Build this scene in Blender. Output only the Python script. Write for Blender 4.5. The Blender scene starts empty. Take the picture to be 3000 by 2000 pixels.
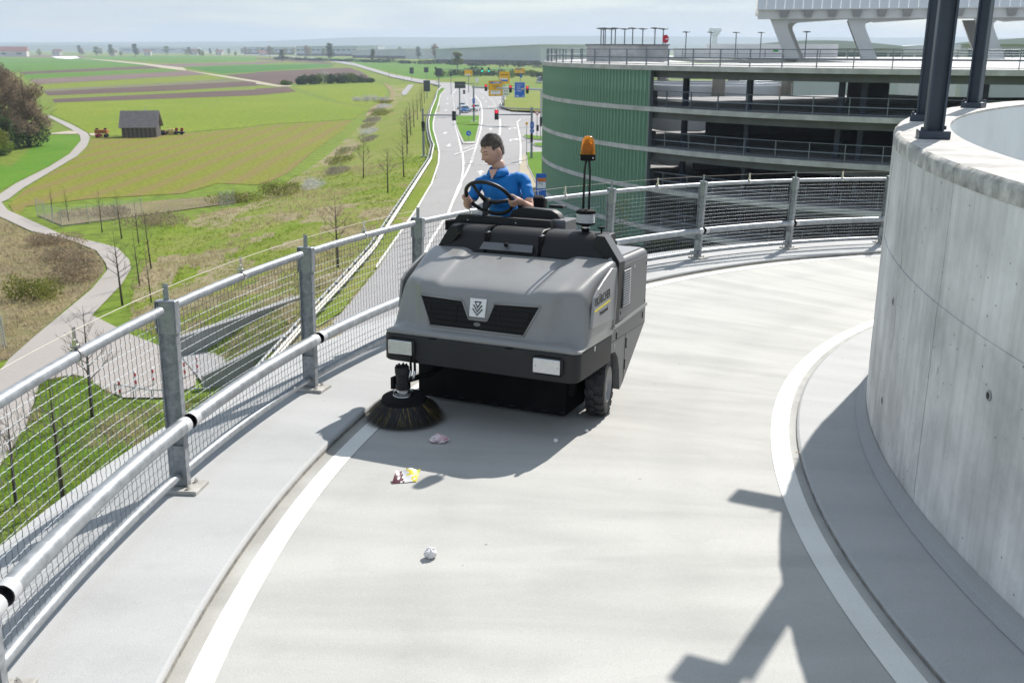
import bpy, bmesh, math, random
import numpy as np
from mathutils import Vector, Matrix, noise
random.seed(7); rng = np.random.default_rng(7)
scene = bpy.context.scene
C = scene.collection
PI = math.pi
# ------------------------------------------------------------------ camera
cam_d = bpy.data.cameras.new('camera'); cam = bpy.data.objects.new('camera', cam_d); C.objects.link(cam)
CAMZ = 2.6416; PITCH = 0.2863; ROLL = 0.0013
cam.location = (0, 0, CAMZ)
cam.rotation_euler = (Matrix.Rotation(PI/2-PITCH, 3, 'X') @ Matrix.Rotation(ROLL, 3, 'Z')).to_euler()
cam_d.lens = 35.004; cam_d.sensor_width = 36; cam_d.clip_start = .05; cam_d.clip_end = 30000
cam_d.dof.use_dof = True; cam_d.dof.focus_distance = 7.3; cam_d.dof.aperture_fstop = 5.0
scene.camera = cam
# ------------------------------------------------------------------ sun, sky, exposure
SUN_AZ = math.radians(59.5); SUN_EL = math.radians(40.84)      # azimuth counted from +x
sd = bpy.data.lights.new('sun', 'SUN'); sun = bpy.data.objects.new('sun', sd); C.objects.link(sun)
sd.energy = 5.0; sd.angle = math.radians(.53); sd.color = (1, .955, .89)
sv = Vector((math.cos(SUN_AZ)*math.cos(SUN_EL), math.sin(SUN_AZ)*math.cos(SUN_EL), math.sin(SUN_EL)))
sun.rotation_euler = sv.to_track_quat('Z', 'Y').to_euler()
world = bpy.data.worlds.new('World'); scene.world = world; world.use_nodes = True
wn = world.node_tree.nodes; wl = world.node_tree.links; wn.clear()
wo = wn.new('ShaderNodeOutputWorld'); bg = wn.new('ShaderNodeBackground'); sky = wn.new('ShaderNodeTexSky')
sky.sky_type = 'NISHITA'; sky.sun_disc = False; sky.sun_elevation = SUN_EL; sky.sun_rotation = PI/2-SUN_AZ
sky.altitude = 400; sky.air_density = 1.15; sky.dust_density = .35; sky.ozone_density = 1.5
bg.inputs['Strength'].default_value = .095
tc = wn.new('ShaderNodeTexCoord'); mp = wn.new('ShaderNodeMapping'); mp.inputs['Scale'].default_value = (1.8, 1.8, 16)
cn = wn.new('ShaderNodeTexNoise'); cn.inputs['Scale'].default_value = 2.2; cn.inputs['Detail'].default_value = 5; cn.inputs['Roughness'].default_value = .5
cr = wn.new('ShaderNodeValToRGB'); cr.color_ramp.elements[0].position = .48; cr.color_ramp.elements[1].position = .70
cr.color_ramp.elements[0].color = (.86, .86, .86, 1); cr.color_ramp.elements[1].color = (.45, .45, .45, 1)
cm = wn.new('ShaderNodeMix'); cm.data_type = 'RGBA'; cm.inputs['B'].default_value = (4.3, 5.0, 5.8, 1)
wl.new(tc.outputs['Generated'], mp.inputs['Vector']); wl.new(mp.outputs['Vector'], cn.inputs['Vector']); wl.new(cn.outputs['Fac'], cr.inputs['Fac'])
wl.new(cr.outputs['Color'], cm.inputs['Factor']); wl.new(sky.outputs['Color'], cm.inputs['A']); wl.new(cm.outputs['Result'], bg.inputs['Color']); wl.new(bg.outputs['Background'], wo.inputs['Surface'])
vs = scene.view_settings; vs.view_transform = 'Standard'; vs.look = 'None'; vs.gamma = 1; vs.use_curve_mapping = False; vs.exposure = .48
scene.render.engine = 'CYCLES'; cy = scene.cycles
cy.use_denoising = True
try: cy.denoiser = 'OPENIMAGEDENOISE'
except Exception: pass
cy.max_bounces = 6; cy.diffuse_bounces = 4; cy.glossy_bounces = 3; cy.transmission_bounces = 4; cy.volume_bounces = 0; cy.transparent_max_bounces = 8
cy.caustics_reflective = False; cy.caustics_refractive = False; cy.sample_clamp_indirect = 6

# ------------------------------------------------------------------ helpers
MATS = {}
def mat(name, col, rough=.6, metal=0., var=0., scale=5., col2=None, bump=0., bscale=None, spec=.5, coat=0., detail=5., trans=0., coord='Object', stretch=None, alpha=1., ior=1.45, emit=0., thin=0.):
    if name in MATS: return MATS[name]
    m = bpy.data.materials.new(name); m.use_nodes = True; MATS[name] = m
    n, l = m.node_tree.nodes, m.node_tree.links; b = n['Principled BSDF']
    c = tuple(col)+(1,); b.inputs['Base Color'].default_value = c
    b.inputs['Roughness'].default_value = rough; b.inputs['Metallic'].default_value = metal
    b.inputs['Specular IOR Level'].default_value = spec; b.inputs['Coat Weight'].default_value = coat
    b.inputs['Transmission Weight'].default_value = trans; b.inputs['Alpha'].default_value = alpha; b.inputs['IOR'].default_value = ior
    if emit: b.inputs['Emission Color'].default_value = c; b.inputs['Emission Strength'].default_value = emit
    if var or bump or col2:
        t = n.new('ShaderNodeTexCoord'); mpn = n.new('ShaderNodeMapping'); l.new(t.outputs[coord], mpn.inputs['Vector'])
        if stretch: mpn.inputs['Scale'].default_value = stretch
        if var or col2:
            nz = n.new('ShaderNodeTexNoise'); nz.inputs['Scale'].default_value = scale; nz.inputs['Detail'].default_value = detail; nz.inputs['Roughness'].default_value = .6
            l.new(mpn.outputs['Vector'], nz.inputs['Vector'])
            rp = n.new('ShaderNodeValToRGB'); rp.color_ramp.elements[0].position = .33; rp.color_ramp.elements[1].position = .68
            if col2: a_, b_ = tuple(col), tuple(col2)
            else: a_, b_ = tuple(v*(1-var) for v in col), tuple(min(1, v*(1+var)) for v in col)
            rp.color_ramp.elements[0].color = a_+(1,); rp.color_ramp.elements[1].color = b_+(1,)
            l.new(nz.outputs['Fac'], rp.inputs['Fac']); l.new(rp.outputs['Color'], b.inputs['Base Color'])
            if thin:      # leaves and blades let light through
                tl = n.new('ShaderNodeBsdfTranslucent'); l.new(rp.outputs['Color'], tl.inputs['Color']); ms_ = n.new('ShaderNodeMixShader'); ms_.inputs[0].default_value = thin; l.new(b.outputs[0], ms_.inputs[1]); l.new(tl.outputs[0], ms_.inputs[2]); l.new(ms_.outputs[0], n['Material Output'].inputs['Surface'])
        if bump:
            nb = n.new('ShaderNodeTexNoise'); nb.inputs['Scale'].default_value = bscale or scale*6; nb.inputs['Detail'].default_value = 4
            l.new(mpn.outputs['Vector'], nb.inputs['Vector'])
            bp = n.new('ShaderNodeBump'); bp.inputs['Strength'].default_value = bump; bp.inputs['Distance'].default_value = .01
            l.new(nb.outputs['Fac'], bp.inputs['Height']); l.new(bp.outputs['Normal'], b.inputs['Normal'])
    return m

class MB:
    """collects geometry, builds ONE mesh object"""
    def __init__(s): s.v = []; s.f = []; s.uv = None
    def add(s, vs_, fs_):
        o = len(s.v); s.v += [tuple(q) for q in vs_]; s.f += [tuple(i+o for i in q) for q in fs_]; return s
    def box(s, c, d, rz=0., M=None, bev=0.):
        x, y, z = [q/2 for q in d]
        if bev:
            e = bev; vs_ = []; fs_ = []
            for sz, zz, k in ((0, -z, e), (1, -z+e, 0), (2, z-e, 0), (3, z, e)):
                for (ax, ay) in ((-x+k+0, -y+k), (x-k, -y+k), (x-k, y-k), (-x+k, y-k)): vs_.append((ax, ay, zz))
            for r in range(3):
                for i in range(4): fs_.append((r*4+i, r*4+(i+1) % 4, r*4+4+(i+1) % 4, r*4+4+i))
            fs_ += [(3, 2, 1, 0), (12, 13, 14, 15)]
        else:
            vs_ = [(-x, -y, -z), (x, -y, -z), (x, y, -z), (-x, y, -z), (-x, -y, z), (x, -y, z), (x, y, z), (-x, y, z)]
            fs_ = [(3, 2, 1, 0), (4, 5, 6, 7), (0, 1, 5, 4), (1, 2, 6, 5), (2, 3, 7, 6), (3, 0, 4, 7)]
        T = Matrix.Translation(c) @ Matrix.Rotation(rz, 4, 'Z')
        if M is not None: T = T @ M.to_4x4()
        return s.add([T @ Vector(q) for q in vs_], fs_)
    def tube(s, pts, r, n=8, cap=True, closed=False):
        pts = [Vector(q) for q in pts]; N = len(pts); rs = r if isinstance(r, (list, tuple)) else [r]*N
        up = None; vs_ = []
        for i, q in enumerate(pts):
            if closed: t = pts[(i+1) % N]-pts[i-1]
            else: t = pts[min(i+1, N-1)]-pts[max(i-1, 0)]
            t.normalize()
            if up is None:
                up = Vector((0, 0, 1)) if abs(t.z) < .9 else Vector((1, 0, 0))
            a = t.cross(up)
            if a.length < 1e-6: a = t.cross(Vector((0, 1, 0)))
            a.normalize(); b = a.cross(t); up = b
            for k in range(n):
                w = 2*PI*k/n; vs_.append(q+(a*math.cos(w)+b*math.sin(w))*rs[i])
        fs_ = []
        for i in range(N if closed else N-1):
            j = (i+1) % N
            for k in range(n): fs_.append((i*n+k, i*n+(k+1) % n, j*n+(k+1) % n, j*n+k))
        if cap and not closed: fs_ += [tuple(range(n))[::-1], tuple((N-1)*n+k for k in range(n))]
        return s.add(vs_, fs_)
    def lathe(s, prof, n=24, c=(0, 0, 0), M=None, a0=0, a1=None):
        T = Matrix.Translation(c)
        if M is not None: T = T @ M.to_4x4()
        full = a1 is None; a1 = 2*PI if full else a1; vs_ = []; m = len(prof); st = n if full else n+1
        for k in range(st):
            w = a0+(a1-a0)*k/n
            for r, z in prof: vs_.append(T @ Vector((r*math.cos(w), r*math.sin(w), z)))
        fs_ = []
        for k in range(n):
            k2 = (k+1) % st
            for i in range(m-1): fs_.append((k*m+i, k2*m+i, k2*m+i+1, k*m+i+1))
        return s.add(vs_, fs_)
    def prism(s, poly, z0, z1, M=None):
        n = len(poly); T = M.to_4x4() if M is not None else Matrix.Identity(4)
        vs_ = [T @ Vector((x, y, z0)) for x, y in poly]+[T @ Vector((x, y, z1)) for x, y in poly]
        fs_ = [tuple(range(n))[::-1], tuple(range(n, 2*n))]+[(i, (i+1) % n, n+(i+1) % n, n+i) for i in range(n)]
        return s.add(vs_, fs_)
    def grid(s, fn, nu, nv):
        vs_ = [fn(i/nu, j/nv) for i in range(nu+1) for j in range(nv+1)]
        fs_ = [(i*(nv+1)+j, (i+1)*(nv+1)+j, (i+1)*(nv+1)+j+1, i*(nv+1)+j+1) for i in range(nu) for j in range(nv)]
        return s.add(vs_, fs_)
    def sphere(s, c, r, nu=16, nv=10, M=None):
        rx, ry, rz_ = r if isinstance(r, (tuple, list)) else (r, r, r); T = Matrix.Translation(c)
        if M is not None: T = T @ M.to_4x4()
        vs_ = [T @ Vector((0, 0, -rz_))]
        for j in range(1, nv):
            ph = -PI/2+PI*j/nv
            for i in range(nu):
                w = 2*PI*i/nu; vs_.append(T @ Vector((rx*math.cos(ph)*math.cos(w), ry*math.cos(ph)*math.sin(w), rz_*math.sin(ph))))
        vs_.append(T @ Vector((0, 0, rz_))); fs_ = []
        for i in range(nu): fs_.append((0, 1+(i+1) % nu, 1+i)); fs_.append((len(vs_)-1, 1+(nv-2)*nu+i, 1+(nv-2)*nu+(i+1) % nu))
        for j in range(nv-2):
            for i in range(nu): a = 1+j*nu+i; b = 1+j*nu+(i+1) % nu; fs_.append((a, b, b+nu, a+nu))
        return s.add(vs_, fs_)
    def mesh(s, name, m, smooth=False, angle=None, tri=False):
        me = bpy.data.meshes.new(name); me.from_pydata(s.v, [], s.f); me.update()
        if tri:
            bm = bmesh.new(); bm.from_mesh(me); bmesh.ops.triangulate(bm, faces=bm.faces[:]); bm.to_mesh(me); bm.free()
        ms = m if isinstance(m, (list, tuple)) else [m]
        for q in ms: me.materials.append(q)
        if smooth or angle:
            for q in me.polygons: q.use_smooth = True
            if angle:
                try: me.set_sharp_from_angle(angle=math.radians(angle))
                except Exception: pass
        return me
    def build(s, name, m, parent=None, smooth=False, angle=None, tri=False):
        return place(name, s.mesh(name, m, smooth, angle, tri), parent)
def place(name, me, parent=None, M=None):
    o = bpy.data.objects.new(name, me); C.objects.link(o)
    if parent: o.parent = parent
    if M is not None: o.matrix_local = M
    return o
def tag(o, label=None, cat=None, group=None, kind=None):
    if label: o['label'] = label
    if cat: o['category'] = cat
    if group: o['group'] = group
    if kind: o['kind'] = kind
    return o
def thing(name, label, cat, loc=(0, 0, 0), rz=0., group=None, M=None):
    o = bpy.data.objects.new(name, None); C.objects.link(o); o.empty_display_size = .1
    if M is not None: o.matrix_world = M
    else: o.location = loc; o.rotation_euler = (0, 0, rz)
    return tag(o, label, cat, group)
def copy_tree(o, parent=None):
    c = o.copy(); C.objects.link(c); c.parent = parent
    for ch in list(o.children): copy_tree(ch, c)
    return c
def sheet(name, poly, z, m, kind='structure', zf=None, parent=None):
    mb = MB(); mb.add([(x, y, z if zf is None else zf(x, y)+z) for x, y in poly], [tuple(range(len(poly)))])
    me = mb.mesh(name, m, tri=True)
    if sum(f.normal.z for f in me.polygons) < 0: me.flip_normals()
    o = place(name, me, parent)
    if kind and not parent: o['kind'] = kind
    return o
def text_mesh(name, body, size, m, parent, M, ext=.0006, sx=1., bold=0.):
    cu = bpy.data.curves.new(name, 'FONT'); cu.body = body; cu.size = size; cu.extrude = ext; cu.offset = bold; cu.align_x = 'LEFT'; cu.resolution_u = 3
    t = bpy.data.objects.new('tmp', cu); C.objects.link(t); bpy.context.view_layer.update()
    me = bpy.data.meshes.new_from_object(t.evaluated_get(bpy.context.evaluated_depsgraph_get())); bpy.data.objects.remove(t)
    me.transform(Matrix.Diagonal((sx, 1, 1, 1))); me.materials.clear(); me.materials.append(m); me.name = name
    return place(name, me, parent, M)
def lerp(a, b, t): return a+(b-a)*t
def sstep(t): t = max(0., min(1., t)); return t*t*(3-2*t)
def interp(x, xs, ys): return float(np.interp(x, xs, ys))
ORD = ['first','second','third','fourth','fifth','sixth','seventh','eighth','ninth','tenth','eleventh','twelfth','thirteenth','fourteenth','fifteenth','sixteenth','seventeenth','eighteenth','nineteenth','twentieth']
# ------------------------------------------------------------------ helical ramp (world: z = 0 is the walkway at the near railing post)
HX, HY, RR = 12.5646, 4.3119, 14.698
KZ, PH0, DPH = .6861, 3.0465, .1518
def zr(a): return KZ*(a-PH0)
def hel(r, a, dz=0.): return Vector((HX+r*math.cos(a), HY+r*math.sin(a), zr(a)+dz))
def hel_mat(r, a, dz=0.):      # frame: x radial outward, y along the climb, z up
    t = Vector((-math.sin(a), math.cos(a), KZ/r)).normalized(); x = Vector((math.cos(a), math.sin(a), 0)); z = x.cross(t)
    M = Matrix.Identity(4)
    for i, c in enumerate((x, t, z)):
        for j in range(3): M[j][i] = c[j]
    M.translation = hel(r, a, dz); return M
A0, A1 = 1.30, 4.25
def ramp_mat(name, c1, c2, rough, stain, tracks=False):
    m = bpy.data.materials.new(name); m.use_nodes = True; n, l = m.node_tree.nodes, m.node_tree.links; b = n['Principled BSDF']
    b.inputs['Roughness'].default_value = rough; b.inputs['Specular IOR Level'].default_value = .12
    uv = n.new('ShaderNodeUVMap'); mp_ = n.new('ShaderNodeMapping'); mp_.inputs['Scale'].default_value = (2.1, .42, 1); l.new(uv.outputs['UV'], mp_.inputs['Vector'])
    a = n.new('ShaderNodeTexNoise'); a.inputs['Scale'].default_value = 1.1; a.inputs['Detail'].default_value = 4; a.inputs['Distortion'].default_value = .6; l.new(mp_.outputs['Vector'], a.inputs['Vector'])
    r = n.new('ShaderNodeValToRGB'); r.color_ramp.elements[0].position = .36; r.color_ramp.elements[1].position = .64; r.color_ramp.elements[0].color = tuple(c1)+(1,); r.color_ramp.elements[1].color = tuple(c2)+(1,)
    l.new(a.outputs['Fac'], r.inputs['Fac'])
    # speckle grain
    t = n.new('ShaderNodeTexCoord'); g = n.new('ShaderNodeTexNoise'); g.inputs['Scale'].default_value = 170; g.inputs['Detail'].default_value = 3; l.new(t.outputs['Object'], g.inputs['Vector'])
    gr = n.new('ShaderNodeMapRange'); gr.inputs['From Min'].default_value = .3; gr.inputs['From Max'].default_value = .7; gr.inputs['To Min'].default_value = .88; gr.inputs['To Max'].default_value = 1.08; l.new(g.outputs['Fac'], gr.inputs['Value'])
    mx = n.new('ShaderNodeMix'); mx.data_type = 'RGBA'; mx.blend_type = 'MULTIPLY'; mx.inputs['Factor'].default_value = 1; l.new(r.outputs['Color'], mx.inputs['A']); l.new(gr.outputs['Result'], mx.inputs['B'])
    # soft old stains
    s = n.new('ShaderNodeTexNoise'); s.inputs['Scale'].default_value = 1.7; s.inputs['Detail'].default_value = 6; s.inputs['Roughness'].default_value = .65; l.new(t.outputs['Object'], s.inputs['Vector'])
    sr = n.new('ShaderNodeMapRange'); sr.inputs['From Min'].default_value = .52; sr.inputs['From Max'].default_value = .78; sr.inputs['To Min'].default_value = 1; sr.inputs['To Max'].default_value = 1-stain; l.new(s.outputs['Fac'], sr.inputs['Value'])
    m2 = n.new('ShaderNodeMix'); m2.data_type = 'RGBA'; m2.blend_type = 'MULTIPLY'; m2.inputs['Factor'].default_value = 1; l.new(mx.outputs['Result'], m2.inputs['A']); l.new(sr.outputs['Result'], m2.inputs['B'])
    prev = m2.outputs['Result']
    if tracks:
        sx = n.new('ShaderNodeSeparateXYZ'); l.new(uv.outputs['UV'], sx.inputs['Vector'])
        wob = n.new('ShaderNodeMath'); wob.operation = 'MULTIPLY_ADD'; wob.inputs[1].default_value = .35; l.new(s.outputs['Fac'], wob.inputs[0]); l.new(sx.outputs['Y'], wob.inputs[2])
        rp = n.new('ShaderNodeValToRGB'); cr_ = rp.color_ramp; cr_.interpolation = 'EASE'
        def pos(r_): return (r_+.175-10.5)/4.0
        stops = [(10.76, .86), (10.84, 1.0), (11.35, 1.0), (11.6, .95), (11.9, 1.0), (12.8, 1.0), (13.05, .955), (13.35, 1.0), (13.9, 1.0), (14.05, .84)]
        cr_.elements[0].position = pos(stops[0][0]); cr_.elements[0].color = (stops[0][1],)*3+(1,); cr_.elements[1].position = pos(stops[-1][0]); cr_.elements[1].color = (stops[-1][1], stops[-1][1]*.985, stops[-1][1]*.95, 1)
        for r_, v_ in stops[1:-1]: e_ = cr_.elements.new(pos(r_)); e_.color = (v_, v_, v_, 1)
        mr = n.new('ShaderNodeMapRange'); mr.inputs['From Min'].default_value = 10.5; mr.inputs['From Max'].default_value = 14.5; l.new(wob.outputs[0], mr.inputs['Value']); l.new(mr.outputs['Result'], rp.inputs['Fac'])
        m4 = n.new('ShaderNodeMix'); m4.data_type = 'RGBA'; m4.blend_type = 'MULTIPLY'; m4.inputs['Factor'].default_value = 1; l.new(prev, m4.inputs['A']); l.new(rp.outputs['Color'], m4.inputs['B']); prev = m4.outputs['Result']
    vo = n.new('ShaderNodeTexVoronoi'); vo.inputs['Scale'].default_value = 2.6; l.new(t.outputs['Object'], vo.inputs['Vector'])
    vr = n.new('ShaderNodeMapRange'); vr.inputs['From Min'].default_value = .016; vr.inputs['From Max'].default_value = .03; vr.inputs['To Min'].default_value = .55; vr.inputs['To Max'].default_value = 1; l.new(vo.outputs['Distance'], vr.inputs['Value'])
    m5 = n.new('ShaderNodeMix'); m5.data_type = 'RGBA'; m5.blend_type = 'MULTIPLY'; m5.inputs['Factor'].default_value = 1; l.new(prev, m5.inputs['A']); l.new(vr.outputs['Result'], m5.inputs['B']); l.new(m5.outputs['Result'], b.inputs['Base Color'])
    bp = n.new('ShaderNodeBump'); bp.inputs['Strength'].default_value = .25; bp.inputs['Distance'].default_value = .004; l.new(g.outputs['Fac'], bp.inputs['Height']); l.new(bp.outputs['Normal'], b.inputs['Normal'])
    return m
M_ramp = ramp_mat('ramp_coating', (.388, .385, .368), (.462, .457, .435), .75, .10, True)
M_walk = ramp_mat('walkway_coating', (.40, .405, .405), (.44, .443, .44), .75, .12)
M_line = ramp_mat('line_paint', (.72, .715, .68), (.78, .775, .74), .5, .06)
M_kerb = mat('kerb_concrete', (.24, .23, .21), .85, var=.3, scale=9, bump=.5, bscale=60)
M_fascia = mat('slab_concrete', (.33, .325, .31), .85, var=.2, scale=2, bump=.3)
def helical(name, r0, r1, dz, m, a0=A0, a1=A1, n=240, parent=None, kind='structure', nr=1):
    vs_, fs_, uvs = [], [], []
    for i in range(n+1):
        a = lerp(a0, a1, i/n)
        for j in range(nr+1): r = lerp(r0, r1, j/nr); vs_.append(hel(r, a, dz)); uvs.append((a*12.5, r))
    w = nr+1
    for i in range(n):
        for j in range(nr): fs_.append((i*w+j, i*w+j+1, (i+1)*w+j+1, (i+1)*w+j))
    me = bpy.data.meshes.new(name); me.from_pydata(vs_, [], fs_); me.materials.append(m)
    ul = me.uv_layers.new(name='UVMap')
    for lp in me.loops: ul.data[lp.index].uv = uvs[lp.vertex_index]
    for q in me.polygons: q.use_smooth = True
    if me.polygons[0].normal.z < 0: me.flip_normals()
    o = place(name, me, parent)
    if kind and not parent: o['kind'] = kind
    return o
def helical_band(name, prof, m, a0=A0, a1=A1, n=240, parent=None, closed=False):     # prof = [(r, dz)]
    mb = MB(); k = len(prof)
    for i in range(n+1):
        a = lerp(a0, a1, i/n); mb.v += [tuple(hel(r, a, z)) for r, z in prof]
    for i in range(n):
        for j in range(k if closed else k-1): j2 = (j+1) % k; mb.f.append((i*k+j, (i+1)*k+j, (i+1)*k+j2, i*k+j2))
    return mb.build(name, m, parent, smooth=True, angle=35)
DR = -.05
ramp = helical('ramp', 10.755, 14.06, DR, M_ramp, nr=6)
RO, KO = 15.36, 14.06
helical('walkway_outer', KO+.012, RO, 0, M_walk, nr=3)
helical('walkway_inner', 10.235, 10.74, -.02, M_walk, nr=2)
helical('line_outer', 13.845, 13.97, DR+.004, M_line, parent=ramp)
helical('line_inner', 10.815, 10.95, DR+.004, M_line, parent=ramp)
# kerb stones, one by one, with small joints
nk = 34; da = (3.95-1.75)/nk
for i in range(nk):
    a0 = 1.75+i*da; a1 = a0+da-.00005
    j = random.uniform(-.0005, .0005)
    ko = helical_band('kerb_stone', [(KO+.03, -.11), (KO-.010+j, -.11), (KO-.008+j, -.026), (KO-.004, -.024), (KO+.002, -.023)], M_kerb, a0, a1, 12, parent=ramp)
    ki = helical_band('kerb_stone', [(10.74, -.11), (10.762+j, -.11), (10.759+j, -.034), (10.753, -.030), (10.748, -.0295)], M_kerb, a0, a1, 12, parent=ramp)
helical_band('kerb_bevel', [(KO-.0055, -.0245), (KO-.003, -.012), (KO+.004, -.003), (KO+.013, .0002)], M_walk, parent=ramp)
helical_band('kerb_bevel', [(10.754, -.0305), (10.748, -.026), (10.744, -.022), (10.739, -.0198)], M_walk, parent=ramp)
# cove at the wall foot
helical_band('wall_cove', [(10.31, -.0155), (10.27, -.004), (10.247, .025), (10.243, .075)], M_walk, parent=ramp)
sl = helical_band('ramp_slab', [(RO, -.002), (RO+.012, -.02), (RO+.012, -.42), (10.0, -.45), (10.0, -.03)], M_fascia); tag(sl, kind='structure')

# ------------------------------------------------------------------ inner concrete wall
def conc_mat():
    m = bpy.data.materials.new('fair_faced_concrete'); m.use_nodes = True; n, l = m.node_tree.nodes, m.node_tree.links; b = n['Principled BSDF']; b.inputs['Roughness'].default_value = .8
    t = n.new('ShaderNodeTexCoord'); mp_ = n.new('ShaderNodeMapping'); mp_.inputs['Scale'].default_value = (7, 7, .35); l.new(t.outputs['Object'], mp_.inputs['Vector'])
    a = n.new('ShaderNodeTexNoise'); a.inputs['Scale'].default_value = 1.6; a.inputs['Detail'].default_value = 8; a.inputs['Roughness'].default_value = .65; l.new(mp_.outputs['Vector'], a.inputs['Vector'])
    r = n.new('ShaderNodeValToRGB'); e = r.color_ramp.elements; e[0].position = .28; e[0].color = (.56, .555, .54, 1); e[1].position = .72; e[1].color = (.80, .795, .775, 1); q = e.new(.5); q.color = (.71, .705, .69, 1)
    l.new(a.outputs['Fac'], r.inputs['Fac'])
    s = n.new('ShaderNodeTexNoise'); s.inputs['Scale'].default_value = 1.1; s.inputs['Detail'].default_value = 7; s.inputs['Roughness'].default_value = .62; l.new(t.outputs['Object'], s.inputs['Vector'])
    sr = n.new('ShaderNodeMapRange'); sr.inputs['From Min'].default_value = .38; sr.inputs['From Max'].default_value = .66; sr.inputs['To Min'].default_value = 1.08; sr.inputs['To Max'].default_value = .64; l.new(s.outputs['Fac'], sr.inputs['Value'])
    mx = n.new('ShaderNodeMix'); mx.data_type = 'RGBA'; mx.blend_type = 'MULTIPLY'; mx.inputs['Factor'].default_value = 1; l.new(r.outputs['Color'], mx.inputs['A']); l.new(sr.outputs['Result'], mx.inputs['B'])
    # small blow holes
    v = n.new('ShaderNodeTexVoronoi'); v.inputs['Scale'].default_value = 11; l.new(t.outputs['Object'], v.inputs['Vector'])
    vr = n.new('ShaderNodeMapRange'); vr.inputs['From Min'].default_value = .05; vr.inputs['From Max'].default_value = .09; vr.inputs['To Min'].default_value = .3; vr.inputs['To Max'].default_value = 1; l.new(v.outputs['Distance'], vr.inputs['Value'])
    m2 = n.new('ShaderNodeMix'); m2.data_type = 'RGBA'; m2.blend_type = 'MULTIPLY'; m2.inputs['Factor'].default_value = 1; l.new(mx.outputs['Result'], m2.inputs['A']); l.new(vr.outputs['Result'], m2.inputs['B'])
    l.new(m2.outputs['Result'], b.inputs['Base Color'])
    g = n.new('ShaderNodeTexNoise'); g.inputs['Scale'].default_value = 45; g.inputs['Detail'].default_value = 5; l.new(t.outputs['Object'], g.inputs['Vector'])
    bp = n.new('ShaderNodeBump'); bp.inputs['Strength'].default_value = .35; bp.inputs['Distance'].default_value = .01; l.new(g.outputs['Fac'], bp.inputs['Height']); l.new(bp.outputs['Normal'], b.inputs['Normal'])
    return m
M_conc = conc_mat()
cf = MB(); cf.lathe([(0, -3.1), (9.9, -3.1)], 64, c=(HX, HY, 0)); cfo = cf.build('core_bounce_floor', mat('core_bounce_grey', (.5, .5, .5), .8)); cfo['kind'] = 'structure'  # unseen floor added in the core to stop green bounce off the meadow
M_cap = mat('rough_coping', (.50, .48, .45), .9, var=.22, scale=5, bump=.5, bscale=40)
M_edge = mat('weathered_edge', (.46, .445, .415), .9, var=.45, scale=8, bump=.6, bscale=50)
M_joint = mat('joint_dark', (.34, .335, .33), .9)
M_inner = mat('painted_inner_wall', (.72, .74, .76), .6, var=.06, scale=1.5)
M_lime = mat('lime_streak', (.72, .72, .70), .8, var=.1, scale=6)
WR, WI, WT = 10.24, 9.84, 2.05
def arc_band(mb, prof, a0, a1, n):     # prof (r,z) closed ring swept round the ramp axis
    k = len(prof); o = len(mb.v)
    for i in range(n+1):
        a = lerp(a0, a1, i/n); mb.v += [(HX+r*math.cos(a), HY+r*math.sin(a), z) for r, z in prof]
    for i in range(n):
        for j in range(k): j2 = (j+1) % k; mb.f.append((o+i*k+j, o+i*k+j2, o+(i+1)*k+j2, o+(i+1)*k+j))
    mb.f += [tuple(o+j for j in range(k))[::-1], tuple(o+n*k+j for j in range(k))]
    return mb
wall = thing('concrete_wall', 'curved fair-faced concrete wall along the inner edge of the ramp', 'wall', (HX, HY, 0))
wall.location = (0, 0, 0)
W0, W1 = 1.25, 4.3
arc_band(MB(), [(WR-.012, -3.2), (WR-.012, WT-.02), (WI, WT-.02), (WI, -3.2)], W0, W1, 110).build('wall_core', [M_joint], wall, smooth=True, angle=40)
arc_band(MB(), [(WI-.004, -3.2), (WI-.004, WT-.012), (WI+.004, WT-.012), (WI+.004, -3.2)], W0, W1, 110).build('inner_face', M_inner, wall, smooth=True, angle=40)
edges = [1.25, 1.62, 1.94, 2.27, 2.60, 2.83, 3.035, 3.36, 3.68, 4.0, 4.3]
rows = [(-3.2, .13), (.1315, 1.27), (1.2715, WT-.105)]
for i in range(len(edges)-1):
    for (z0, z1) in rows:
        ro = WR+random.uniform(-.003, .003)
        arc_band(MB(), [(ro-.02, z0), (ro, z0), (ro, z1), (ro-.02, z1)], edges[i]+.0004, edges[i+1]-.0004, 10).build('wall_panel', M_conc, wall, smooth=True, angle=40)
    # coping with a broken, weathered arris
    mb = MB(); n = 26; prof_n = 6
    for q in range(n+1):
        a = lerp(edges[i]+.0003, edges[i+1]-.0003, q/n); j = .006*noise.noise(Vector((a*60, 1, 0)))+.004*noise.noise(Vector((a*190, 3, 0)))
        for r, z in ((WR-.02, WT-.103), (WR+.002, WT-.103), (WR+.003+j, WT-.03+j), (WR-.022+j, WT+j*.5), (WI-.006, WT), (WI-.006, WT-.02)):
            mb.v.append((HX+r*math.cos(a), HY+r*math.sin(a), z))
    for q in range(n):
        for k in range(5): mb.f.append((q*6+k, q*6+k+1, (q+1)*6+k+1, (q+1)*6+k))
    me = mb.mesh('coping', [M_cap, M_edge], smooth=True, angle=50)
    for q, f in enumerate(me.polygons): f.material_index = 1 if q % 5 in (1, 2) else 0
    place('coping', me, wall)
def on_wall(a, z, dr=0.):
    M = Matrix.Rotation(a, 4, 'Z'); M.translation = (HX+(WR+dr)*math.cos(a), HY+(WR+dr)*math.sin(a), z); return M   # local x = outward
M_hole = mat('tie_hole_dark', (.05, .048, .045), .9); M_rim = mat('tie_hole_rim', (.33, .32, .31), .85)
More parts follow.
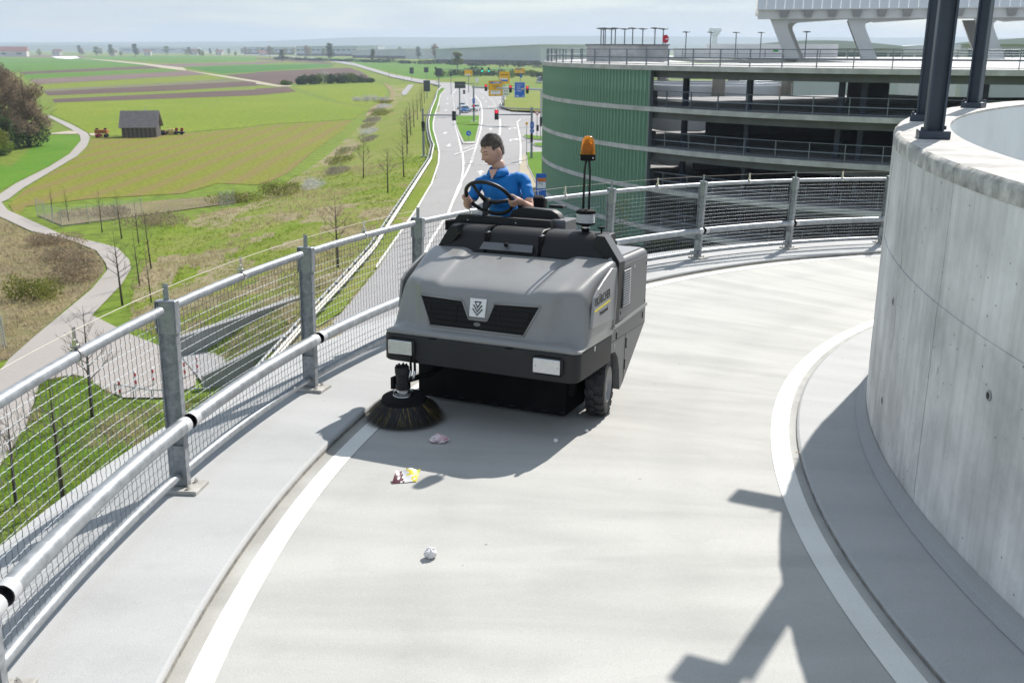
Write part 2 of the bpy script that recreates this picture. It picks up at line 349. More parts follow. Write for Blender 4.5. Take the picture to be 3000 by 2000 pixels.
mh = MB(); mh.lathe([(0, .001), (.015, .001), (.018, .004)], 14, M=Matrix.Rotation(PI/2, 3, 'Y')); me_h = mh.mesh('tie_hole', M_hole, smooth=True)
mh = MB(); mh.lathe([(.016, .001), (.019, .0055), (.025, .0045), (.028, .001)], 16, M=Matrix.Rotation(PI/2, 3, 'Y')); me_r = mh.mesh('rim', M_rim, smooth=True)
for a in (2.70, 2.93, 3.115, 3.20, 3.42, 3.6):
    for z in (.32, 1.02):
        if z < .5 and a == 3.115: continue
        h = place('tie_hole', me_h, wall, on_wall(a, z, .003)); place('rim', me_r, h)
# lime streaks running down from two holes
for a, z0, z1, w in ((2.94, 1.0, .52, .014), (2.938, 1.36, 1.12, .008), (3.03, 1.05, .78, .012), (3.046, .95, .86, .010)):
    mb = MB(); n = 10
    for i in range(n+1):
        t = i/n; ww = w*(math.sin(PI*min(1, t*1.2+.12))*.9+.08)*(1-.5*t)/WR; aa = a+.002*math.sin(t*5)
        for s_ in (-1, 1): mb.v.append((HX+(WR+.0045)*math.cos(aa+s_*ww), HY+(WR+.0045)*math.sin(aa+s_*ww), lerp(z0, z1, t)))
    mb.f += [(2*i, 2*i+1, 2*i+3, 2*i+2) for i in range(n)]
    mb.build('lime_streak', M_lime, wall)

# ------------------------------------------------------------------ galvanised railing on the outer walkway
M_galv = mat('galvanised_steel', (.31, .33, .35), .45, .5, var=.22, scale=14, detail=6, bump=.08, bscale=90)
M_galvd = mat('galvanised_dull', (.28, .295, .315), .55, .35, var=.3, scale=20, detail=6, bump=.08, bscale=90)
M_white_s = mat('end_sleeve', (.52, .53, .54), .5, .2)
M_bolt = mat('stainless_bolt', (.6, .58, .55), .3, 1.)
M_wire = mat('galvanised_wire', (.22, .245, .27), .55, .4)
M_cable = mat('steel_cable', (.42, .39, .34), .5, .4)
M_plate = mat('base_plate_coated', (.42, .41, .38), .7, var=.2, scale=12)
rail = thing('railing', 'galvanised steel railing with wire mesh infill along the outer edge of the ramp', 'railing', (0, 0, 0))
pa = [PH0-(k-1)*DPH for k in range(-2, 11)]       # post angles, near to far
me_post = MB().box((0, 0, .60), (.11, .012, 1.16)).box((.052, 0, .60), (.008, .052, 1.16)).box((-.052, 0, .60), (.008, .052, 1.16)).mesh('post', M_galvd)
me_cap = MB().box((0, 0, 1.194), (.128, .062, .012), bev=.004).box((.0615, 0, 1.095), (.005, .062, .19)).box((-.0615, 0, 1.095), (.005, .062, .19)).box((0, .012, 1.09), (.118, .006, .19)).box((0, -.012, 1.09), (.118, .006, .19)).mesh('cap', M_galv)
me_tab = MB().box((0, 0, 1.25), (.034, .006, .10)).mesh('cable_tab', M_galv)
me_base = MB().box((-.02, 0, .012), (.24, .20, .026), bev=.003).mesh('base_plate', M_plate)
me_foot = MB().box((0, .02, .16), (.10, .008, .26)).box((0, -.02, .16), (.10, .008, .26)).mesh('foot_bracket', M_galv)
me_bolt = MB().lathe([(0, .052), (.006, .052), (.006, .04), (.013, .039), (.013, .027), (.017, .026), (.017, .0245)], 8).mesh('bolt', M_bolt, smooth=True, angle=40)
me_head = MB().lathe([(0, .012), (.009, .012), (.010, 0)], 8, M=Matrix.Rotation(PI/2, 3, 'X')).mesh('bolt_head', M_galvd)
for a in pa:
    M = hel_mat(RR, a)
    po = place('post', me_post, rail, M)
    for nm, me in (('cap', me_cap), ('cable_tab', me_tab), ('base_plate', me_base), ('foot_bracket', me_foot)): place(nm, me, po)
    for x in (-.075, .06):
        for y in (-.06, .06): place('bolt', me_bolt, po, Matrix.Translation((x, y, 0)))
    for x in (-.03, .03):
        for z in (.06, .24, 1.02): place('bolt_head', me_head, po, Matrix.Translation((x, -.024, z)))
def arc_pts(r, dz, a0, a1, n): return [hel(r, lerp(a0, a1, i/n), dz) for i in range(n+1)]
me_bays = {}
WS = .0555
for i in range(len(pa)-1):
    a0, a1 = pa[i], pa[i+1]; e = .0022
    MB().tube(arc_pts(RR, 1.150, a0-.003, a1+.003, 10), .030, 14).build('top_rail', M_galv, rail, smooth=True, angle=60)
    mr = MB(); P_ = arc_pts(RR-.085, .445, a0-e, a1+e, 12); mr.tube(P_, .0475, 18, cap=False); mr.tube(P_, .042, 18, cap=False)
    mid = mr.build('middle_rail', M_galv, rail, smooth=True)
    for s_, aa, ab in ((0, a0-e, a0-e-.005), (1, a1+e+.005, a1+e)):
        q = MB(); q.tube(arc_pts(RR-.085, .445, aa, ab, 3), .0485, 18, cap=False); q.build('end_sleeve', M_white_s, mid, smooth=True)
    MB().tube(arc_pts(RR, .095, a0-.003, a1+.003, 10), .030, 14).build('bottom_rail', M_galv, rail, smooth=True, angle=60)
    # crimped wire mesh
    if i in (0, 1) or True:
        w = MB(); far = i > 7
        rw = .0018; am = .0022; Lr = RR*DPH; nvw = int(Lr/WS)
        z0, z1 = .118, 1.128; nh = int((z1-z0)/WS)
        for k in range(1, nvw):
            a = lerp(a0, a1, k/nvw); pts = []; ns = nh*2
            for q in range(ns+1):
                z = lerp(z0, z1, q/ns); pts.append(hel(RR+.004+am*math.cos(PI*q+PI*k), a, z))
            w.tube(pts, rw, 3 if far else 4, cap=False)
        for k in range(1, nh):
            z = lerp(z0, z1, k/nh); pts = []; ns = nvw*2
            for q in range(ns+1):
                a = lerp(a0-.002, a1+.002, q/ns); pts.append(hel(RR+.004-am*math.cos(PI*q+PI*k), a, z))
            w.tube(pts, rw, 3 if far else 4, cap=False)
        w.build('mesh_panel', M_wire, rail)
    am_ = (a0+a1)/2
    MB().tube(arc_pts(RR, 1.275, a0, a1, 6), .0022, 5).build('cable', M_cable, rail)
    Mx = hel_mat(RR, am_, 0)
    c = MB(); c.box((0, 0, 1.255), (.004, .032, .07)); c.lathe([(.0315, -.012), (.0345, -.012), (.0345, .012), (.0315, .012)], 16, c=(0, 0, 1.15), M=Matrix.Rotation(PI/2, 3, 'X')); c.tube([(-.022, 0, 1.195), (.022, 0, 1.195)], .011, 10); c.box((0, 0, 1.213), (.022, .02, .03))
    place('cable_clip', c.mesh('cable_clip', M_bolt, smooth=True, angle=40), rail, Mx)

# ------------------------------------------------------------------ steel columns with floodlights on the wall
M_navy = mat('navy_painted_steel', (.045, .06, .085), .45, .1, var=.15, scale=3)
def column(a, r, label, ztop, lamp=None):
    M = Matrix.Rotation(a, 4, 'Z'); M.translation = (HX+r*math.cos(a), HY+r*math.sin(a), WT)
    o = thing('steel_column', label, 'column', M=M, group='steel columns on the concrete wall'); h = ztop-WT
    MB().box((.052, 0, h/2+.03), (.014, .13, h)).box((-.052, 0, h/2+.03), (.014, .13, h)).box((0, 0, h/2+.03), (.09, .012, h)).build('shaft', M_navy, o)
    MB().box((0, 0, .0275), (.2, .2, .055), bev=.004).build('foot_plate', M_navy, o)
    for s_ in (-1, 1): MB().lathe([(0, .08), (.012, .08), (.013, .055)], 8, c=(s_*.08, s_*.08, 0)).build('bolt', M_navy, o)
    if lamp:
        c = M.inverted() @ Vector(lamp); c0 = Vector((0, 0, c.z))
        MB().tube([c0, c], .018, 8).build('lamp_arm', M_navy, o)
        R_ = M.to_3x3().inverted() @ Matrix.Rotation(SUN_AZ+PI/2, 3, 'Z')
        fl = MB(); fl.box(c, (.29, .10, .15), M=R_, bev=.01); f_ = fl.build('floodlight', M_navy, o)
        g_ = MB(); g_.box(c+R_ @ Vector((0, .0515, 0)), (.25, .004, .16), M=R_); g_.build('lamp_glass', mat('lamp_glass', (.5, .52, .55), .1, 0), f_)
    return o
column(2.873, 10.03, 'navy steel column standing nearest on top of the concrete wall', 3.3, (2.66, 6.79, 3.13))
column(2.690, 10.06, 'navy steel column partly hidden behind the nearest column on the wall', 3.09, (3.41, 8.92, 3.13))
column(2.452, 10.03, 'navy steel column farthest back on the curved wall top', 3.4)
# ------------------------------------------------------------------ ride-on sweeper (local: x to the machine's left, y to its rear, z up)
MSX, MSY, MSZ = -.0827, 7.488, -.1528
MS = Matrix(((.9099, .4142, .0133, MSX), (-.4147, .9088, .05, MSY), (.0087, -.051, .9987, MSZ), (0, 0, 0, 1))) @ Matrix.Scale(1.015, 4)
sw = thing('ride_on_sweeper', 'dark grey ride-on sweeping machine with a round side brush and orange beacon', 'sweeper', M=MS)
M_hood = mat('anthracite_plastic', (.255, .253, .248), .30, 0, var=.07, scale=2.2, bump=.08, bscale=260, spec=.5, coat=.15)
M_bump = mat('black_powder_coat', (.026, .026, .0265), .5, 0, var=.08, scale=4, bump=.1, bscale=300, spec=.35)
M_blk = mat('black_plastic', (.015, .015, .0155), .45, 0, bump=.12, bscale=240, spec=.4)
M_rub = mat('black_rubber', (.009, .009, .0095), .8, 0, var=.2, scale=6, bump=.2, bscale=80, spec=.2)
M_tyre = mat('tyre_rubber', (.028, .028, .03), .7, 0, var=.25, scale=9)
M_body = mat('grey_body_paint', (.15, .15, .155), .4, .1, var=.05, scale=2, bump=.05, bscale=250)
M_lite = mat('light_grey_and_sunlit_top', (.30, .30, .305), .38, .1, var=.05, scale=2)
M_alu = mat('bare_aluminium', (.66, .66, .67), .35, .85, var=.06, scale=30, stretch=(1, 30, 1))
M_steel = mat('bright_steel', (.6, .6, .6), .25, 1.)
M_logo_k = mat('logo_black', (.012, .012, .012), .5); M_logo_w = mat('logo_white', (.78, .78, .76), .5); M_yel = mat('logo_yellow', (.85, .70, .02), .5)
# hood: stations along the centre profile (y, z), shoulder x, drop, sweep, side y
ST = [(-.455, .654, .715, .0, .0, -.38), (-.468, .667, .715, .0, .0, -.385), (-.466, .687, .71, .0, .0, -.38), (-.440, .704, .69, .0, .005, -.36), (-.400, .713, .62, .0, .03, -.31), (-.392, .735, .60, .0, .05, -.28),
      (-.372, .85, .62, .0, .06, -.25), (-.354, .95, .63, .0, .08, -.21), (-.345, 1.0, .64, .004, .085, -.19), (-.336, 1.035, .645, .010, .08, -.17), (-.312, 1.066, .65, .014, .075, -.13), (-.265, 1.088, .655, .016, .065, -.08), (-.15, 1.127, .67, .024, .04, .03), (.02, 1.175, .69, .016, .015, .14), (.18, 1.213, .72, .008, 0, .24), (.31, 1.236, .735, .006, 0, .31)]
def front_y(z): return interp(z, [.735, .85, .95, 1.0], [-.392, -.372, -.354, -.345])
def hood_pts(i):
    Y, Z, xs, dr, sp, ys = ST[i]; t = i/(len(ST)-1); row = []
    xr = lerp(.36, .42, max(0, (i-8)/7)); up = -.026*sstep((i-7.5)/2.5)
    for k in range(17):
        u = k/16; x = xs*u
        q = sstep((u-.72)/.28); z = Z-dr*u*u+up*(1-sstep((x-xr)/.028)); q2 = sstep((u-.82)/.10); y = Y+sp*(.45*q*q+.55*q2)
        row.append(Vector((x, y, z)))
    p0 = row[-1]; e = Vector((.785, ys, .664 if i > 0 else .654)); zt = max(e.z, p0.z-.035)
    c1 = p0+Vector((.075 if i > 4 else .05, sp*.5+.01, -.012 if i > 7 else 0)); c2 = Vector((.785, ys-.02, zt))
    for k in range(1, 13):
        t = k/12; row.append(p0*(1-t)**3+c1*3*t*(1-t)**2+c2*3*t*t*(1-t)+e*t**3)
    return row
mb = MB(); rows = []
for i in range(len(ST)):
    r_ = hood_pts(i); full = [Vector((-q.x, q.y, q.z)) for q in r_[:0:-1]]+r_; rows.append(full)
nw = len(rows[0])
for r_ in rows: mb.v += [tuple(q) for q in r_]
for i in range(len(rows)-1):
    for j in range(nw-1): mb.f.append((i*nw+j, i*nw+j+1, (i+1)*nw+j+1, (i+1)*nw+j))
hood = mb.build('hood', M_hood, sw, smooth=True); hood.scale.x = 1.02
ss = hood.modifiers.new('sub', 'SUBSURF'); ss.levels = 1; ss.render_levels = 1
# rear closing panel, side logo panels
MB().box((0, .30, .95), (1.53, .03, .52)).build('hood_rear_panel', M_blk, sw)
for s_ in (1, -1):
    mb = MB(); poly = [(-.215, .80), (.29, .775), (.30, 1.17), (.20, 1.185), (.02, 1.12), (-.10, 1.07), (-.175, 1.02)]
    mb.prism([(y, z) for y, z in poly], .785, .8075, Matrix(((0, 0, s_, 0), (1, 0, 0, 0), (0, 1, 0, 0), (0, 0, 0, 1))))
    sp_ = mb.build('side_panel', M_lite if s_ > 0 else M_hood, sw)
    b_ = sp_.modifiers.new('bev', 'BEVEL'); b_.width = .008; b_.segments = 2
    if s_ > 0: side_panel = sp_
MB().tube([(.795, .285, .71), (.80, .295, 1.0), (.79, .30, 1.17), (.74, .31, 1.235)], .02, 8).build('hood_seal', M_hood, sw, smooth=True)
TX = Matrix(((0, 0, 1, 0), (1, 0, 0, 0), (0, 1, 0, 0), (0, 0, 0, 1)))
def side_M(y, z, x=.8083, rot=0.): M = TX @ Matrix.Rotation(rot, 4, 'Z'); M.translation = (x, y, z); return M
rt = .085
text_mesh('lettering', 'KÄRCHER', .088, M_logo_k, side_panel, side_M(-.125, .955, rot=rt), sx=.74, bold=.0022)
mb = MB(); mb.prism([(-.17, .912), (.17, .941), (.17, .960-.006), (-.17, .926)], .8077, .8087, TX); mb.build('yellow_stripe', M_yel, side_panel)
text_mesh('lettering', 'Professional', .052, M_logo_k, side_panel, side_M(-.06, .868, rot=rt), sx=.72)
mb = MB(); mb.box((.808, -.15, .985), (.002, .022, .06)); mb.build('emblem', M_logo_k, side_panel)
# front grille, following the front face
GP = [(-.524, .955), (-.165, .944), (-.100, .815), (.048, .815), (.095, .944), (.462, .957), (.350, .735), (-.420, .735)]
def grille_mat():
    m = mat('grille_mesh', (.012, .012, .012), .7, spec=.15); n, l = m.node_tree.nodes, m.node_tree.links; b = n['Principled BSDF']
    t = n.new('ShaderNodeTexCoord'); v = n.new('ShaderNodeTexVoronoi'); v.inputs['Scale'].default_value = 150; v.inputs['Randomness'].default_value = 0; l.new(t.outputs['Object'], v.inputs['Vector'])
    r = n.new('ShaderNodeValToRGB'); r.color_ramp.elements[0].position = .3; r.color_ramp.elements[0].color = (.003, .003, .003, 1); r.color_ramp.elements[1].position = .45; r.color_ramp.elements[1].color = (.02, .02, .02, 1)
    l.new(v.outputs['Distance'], r.inputs['Fac']); l.new(r.outputs['Color'], b.inputs['Base Color']); return m
def on_front(x, z, d): return (x, front_y(z)-d, z)
mb = MB(); mb.add([on_front(x, z, .004) for x, z in GP], [tuple(range(len(GP)))]); gr = mb.build('grille', grille_mat(), sw, tri=True)
n_ = len(GP); rim = MB()
for i in range(n_):
    a_, b_ = Vector(GP[i]), Vector(GP[(i+1) % n_]); rim.tube([on_front(*a_, .003), on_front(*b_, .003)], .008, 6)
rim.build('grille_rim', M_hood, gr, smooth=True)
for x0, x1, sg in ((-.44, -.20, -1), (.13, .385, 1)):
    q = MB(); P_ = [on_front(x0, .90, .006), on_front(x1, .90, .006), on_front(x1-sg*.02 if sg > 0 else x1, .775, .006), on_front(x0+.03, .775, .006)]
    q.tube(P_+[P_[0]], .004, 5); q.build('cooler_outline', M_blk, gr)
q = MB(); q.sphere((-.03, front_y(.78)-.001, .775), (.034, .006, .022)); q.build('horn', mat('horn_grey', (.16, .16, .16), .5, .5), gr, smooth=True)
# emblem plate with three chevrons
ez = lambda z: front_y(z)
q = MB(); q.add([(-.092, ez(.84)-.012, .84), (.030, ez(.84)-.012, .84), (.034, ez(.97)-.010, .968), (-.096, ez(.97)-.010, .968)], [(0, 1, 2, 3)]); q.tube([(-.092, ez(.84)-.010, .84), (.030, ez(.84)-.010, .84), (.034, ez(.97)-.008, .968), (-.096, ez(.97)-.008, .968), (-.092, ez(.84)-.010, .84)], .004, 6)
em = q.build('emblem_plate', M_logo_w, sw)
def em_poly(pts, m, d): w = MB(); w.add([(-.031+x, ez(.904+z)-.0135-d, .904+z) for x, z in pts], [tuple(range(len(pts)))]); return w.build('chevron', m, em, tri=True)
em_poly([(-.030, .046), (.030, .046), (0, -.004)], M_logo_k, 0); em_poly([(-.016, .038), (.016, .038), (0, .012)], M_logo_w, .0012)
for zt, w_ in ((.020, .040), (-.008, .046)):
    em_poly([(-w_, zt), (-w_+.016, zt), (0, zt-.030), (w_-.016, zt), (w_, zt), (0, zt-.052)], M_logo_k, .0006)
    em_poly([(-w_+.012, zt-.001), (-w_+.0165, zt-.001), (0, zt-.034), (w_-.0165, zt-.001), (w_-.012, zt-.001), (0, zt-.040)], M_logo_w, .0018)
# bumper: wraps the front with rounded corners
def bumper_path(off=0.):
    P_ = [(-.80-off, .25), (-.80-off, -.38)]
    for k in range(7): a = PI+PI/2*k/6; P_.append((-.70+(.10+off)*math.cos(a), -.38+(.10+off)*math.sin(a)))
    for k in range(7): a = -PI/2+PI/2*k/6; P_.append((.70+(.10+off)*math.cos(a), -.38+(.10+off)*math.sin(a)))
    P_.append((.80+off, .25)); return P_
mb = MB(); prof = [(-.035, .452), (-.012, .448), (0, .456), (0, .645), (-.008, .654), (-.05, .656)]
for o_, z in prof: mb.v += [(x, y, z+(.0 if z < .5 else max(0, y)*.05)) for x, y in bumper_path(o_)]
nb_ = len(bumper_path())
for i in range(len(prof)-1):
    for j in range(nb_-1): mb.f.append((i*nb_+j, i*nb_+j+1, (i+1)*nb_+j+1, (i+1)*nb_+j))
mb.build('bumper', M_bump, sw, smooth=True, angle=40)
for x, m_ in ((-.615, 0), (.584, 0)):
    q = MB(); q.box((x, -.486, .565), (.235, .03, .135), bev=.02); hs = q.build('headlight_housing', M_blk, sw, smooth=True, angle=50)
    q = MB(); q.box((x-.006, -.4995, .562), (.205, .012, .108), bev=.006); q.build('headlight_cover', M_alu, hs)
    for s_ in (-1, 1): q = MB(); q.lathe([(0, .004), (.005, .003), (.0055, 0)], 8, c=(x-.006+s_*.085, -.5055, .562), M=Matrix.Rotation(PI/2, 3, 'X')); q.build('screw', M_steel, hs)
for x in (-.36, .27):
    q = MB(); q.box((x, -.468, .652), (.06, .02, .012), bev=.003); q.build('hinge_slot', M_rub, sw)
q = MB(); q.box((.802, -.12, .635), (.003, .012, .035)); q.build('arrow_sticker', M_logo_w, sw)
# flap, added underside block
q = MB(); q.box((-.125, .05, .245), (1.29, .02, .43)); q.build('front_flap', M_rub, sw)
q = MB(); q.add([(.515, .045, .03), (.515, .045, .455), (.66, .24, .455), (.66, .24, .16)], [(0, 3, 2, 1), (0, 1, 2, 3)]); q.build('flap_side', M_rub, sw)
for k in range(9): q = MB(); q.box((-.66+k*.145, .036, .048+.004*(k % 3)), (.045, .006, .007)); q.build('flap_rivet', M_bump, sw)
q = MB(); q.box((-.02, .42, .42), (1.2, .7, .46)).box((0, -.1, .6), (1.5, .66, .12)); q.build('shadow_block', M_rub, sw)  # block added under the body so the machine's shadow is solid
# lower side skirts and rear body
SK = [(.255, .70), (1.115, .742), (1.115, .60), (.57, .20), (.50, .165), (.475, .33), (.43, .44), (.36, .505), (.255, .515)]
for s_ in (1, -1):
    q = MB(); q.prism(SK, .74, .80, Matrix(((0, 0, s_, 0), (1, 0, 0, 0), (0, 1, 0, 0), (0, 0, 0, 1)))); sk = q.build('side_skirt', M_body, sw)
    q = MB(); q.add([(s_*.752, .252, .70), (s_*.815, .252, .70), (s_*.815, 1.125, .742), (s_*.752, 1.125, .742), (s_*.752, .252, .722), (s_*.809, .252, .722), (s_*.809, 1.125, .764), (s_*.752, 1.125, .764)], [(3, 2, 1, 0), (4, 5, 6, 7), (0, 1, 5, 4), (1, 2, 6, 5), (2, 3, 7, 6), (3, 0, 4, 7)]); q.build('ledge', M_lite, sk)
    for y, z, ww, h, m_ in ((.37, .63, .022, .05, M_rub), (1.04, .67, .02, .05, M_rub), (.33, .555, .025, .028, M_lite), (.37, .675, .02, .03, M_lite), (1.05, .735, .02, .02, M_lite)):
        q = MB(); q.box((s_*.801, y, z), (.003, ww, h)); q.build('slot', m_, sk)
    for y, z in ((.62, .52), (.60, .35)):
        q = MB(); q.tube([(s_*.803, y, z-.035), (s_*.803, y, z+.035)], .004, 6); q.sphere((s_*.803, y, z-.035), .007, 8, 6); q.sphere((s_*.803, y, z+.035), .007, 8, 6); q.build('rubber_latch', M_blk, sk)
    for P_ in ([(.255, .60), (1.115, .60)], [(.60, .60), (.585, .21)]):
        q = MB(); q.tube([(s_*.7995, *P_[0]), (s_*.7995, *P_[1])], .0025, 4); q.build('seam', M_rub, sk)
    q = MB()
    def body_sec(y):
        P_ = [(.80, .73), (.80, 1.165)]+[(.745+.055*math.cos(a), 1.165+.055*math.sin(a)) for a in (PI/8, PI/4, 3*PI/8, PI/2)]+[(.30, 1.222)]
        return [(s_*x, y, z) for x, z in P_]
    secs = [body_sec(y) for y in (.42, 1.105)]; k_ = len(secs[0]); q.v += secs[0]+secs[1]
    q.f += [(i, i+1, k_+i+1, k_+i) for i in range(k_-1)]+[tuple(range(k_)), tuple(range(2*k_-1, k_-1, -1))]
    bd = q.build('side_body', M_body, sw, smooth=True, angle=30)
    q = MB(); q.box((s_*.57, .77, 1.2255), (.36, .62, .006)); q.build('sunlit_top_cover', M_lite, bd)  # sunlight on the body top is put into this lighter grey
    q = MB(); q.box((s_*.8025, .745, .955), (.005, .69, .43), bev=.002); dr_ = q.build('service_door', M_body, bd)
    q = MB(); q.box((s_*.806, .545, .985), (.004, .19, .30)); vn = q.build('vent_frame', M_rub, dr_)
    sl_ = MB(); sl_.box((0, 0, 0), (.012, .165, .011), M=Matrix.Rotation(.7*s_, 3, 'Y')); sm = sl_.mesh('louvre', M_lite)
    for k in range(15): place('louvre', sm, vn, Matrix.Translation((s_*.812, .545, .848+k*.0195)))
    for y, z in ((.43, .80), (1.07, .79), (1.07, 1.10)): q = MB(); q.box((s_*.806, y, z), (.003, .01, .022)); q.build('lock', M_rub, dr_)
    q = MB(); q.box((s_*.806, .75, 1.12), (.003, .012, .02)); q.build('arrow_sticker', M_logo_w, dr_)
    # arch post with chamfered shoulder
    q = MB(); q.prism([(.62, 1.40), (.680, 1.397), (.812, 1.205), (.803, .725), (.745, .725), (.745, 1.17), (.60, 1.33)], -.47, -.33, Matrix(((s_, 0, 0, 0), (0, 0, -1, 0), (0, 1, 0, 0), (0, 0, 0, 1)))); ar = q.build('arch_post', M_blk, sw)
    for ob_ in (sk, bd, ar):
        if s_ < 0: ob_.scale.x = .955 if ob_ is sk else .93 if ob_ is ar else .90
    q = MB(); q.add([(s_*.684, .475, 1.397), (s_*.815, .475, 1.205), (s_*.815, .50, 1.205), (s_*.815, .335, 1.208), (s_*.684, .335, 1.40)], [(0, 1, 3, 4)]); q.build('shoulder_plate', M_body, ar)
# three cover segments
CP = [(.318, 1.200), (.325, 1.235), (.345, 1.285), (.375, 1.335), (.415, 1.375), (.47, 1.396), (.60, 1.398), (.62, 1.38), (.62, 1.2)]
for x0, x1 in ((-.683, -.325), (-.300, .142), (.168, .683)):
    q = MB(); k_ = len(CP)
    for x in (x0, x1): q.v += [(x, y, z) for y, z in CP]
    q.f += [(i, i+1, k_+i+1, k_+i) for i in range(k_-1)]+[tuple(range(k_))[::-1], tuple(range(k_, 2*k_))]
    cv = q.build('cover_segment', M_blk, sw, smooth=True, angle=35)
    bm_ = cv.modifiers.new('bev', 'BEVEL'); bm_.width = .008; bm_.segments = 2; bm_.limit_method = 'ANGLE'
for x in (-.3125, .155):
    q = MB(); q.tube([(x-.01, .40, 1.345), (x+.01, .40, 1.345)], .022, 12); q.build('hinge', M_alu, sw, smooth=True, angle=40)
    q = MB(); q.box((x, .46, 1.27), (.03, .24, .18)); q.build('hinge_bracket', M_rub, sw)
q = MB(); q.add([(-.345, .28, 1.236), (.115, .28, 1.236), (.10, .328, 1.288), (-.33, .328, 1.288)], [(0, 1, 2, 3)]); q.build('latch_plate', M_body, sw)
q = MB(); q.lathe([(0, .03), (.018, .03), (.02, .022), (.008, .018), (.008, 0)], 12, c=(-.112, .305, 1.268), M=Matrix.Rotation(PI/3.6, 3, 'X')); q.build('latch_knob', M_rub, sw, smooth=True)
# dashboard, console, seat
q = MB(); q.prism([(-.775, 1.378), (-.705, 1.456), (.12, 1.452), (.135, 1.378)], -.70, -.62, Matrix(((1, 0, 0, 0), (0, 0, -1, 0), (0, 1, 0, 0), (0, 0, 0, 1)))); da_ = q.build('dashboard', M_blk, sw)
for x in (-.62, -.18): q = MB(); q.lathe([(0, .005), (.006, .003), (.007, 0)], 8, c=(x, .619, 1.415), M=Matrix.Rotation(PI/2, 3, 'X')); q.build('screw', M_steel, da_)
q = MB(); q.box((-.35, .66, 1.36), (.95, .12, .08)); q.build('dash_support', M_rub, sw)
CON = [(-.33, 1.44), (-.29, 1.50), (-.20, 1.528), (-.05, 1.522), (.06, 1.518), (.115, 1.49), (.15, 1.44), (.15, 1.38), (-.33, 1.38)]
q = MB(); q.prism(CON, -.90, -.79, Matrix(((1, 0, 0, 0), (0, 0, -1, 0), (0, 1, 0, 0), (0, 0, 0, 1)))); co = q.build('console', M_blk, sw, smooth=True, angle=50); bb = co.modifiers.new('bev', 'BEVEL'); bb.width = .012; bb.segments = 3
q = MB(); q.box((.15, .85, 1.40), (.13, .25, .10), bev=.01); q.build('console_side', M_body, sw)
q = MB(); q.box((.03, 1.0, 1.53), (.13, .07, .025), bev=.005); q.build('armrest', M_blk, sw)
q = MB(); q.box((-.50, 1.12, 1.12), (.50, .48, .12), bev=.04); q.build('seat_cushion', M_rub, sw, smooth=True, angle=60)
q = MB(); q.box((-.47, 1.36, 1.36), (.46, .10, .44), M=Matrix.Rotation(-.12, 3, 'X'), bev=.035); q.build('seat_back', M_rub, sw, smooth=True, angle=60)
q = MB(); q.box((-.35, .93, .93), (.9, .62, .26)); q.build('seat_base', M_rub, sw)
# steering wheel
TH = math.radians(44); sc_ = Vector((-.495, .765, 1.592)); e1 = Vector((1, 0, 0)); en = Vector((0, math.sin(TH), math.cos(TH))); e2 = en.cross(e1)*1.0
if e2.z < 0: e2 = -e2
RW = .205
def rim_pt(w, r=RW): return sc_+e1*(r*math.cos(w))+e2*(r*math.sin(w))
q = MB(); q.tube([rim_pt(2*PI*k/40) for k in range(40)], .0165, 10, closed=True); stw = q.build('steering_wheel', M_blk, sw, smooth=True)
hubc = sc_-en*.045
for w in (math.radians(118), math.radians(-2), math.radians(-122)):
    q = MB(); q.tube([hubc, lerp(hubc, rim_pt(w), .5)-en*.012, rim_pt(w)], [.022, .016, .014], 8); q.build('spoke', M_blk, stw, smooth=True)
Rn = Vector((0, 0, 1)).rotation_difference(en).to_matrix()
q = MB(); q.lathe([(0, .03), (.03, .028), (.036, .01), (.034, -.03), (.028, -.05), (.026, -.09), (0, -.09)], 18, c=hubc, M=Rn); q.build('hub', M_blk, stw, smooth=True, angle=45)
q = MB(); q.tube([hubc-en*.06, (-.50, .70, 1.40)], .024, 12); q.build('column', M_blk, stw, smooth=True)
# beacon, pre-cleaner, knob
bx_, by_ = .452, .55
q = MB(); q.tube([(bx_-.024, by_, 1.575), (bx_-.022, by_, 1.87), (bx_-.014, by_, 1.935), (bx_, by_, 1.952), (bx_+.014, by_, 1.935), (bx_+.022, by_, 1.87), (bx_+.024, by_, 1.575)], .009, 8); q.build('beacon_stand', M_blk, sw, smooth=True)
q = MB(); q.lathe([(0, 1.945), (.050, 1.945), (.060, 1.952), (.061, 1.992), (0, 1.992)], 24, c=(bx_, by_, 0)); be = q.build('beacon', M_rub, sw, smooth=True, angle=40)
M_amber = mat('amber_lens', (.95, .33, .02), .12, 0, trans=.75, ior=1.3)
q = MB(); q.lathe([(.058, 1.993), (.058, 2.01), (.054, 2.05), (.048, 2.095), (.040, 2.118), (.026, 2.131), (0, 2.135)], 28, c=(bx_, by_, 0)); q.build('amber_dome', M_amber, be, smooth=True)
q = MB(); q.lathe([(0, 1.9935), (.03, 1.994), (.034, 2.03), (.028, 2.07), (.012, 2.085), (0, 2.086)], 16, c=(bx_, by_, 0)); q.build('reflector', mat('orange_reflector', (.9, .45, .08), .3, .2), be, smooth=True)
for s_ in (-1, 1): q = MB(); q.sphere((bx_+s_*.052, by_-.03, 1.968), .007, 8, 6); q.build('screw', M_steel, be)
q = MB(); q.lathe([(0, 1.574), (.05, 1.572), (.074, 1.562), (.079, 1.545), (.077, 1.538), (0, 1.538)], 28, c=(bx_, by_, 0)); pc = q.build('pre_cleaner', M_rub, sw, smooth=True, angle=40)
M_glass = mat('clear_bowl', (.82, .83, .85), .15, 0, trans=.45, ior=1.2)
q = MB(); q.lathe([(.0725, 1.537), (.0725, 1.467), (.07, 1.467), (.07, 1.537)], 28, c=(bx_, by_, 0)); q.build('bowl', M_glass, pc, smooth=True, angle=40)
